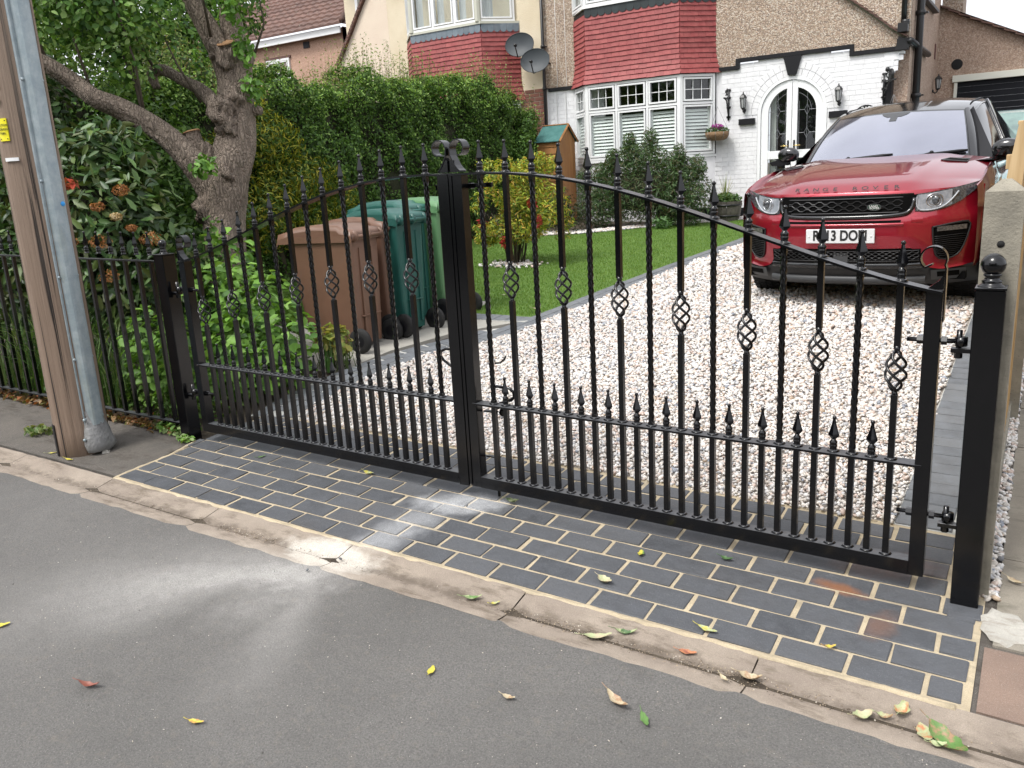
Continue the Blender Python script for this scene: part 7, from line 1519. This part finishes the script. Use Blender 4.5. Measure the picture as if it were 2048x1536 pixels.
for _q in M_wscr.node_tree.nodes:
    if _q.type == 'BSDF_PRINCIPLED': _q.inputs['Base Color'].default_value = (.31, .32, .385, 1); _q.inputs['Metallic'].default_value = .75; _q.inputs['Roughness'].default_value = .05
M_lens = simple('headlamp_lens', (.34, .36, .39), .08, c2=(.22, .24, .27), sc=30, coat=1.0)
M_lensd = simple('dark_headlamp_glass', (.03, .032, .036), .06, c2=(.10, .11, .12), sc=70, coat=1.0)
M_plate = simple('white_reflective_plate', (.70, .71, .72), .35)
car = empty('parked_car', g3(CX, CY), CA, 'red four wheel drive car with black roof parked nose out on the white gravel', 'car')
car.rotation_euler = (math.atan(GB)*.95, 0, CA); car.scale = (CS, CS, CS)
def cb(m, name, mat, parent=None, kind=None): return m.build(name, mat, parent or car, local=True)
def itp(x, xs, ys): return float(np.interp(x, xs, ys))
def front_w(u, h):
    """how far back the nose is at lateral u, height h"""
    base = itp(h, [.18, .24, .33, .45, .52, .60, .70, .745, .79, .86, .93, .96], [.17, .11, .055, .030, .012, .0, .0, .012, .045, .058, .070, .090])
    a = abs(u)/.93; sw = .36*a**3.4 + .05*a*a
    if h < .35: sw *= .85
    return base+sw
def hood_h(u, w):
    w0 = front_w(u, .945); t = max(0, w-w0); a = abs(u)
    h = .945+.165*(1-math.exp(-t/.42))+.035*min(t, 1.2)
    h -= .050*(a/.9)**4*min(1, t/.2) ; cr = 1/(1+math.exp((a-(.50+.10*min(t, 1)))*38)); h += .020*cr*min(1, t/.10)
    return h
def grid_front(us, hs, name, mat, off=0.0, smooth=True):
    m = MB(); m.grid([[(u, front_w(u, h)-off, h) for u in us] for h in hs], smooth=smooth); return cb(m, name, mat)
US = np.linspace(-.93, .93, 61)
# bumper skin (red), lower valance (black)
def redlow(u): a = abs(u); return itp(a, [0, .52, .60, .70, .93], [.515, .515, .36, .335, .36])
m = MB(); rows = []
for t in np.linspace(0, 1, 26): rows.append([(u, front_w(u, redlow(u)+(.945-redlow(u))*t), redlow(u)+(.945-redlow(u))*t) for u in US])
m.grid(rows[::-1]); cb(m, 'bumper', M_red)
m = MB(); rows = []
for t in np.linspace(0, 1, 12): rows.append([(u, front_w(u, .20+(redlow(u)-.20)*t)+.012, .20+(redlow(u)-.20)*t+.003) for u in US])
m.grid(rows[::-1]); cb(m, 'valance', M_cplast)
m = MB(); m.grid([[(u, front_w(u, .24)-.03+e, h) for u in np.linspace(-.60, .60, 25)] for h, e in ((.285, .02), (.27, 0), (.235, 0), (.22, .03))][::-1]); cb(m, 'skid_plate', M_cgrey)
m = MB(); m.grid([[(u, front_w(u, .33)-.012+e, h) for u in np.linspace(-.58, .58, 25)] for h, e in ((.40, .02), (.39, 0), (.355, 0), (.345, .02))][::-1]); cb(m, 'lower_lip', M_cblack)
m = MB(); m.grid([[(u, front_w(u, h)-.004, h) for u in np.linspace(-.57, .57, 25)] for h in (.505, .455, .405)]); li = cb(m, 'lower_intake', M_void)
def hexmesh(m, u0, u1, h0, h1, nu, nh, wall=.004, off=.008, clipf=None, wfun=front_w):
    du = (u1-u0)/nu; dh = (h1-h0)/nh
    for r in range(nh+1):
        pts = []
        for k in range(nu*4+1):
            u = u0+du*k/4; ph = (k+2*(r % 2)) % 4; h = h0+dh*r+(.30*dh if ph in (0, 1) else -.30*dh)*(0 if r in (0, nh) else 1)
            if clipf and not clipf(u, h):
                if len(pts) > 1: m.tube(pts, wall, 4, smooth=False)
                pts = []; continue
            pts.append((u, wfun(u, h)-off, h))
        if len(pts) > 1: m.tube(pts, wall, 4, smooth=False)
    for r in range(nh):
        for k in range(nu*4+1):
            u = u0+du*k/4; ph = (k+2*(r % 2)) % 4
            pass
    return m
m = MB(); hexmesh(m, -.56, .56, .415, .495, 22, 5, .0028, .010); cb(m, 'mesh', M_cplast, li)
m = MB(); m.add([(-.055, front_w(0, .45)-.014, .405), (.055, front_w(0, .45)-.014, .405), (.055, front_w(0, .45)-.012, .50), (-.055, front_w(0, .45)-.012, .50)], [(0, 1, 2, 3)]); cb(m, 'sensor_panel', M_cgrey, li)
# slot above the plate and the plate
m = MB(); m.grid([[(u, front_w(u, h)-.0035, h) for u in np.linspace(-.43, .43, 15)] for h in (.733, .715)]); cb(m, 'slot', M_void)
m = MB(); m.grid([[(u, front_w(u, .70)-o_, h) for u in np.linspace(-.45, .45, 15)] for h, o_ in ((.712, .006), (.706, .014), (.698, .012), (.690, .002))]); cb(m, 'bumper_crease', M_red)
m = MB(); m.bbox(-.26, .26, -.030, -.016, .565, .676, .004); plate = cb(m, 'number_plate', M_plate)
def ctext(s, size, loc, mat, parent, sx=1.0, ext=.0015, sp=1.0, off=0.0, rx=math.pi/2, rz=0.0):
    o = text(s, size, (0, 0, 0), (rx, 0, rz), mat, parent, 'lettering', ext, 0, sx, sp, off); o.location = loc; return o
ctext('RE13 DON', .112, (0, -.0315, .6225), M_blk, plate, .78, .0008, 1.0, .0035)
for u in (-.235, .235): m = MB(); m.lathe((u, -.031, .62), [(.006, 0), (.006, .003)], 10, axis=(0, -1, 0)); cb(m, 'screw', M_wpaint, plate)
# grille
def gl(h): return .455-.015+(h-.77)*.45
m = MB()
hs = np.linspace(.775, .915, 8)
m.grid([[(u*gl(h)/.45, front_w(u, h)-.006, h) for u in np.linspace(-.47, .47, 25)] for h in hs][::-1]); gr = cb(m, 'grille', M_void)
m = MB(); hexmesh(m, -.43, .43, .790, .900, 9, 4, .0042, .014, lambda u, h: abs(u) < gl(h)-.02); cb(m, 'mesh', M_cplast, gr)
m = MB(); fr = [(-.50, .918), (-.505, .86), (-.49, .80), (-.44, .766), (0, .758), (.44, .766), (.49, .80), (.505, .86), (.50, .918)]
fr = [tuple(p) for p in resample(smooth2(fr, 2), .03)]
m.tube([(u, front_w(u, h)-.012, h) for u, h in fr], .0175, 8, up=(0, 1, 0)); m.grid([[(u, front_w(u, .918)-.010, h) for u in np.linspace(-.50, .50, 21)] for h in (.926, .910)]); cb(m, 'surround', M_cblack, gr)
m = MB(); bx, bh = .235, .835; w_ = front_w(bx, bh)-.022; m.prism([(.052*math.cos(t), .026*math.sin(t)) for t in np.linspace(0, 2*math.pi, 28, endpoint=False)], (bx, w_, bh), (1, 0, 0), (0, 0, 1), (0, -.005, 0)); bd_ = cb(m, 'badge', M_chrome, gr)
m = MB(); m.prism([(.047*math.cos(t), .0215*math.sin(t)) for t in np.linspace(0, 2*math.pi, 28, endpoint=False)], (bx, w_-.005, bh), (1, 0, 0), (0, 0, 1), (0, -.0015, 0)); cb(m, 'badge_field', simple('badge_green', (.02, .045, .03), .3), gr)
ctext('LAND', .021, (bx-.004, w_-.0072, bh+.0065), M_wpaint, gr, 1.15, .0003); ctext('ROVER', .021, (bx+.004, w_-.0072, bh-.0085), M_wpaint, gr, 1.1, .0003)
# headlamps
def lamp(s):
    # outline in (u, h): inner edge next to the grille, long tail sweeping back
    top = [(.515, .916), (.62, .925), (.74, .942), (.84, .960), (.905, .975)]; bot = [(.515, .790), (.60, .780), (.70, .796), (.79, .838), (.86, .895), (.915, .955)]
    m = MB(); n = 14; rows = []
    tu = np.linspace(0, 1, n)
    T_ = [(np.interp(t*(len(top)-1), range(len(top)), [p[0] for p in top]), np.interp(t*(len(top)-1), range(len(top)), [p[1] for p in top])) for t in tu]
    B_ = [(np.interp(t*(len(bot)-1), range(len(bot)), [p[0] for p in bot]), np.interp(t*(len(bot)-1), range(len(bot)), [p[1] for p in bot])) for t in tu]
    def pt(u, h, o_=.010): u2 = u if u < .90 else u; return (s*u2, front_w(u2, h)-o_, h)
    def patch(t0, t1, v0, v1, o_):
        out = []
        for v in np.linspace(v0, v1, 7):
            row = []
            for t in np.linspace(t0, t1, n):
                a = (np.interp(t, tu, [p[0] for p in T_]), np.interp(t, tu, [p[1] for p in T_])); b = (np.interp(t, tu, [p[0] for p in B_]), np.interp(t, tu, [p[1] for p in B_])); row.append(pt(a[0]*(1-v)+b[0]*v, a[1]*(1-v)+b[1]*v, o_))
            out.append(row)
        return out if s > 0 else [r[::-1] for r in out]
    m.grid(patch(0, 1, 0, 1, .008)); hl = cb(m, 'headlight', M_lensd)
    m = MB(); m.grid(patch(.03, .50, .06, .94, .0095)); cb(m, 'lens', M_lens, hl)
    uc, hc = .635, .862; w0 = front_w(uc, hc)-.016
    for r, t in ((.052, .0045), (.036, .003)): q = MB(); q.tube([(s*uc+r*math.cos(a), front_w(uc+s*r*math.cos(a), hc)-.014, hc+r*math.sin(a)) for a in np.linspace(0, 2*math.pi, 25)], t, 6, cap=False); cb(q, 'projector_ring', M_chrome, hl)
    q = MB(); q.lathe((s*uc, front_w(uc, hc)-.011, hc), [(.035, 0), (.030, .007), (.018, .012)], 18, axis=(-s*.25, -1, 0)); cb(q, 'projector', M_lensd, hl)
    q = MB(); P3 = [(.520, .905), (.523, .80), (.60, .790), (.69, .806), (.745, .86), (.785, .925)]; P3 = [tuple(p) for p in resample(smooth2(P3, 2), .02)]; q.tube([(s*u, front_w(u, h)-.014, h) for u, h in P3], .0055, 6); cb(q, 'light_strip', simple('frosted_strip', (.42, .44, .47), .3), hl)
lamp(-1); lamp(1)
# side intakes with fog lamp strip
def intake(s):
    P4 = [(.640, .665), (.80, .690), (.872, .688), (.862, .60), (.825, .475), (.785, .425), (.70, .405), (.655, .46)]
    P4 = [tuple(p) for p in smooth2(P4+[P4[0]], 1)][:-1]
    c = np.mean(P4, axis=0); m = MB(); n = len(P4); vs_ = [(s*c[0], front_w(c[0], c[1])-.004, c[1])]; 
    for k in (.5, 1.0): vs_ += [(s*(c[0]+(u-c[0])*k), front_w(c[0]+(u-c[0])*k, c[1]+(h-c[1])*k)-.006, c[1]+(h-c[1])*k) for u, h in P4]
    f = [(0, 1+(i+1) % n, 1+i) if s > 0 else (0, 1+i, 1+(i+1) % n) for i in range(n)]+[(1+i, 1+(i+1) % n, 1+n+(i+1) % n, 1+n+i) for i in range(n)]
    m.add(vs_, f, 0, True); it = cb(m, 'side_intake', M_void)
    q = MB(); q.tube([(s*u, front_w(u, h)-.008, h) for u, h in P4+[P4[0]]], .007, 6, cap=False); cb(q, 'surround', M_cplast, it)
    q = MB()
    for h in np.arange(.44, .60, .0155): a = itp(h, [.42, .47, .60], [.70, .665, .655]); b_ = itp(h, [.42, .48, .60], [.76, .815, .85]); q.tube([(s*u, front_w(u, h)-.010, h+.002*math.sin(u*200)) for u in np.linspace(a, b_, 8)], .0024, 4)
    cb(q, 'mesh', M_cplast, it)
    q = MB(); q.grid([[(s*u, front_w(u, h)-.013, h) for u in np.linspace(.67, .85, 8)] for h in (.668, .655, .642, .632)]); cb(q, 'fog_lamp', simple('fog_lens', (.05, .05, .05), .15, c2=(.14, .13, .12), sc=60, coat=.5), it)
intake(-1); intake(1)
for s in (-1, 1):
    m = MB(); m.grid([[(s*u, front_w(u, h)-o_, h) for u in np.linspace(.50, .575, 5)] for h, o_ in ((.748, .001), (.744, .004), (.712, .004), (.708, .001))]); cb(m, 'washer_cap', M_red)
    m = MB(); m.grid([[(s*u, front_w(u, h)-.020, h) for u in np.linspace(.64, .86, 7)] for h in (.335, .325, .262, .25)]); cb(m, 'corner_vent', M_cgrey)
    m = MB(); m.grid([[(s*u, front_w(u, h)-.022, h) for u in np.linspace(.68, .82, 5)] for h in (.318, .275)]); cb(m, 'vent_opening', M_void)
# bonnet
m = MB(); us = np.concatenate([np.linspace(-.895, -.62, 8), np.linspace(-.60, -.40, 9), np.linspace(-.36, .36, 9), np.linspace(.40, .60, 9), np.linspace(.62, .895, 8)])
def cowl(u): return 1.13+.36*(abs(u)/.80)**2.0*.60
rows = []
for t in np.linspace(0, 1, 26):
    tt = t**1.6; row = []
    for u in us: w0 = front_w(u, .945); w = w0+(cowl(u)-w0)*tt; row.append((u, w, hood_h(u, w)))
    rows.append(row)
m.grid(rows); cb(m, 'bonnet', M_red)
ks = 0
lets = 'RANGE ROVER'; x0 = -.375; 
for i, ch in enumerate(lets):
    if ch == ' ': continue
    u = -.375+.750*i/(len(lets)-1); w = front_w(u, .945)+.028; h = hood_h(u, w)
    dh = (hood_h(u, w+.02)-hood_h(u, w-.02))/.04
    o = ctext(ch, .046, (u, w-.010, h+.0135), M_blk, car, 1.45, .0012, 1, .0004, math.atan(dh)+.22, math.atan((front_w(u+.01, .945)-front_w(u-.01, .945))/.02)); o.name = 'letter'
for s in (-1, 1):
    m = MB(); pts = [(s*a, b, hood_h(a, b)+.004) for a, b in ((.56, .88), (.735, .97), (.74, 1.10), (.60, 1.02))]; m.add(pts, [(0, 1, 2, 3) if s > 0 else (3, 2, 1, 0)]); v = cb(m, 'bonnet_vent', M_void)
    q = MB(); P5 = pts+[pts[0]]; q.tube([tuple(p) for p in P5], .0065, 5, cap=False); cb(q, 'surround', M_cgrey, v)
# body sides from the front corner to the tail (simple lofted skin with arches)
def side_u(w, h):
    a = itp(w, [.30, .45, .70, 1.0, 1.5, 3.2, 3.9, 4.30], [.905, .935, .950, .952, .945, .950, .935, .86]); b = itp(h, [.25, .40, .70, .92, 1.02, 1.12], [-.02, 0, 0, -.010, -.035, -.075]); 
    return a+b
def arch_h(w):
    for c in (.875, 3.535):
        d = abs(w-c)
        if d < .42: return .345+math.sqrt(max(0, .42**2-d*d))
    return .26
def top_h(w): return itp(w, [.33, .5, .8, 1.15, 1.5, 3.0, 4.2], [.945, .985, 1.045, 1.075, 1.06, 1.12, 1.13])
ws_ = np.unique(np.concatenate([np.linspace(.33, .45, 5), np.linspace(.45, 1.30, 30), np.linspace(1.3, 3.1, 14), np.linspace(3.11, 3.96, 24), np.linspace(3.96, 4.32, 6)]))
for s in (-1, 1):
    m = MB(); rows = []
    for w in ws_:
        lo = arch_h(w)+.035 if arch_h(w) > .3 else .34; hi = top_h(w); rows.append([(s*side_u(w, lo+(hi-lo)*t), w, lo+(hi-lo)*t) for t in np.linspace(0, 1, 12)])
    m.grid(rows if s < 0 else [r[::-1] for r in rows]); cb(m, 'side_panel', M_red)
    # fender shoulder joining bonnet edge
    m = MB(); rows = []
    for w in np.linspace(.33, 1.50, 18): u1 = side_u(w, top_h(w)); u0 = .880; h0 = (hood_h(.880, max(w, front_w(.880, .945))) if w > front_w(.880, .945) else .945)-.004; rows.append([(s*(u0+(u1-u0)*t), w, h0+(top_h(w)-h0)*t+.010*math.sin(math.pi*t)) for t in (0, .33, .66, 1)])
    m.grid(rows if s > 0 else [r[::-1] for r in rows]); cb(m, 'wing', M_red)
    m = MB()
    for c in (.875, 3.535):
        A_ = [(s*(side_u(c+.42*math.cos(a), .5)+.006), c+.40*math.cos(a), .345+.40*math.sin(a)) for a in np.linspace(-.25, math.pi+.25, 24)]; B_ = [(s*(side_u(c+.42*math.cos(a), .5)+.004), c+.47*math.cos(a), .345+.47*math.sin(a)) for a in np.linspace(-.15, math.pi+.15, 24)]; C_2 = [(s*.74, c+.40*math.cos(a), .345+.40*math.sin(a)) for a in np.linspace(-.25, math.pi+.25, 24)]
        m.grid([A_, B_]); m.grid([A_, C_2])
    m.grid([[(s*.955, w, h) for w in np.linspace(1.3, 3.1, 5)] for h in (.22, .34)]); cb(m, 'arch_trim', M_cplast)
    m = MB(); m.grid([[(s*.955, w, h) for w in (1.16, 1.36)] for h in (.80, .86, .93)]); m.add([(s*.957, 1.06, .84), (s*.957, 1.34, .90), (s*.957, 1.34, .955), (s*.957, 1.10, .90)], [(0, 1, 2, 3)]); cb(m, 'wing_vent', M_cblack)
m = MB(); m.box(-.86, .86, .30, 4.1, .24, .30); m.box(-.72, .72, .45, 4.0, .30, .85); cb(m, 'underbody', M_void)
m = MB(); m.grid([[(u, 4.30+.02*math.cos(u*2), h) for u in np.linspace(-.86, .86, 9)] for h in (.3, .6, 1.0, 1.13)]); cb(m, 'tailgate', M_red)
# wheels
for (u, w) in ((-.80, .875), (.80, .875), (-.80, 3.535), (.80, 3.535)):
    s = 1 if u > 0 else -1; m = MB(); m.lathe((u-s*.118, w, .345), [(.22, 0), (.325, .004), (.340, .018), (.345, .04), (.345, .200), (.340, .222), (.325, .236), (.25, .240)], 40, axis=(s, 0, 0)); 
    tr = cb(m, 'wheel', M_rubber)
    for k in range(40):
        a = 2*math.pi*k/40; m = None
    g = MB()
    for k in range(44):
        a = 2*math.pi*k/44
        for j, (x0, x1) in enumerate(((-.110, -.065), (-.05, -.005), (.005, .05), (.065, .110))):
            aa = a+(j % 2)*.07; ca, sa = math.cos(aa), math.sin(aa); g.obox((u+(x0+x1)/2, w+.346*ca, .345+.346*sa), ((x1-x0)/2, 0, 0), (0, -sa*.018, ca*.018), (0, ca*.005, sa*.005))
    o = cb(g, 'tread', M_rubber, tr); o['kind'] = 'stuff'
    m = MB(); m.lathe((u+s*.085, w, .345), [(.235, .02), (.225, .0), (.21, -.06), (.05, -.03), (.03, .0)], 30, axis=(s, 0, 0)); 
    for k in range(5): a = 2*math.pi*k/5; m.obox((u+s*.09, w+.12*math.cos(a), .345+.12*math.sin(a)), (.012, 0, 0), (0, .10*math.cos(a), .10*math.sin(a)), (0, -.022*math.sin(a), .022*math.cos(a)))
    cb(m, 'rim', M_cgrey, tr)
# cabin: windscreen, black pillars, roof, side glass
def wsb(u): a = abs(u)/.745; return (u, 1.155+.34*a**2.2, 1.075-.02*a*a)
def wst(u): a = abs(u)/.585; return (u, 1.93+.17*a**2.2, 1.515-.030*a*a)
def ws_pt(f, t, o_=0.0):
    b = np.array(wsb(f*.735)); c = np.array(wst(f*.575)); p = b*(1-t)+c*t; p[2] += .035*math.sin(math.pi*t); p[1] -= .012*math.sin(math.pi*t); n_ = np.array([0, -.5, .86]); return tuple(p+n_*o_)
m = MB(); m.grid([[ws_pt(f, t) for f in np.linspace(-1, 1, 31)] for t in np.linspace(0, 1, 14)]); wsn = cb(m, 'windscreen', M_cblack)
m = MB(); m.grid([[ws_pt(f, t, .0035) for f in np.linspace(-.935, .935, 29)] for t in np.linspace(.115, .955, 12)]); cb(m, 'glass', M_wscr, wsn)
m = MB(); m.grid([[ws_pt(f, t, .006) for f in np.linspace(-.17*k, .17*k, 6)] for t, k in ((.955, 1.25), (.90, 1.0), (.86, .6))]); m.grid([[ws_pt(f, t, .0065) for f in np.linspace(-.05, .05, 3)] for t in (.87, .76)]); cb(m, 'sensor_panel', M_cgrey, wsn)
for (f0, t0, f1, t1) in ((-.88, .02, .16, .125), (.22, .045, .93, .135)):
    m = MB(); pts = [ws_pt(f0+(f1-f0)*k, t0+(t1-t0)*k**.8, .022) for k in np.linspace(0, 1, 10)]; m.tube(pts, [.009]+[.015]*8+[.010], 6); m.tube([ws_pt(f0-.02, .0, .02), ws_pt(f0+(f1-f0)*.5, t0+.055, .038)], .009, 6); m.sphere(ws_pt(f0+(f1-f0)*.5, t0+.065, .03), .020, 8); cb(m, 'wiper', M_blackm, wsn)
for s in (-1, 1):
    m = MB(); rows = [[ws_pt(s*f, t, e) for f, e in ((.955, .004), (1.0, .012), (1.035, .0))] for t in np.linspace(-.02, 1.02, 12)]; rows = [[(a[0], a[1], a[2]) for a in r]+[(r[-1][0]+s*.02, r[-1][1]+.06, r[-1][2]-.02)] for r in rows]; m.grid(rows if s < 0 else [r[::-1] for r in rows]); cb(m, 'pillar', M_cblack)
def roof_pt(f, t):
    hw = itp(t, [0, .15, .6, 1], [.585, .605, .60, .53]); w = itp(t, [0, 1], [1.93, 4.02])+.17*abs(f)**2.2*(1-t); h = itp(t, [0, .06, .2, .45, .8, 1], [1.515, 1.545, 1.590, 1.612, 1.590, 1.545]); return (f*hw*1.03, w, h-.055*abs(f)**2.6-.0)
m = MB(); m.grid([[roof_pt(f, t) for f in np.linspace(-1, 1, 25)] for t in np.linspace(0, 1, 20)]); rf = cb(m, 'roof', M_cblack)
for s in (-1, 1):
    m = MB(); m.tube([tuple(np.array(roof_pt(s*.90, t))+[0, 0, .006]) for t in np.linspace(.14, .98, 14)], .006, 5); cb(m, 'roof_channel', M_blackm, rf)
    # side glass
    m = MB(); rows = []
    for t in np.linspace(0, 1, 20):
        a = roof_pt(s*1.0, t); wb_ = itp(t, [0, .12, 1], [1.52, 1.75, 4.15]); b = (s*side_u(wb_, 1.09)*1.0-s*.03, wb_, itp(wb_, [1.4, 4.2], [1.07, 1.15])); rows.append([tuple(np.array(a)*(1-k)+np.array(b)*k) for k in np.linspace(0, 1, 6)])
    m.grid(rows if s > 0 else [r[::-1] for r in rows]); sg = cb(m, 'side_glass', M_cglass)
    m = MB(); m.tube([tuple(np.array(r[0])+[s*.004, 0, -.012]) for r in rows], .010, 5); m.tube([tuple(np.array(r[-1])+[s*.004, 0, .0]) for r in rows], .012, 5)
    for k in (8, ): m.tube([tuple(np.array(rows[k][j])+[s*.003, 0, 0]) for j in range(6)], .022, 5)
    cb(m, 'window_trim', M_cblack, sg)
    if s > 0:
      m = MB(); p0, p1 = ws_pt(s*1.03, 1.0), ws_pt(s*1.03, .0); A_ = [tuple(np.array(p1)*(1-t)+np.array(p0)*t+[s*.0, .02, 0]) for t in np.linspace(0, 1, 8)]
      B_ = [(s*side_u(1.45+.18*t, 1.07)*(1-t)+s*.61*t, 1.50+.62*t, 1.065+.445*t) for t in np.linspace(0, 1, 8)]
      m.grid([A_, B_] if s < 0 else [B_, A_]); m.add([A_[0], B_[0], (s*side_u(1.2, 1.05), 1.20, 1.055)], [(0, 1, 2)]); cb(m, 'quarter_trim', M_blackm)
    # mirror
    m = MB(); mx, mw, mh, mk = (.965, 1.50, 1.15, 1.0) if s > 0 else (-.865, 1.45, 1.205, .80); m.sphere((mx, mw, mh), .10*mk, 16, sq=(1.18, .72, .95)); m.v = [(mx+math.copysign(abs((x-mx)/.118)**.72*.118, x-mx)*1.0, min(mw+math.copysign(abs((y-mw)/.072)**.8*.072, y-mw), mw+.045), max(mh+math.copysign(abs((z-mh)/.095)**.72*.095*.85, z-mh)-.25*abs(x-mx)*(1 if z > mh else 0)*.6, mh-.070)) for x, y, z in m.v]; mr = cb(m, 'door_mirror', M_cblack)
    m = MB(); m.grid([[(s*u, w, .0+h) for u in (.74, .86, .93)] for w, h in ((1.10, 1.085), (1.3, 1.085), (1.6, 1.075))]); cb(m, 'scuttle', M_cblack)
    m = MB(); m.prism([(-.06, -.035), (.10, -.035), (.12, .0), (.03, .02), (-.06, .015)] if s > 0 else [(-.10, -.035), (.06, -.035), (.06, .015), (-.03, .02), (-.12, .0)], (s*.92, mw-.03, mh-.062), (1, 0, 0), (0, 0, 1), (0, .08, 0)); cb(m, 'mirror_arm', M_blackm, mr)
m = MB(); m.grid([[(u, 4.02+(4.30-4.02)*t, 1.54-(1.54-1.12)*t) for u in np.linspace(-.53-.25*t, .53+.25*t, 7)] for t in (0, .5, 1)]); cb(m, 'rear_glass', M_glassdark)

# ------------------------------------------------------------------ the pale blue car behind
c2 = empty('parked_car', (3.45, 10.3, float(G(3.45, 10.3))), .0, 'pale blue car mostly hidden behind the red car by the garage', 'car')
M_lblue = simple('pale_blue_paint', (.42, .60, .62), .25, coat=1.0)
def lo2(name, secs, mat, parent=None, k=None):
    m = MB(); m.grid(secs); return m.build(name, mat, parent or c2, local=True)
def cab(f, t, gr=1.0):      # cabin skin across (f) and along (t)
    hw = itp(t, [0, .25, .8, 1], [.70, .57, .56, .62]); w = itp(t, [0, .3, .8, 1], [-.25, .28, 1.6, 2.1]); h = itp(t, [0, .3, .5, .8, 1], [.90, 1.36, 1.42, 1.38, 1.0]); a = abs(f); return (f*hw, w, h-.07*a**3)
m = MB(); m.grid([[cab(f, t) for f in np.linspace(-1, 1, 17)] for t in np.linspace(.30, .82, 10)]); m.build('roof', M_lblue, c2, local=True)
m = MB(); m.grid([[tuple(np.array(cab(f, t))) for f in np.linspace(-1, 1, 17)] for t in np.linspace(0, .30, 8)]); m.build('windscreen', simple('greenish_glass', (.20, .30, .27), .05, spec=1.0, c2=(.12, .17, .16), sc=4), c2, local=True)
for s in (-1, 1):
    m = MB(); m.tube([tuple(np.array(cab(s*1.0, t))+[0, -.01, .01]) for t in np.linspace(0, .34, 8)], .035, 8); m.build('pillar', M_lblue, c2, local=True)
    m = MB(); R_ = []
    for t in np.linspace(.05, .98, 12): a = cab(s*1.0, t); b = (s*.72, a[1], .88); R_.append([tuple(np.array(a)*(1-k)+np.array(b)*k) for k in (0, .5, 1)])
    m.grid(R_ if s > 0 else [r[::-1] for r in R_]); m.build('side_glass', M_glassdark, c2, local=True)
    m = MB(); m.sphere((s*.86, -.02, .98), .085, 12, sq=(1.2, .7, .8)); m.build('door_mirror', M_lblue, c2, local=True)
m = MB(); R_ = []
for w, hw, hb, ht in ((-1.25, .50, .25, .55), (-1.20, .66, .22, .66), (-1.0, .74, .20, .74), (-.3, .76, .20, .90), (.8, .77, .20, .92), (2.0, .76, .2, .98), (2.35, .66, .25, .85), (2.4, .5, .3, .6)):
    R_.append([(x*hw, w, hb+(ht-hb)*z) for x, z in ((-.92, 0), (-1, .25), (-1, .7), (-.93, .95), (-.5, 1.02), (0, 1.04), (.5, 1.02), (.93, .95), (1, .7), (1, .25), (.92, 0))])
m.grid(R_); m.build('body', M_lblue, c2, local=True)
for (u, w) in ((-.66, -.75), (.66, -.75), (-.66, 1.6), (.66, 1.6)):
    m = MB(); s = 1 if u > 0 else -1; m.lathe((u, w, .29), [(.2, 0), (.29, .01), (.29, .13), (.2, .14)], 24, axis=(s, 0, 0)); m.build('wheel', M_rubber, c2, local=True)
for s in (-1, 1): m = MB(); m.sphere((s*.52, -1.10, .58), .11, 12, sq=(1.2, .8, .7)); m.build('headlight', M_lens, c2, local=True)
m = MB(); m.add([(-.22, -1.262, .38), (.22, -1.262, .38), (.22, -1.262, .48), (-.22, -1.262, .48)], [(0, 1, 2, 3)]); m.build('grille', M_void, c2, local=True)
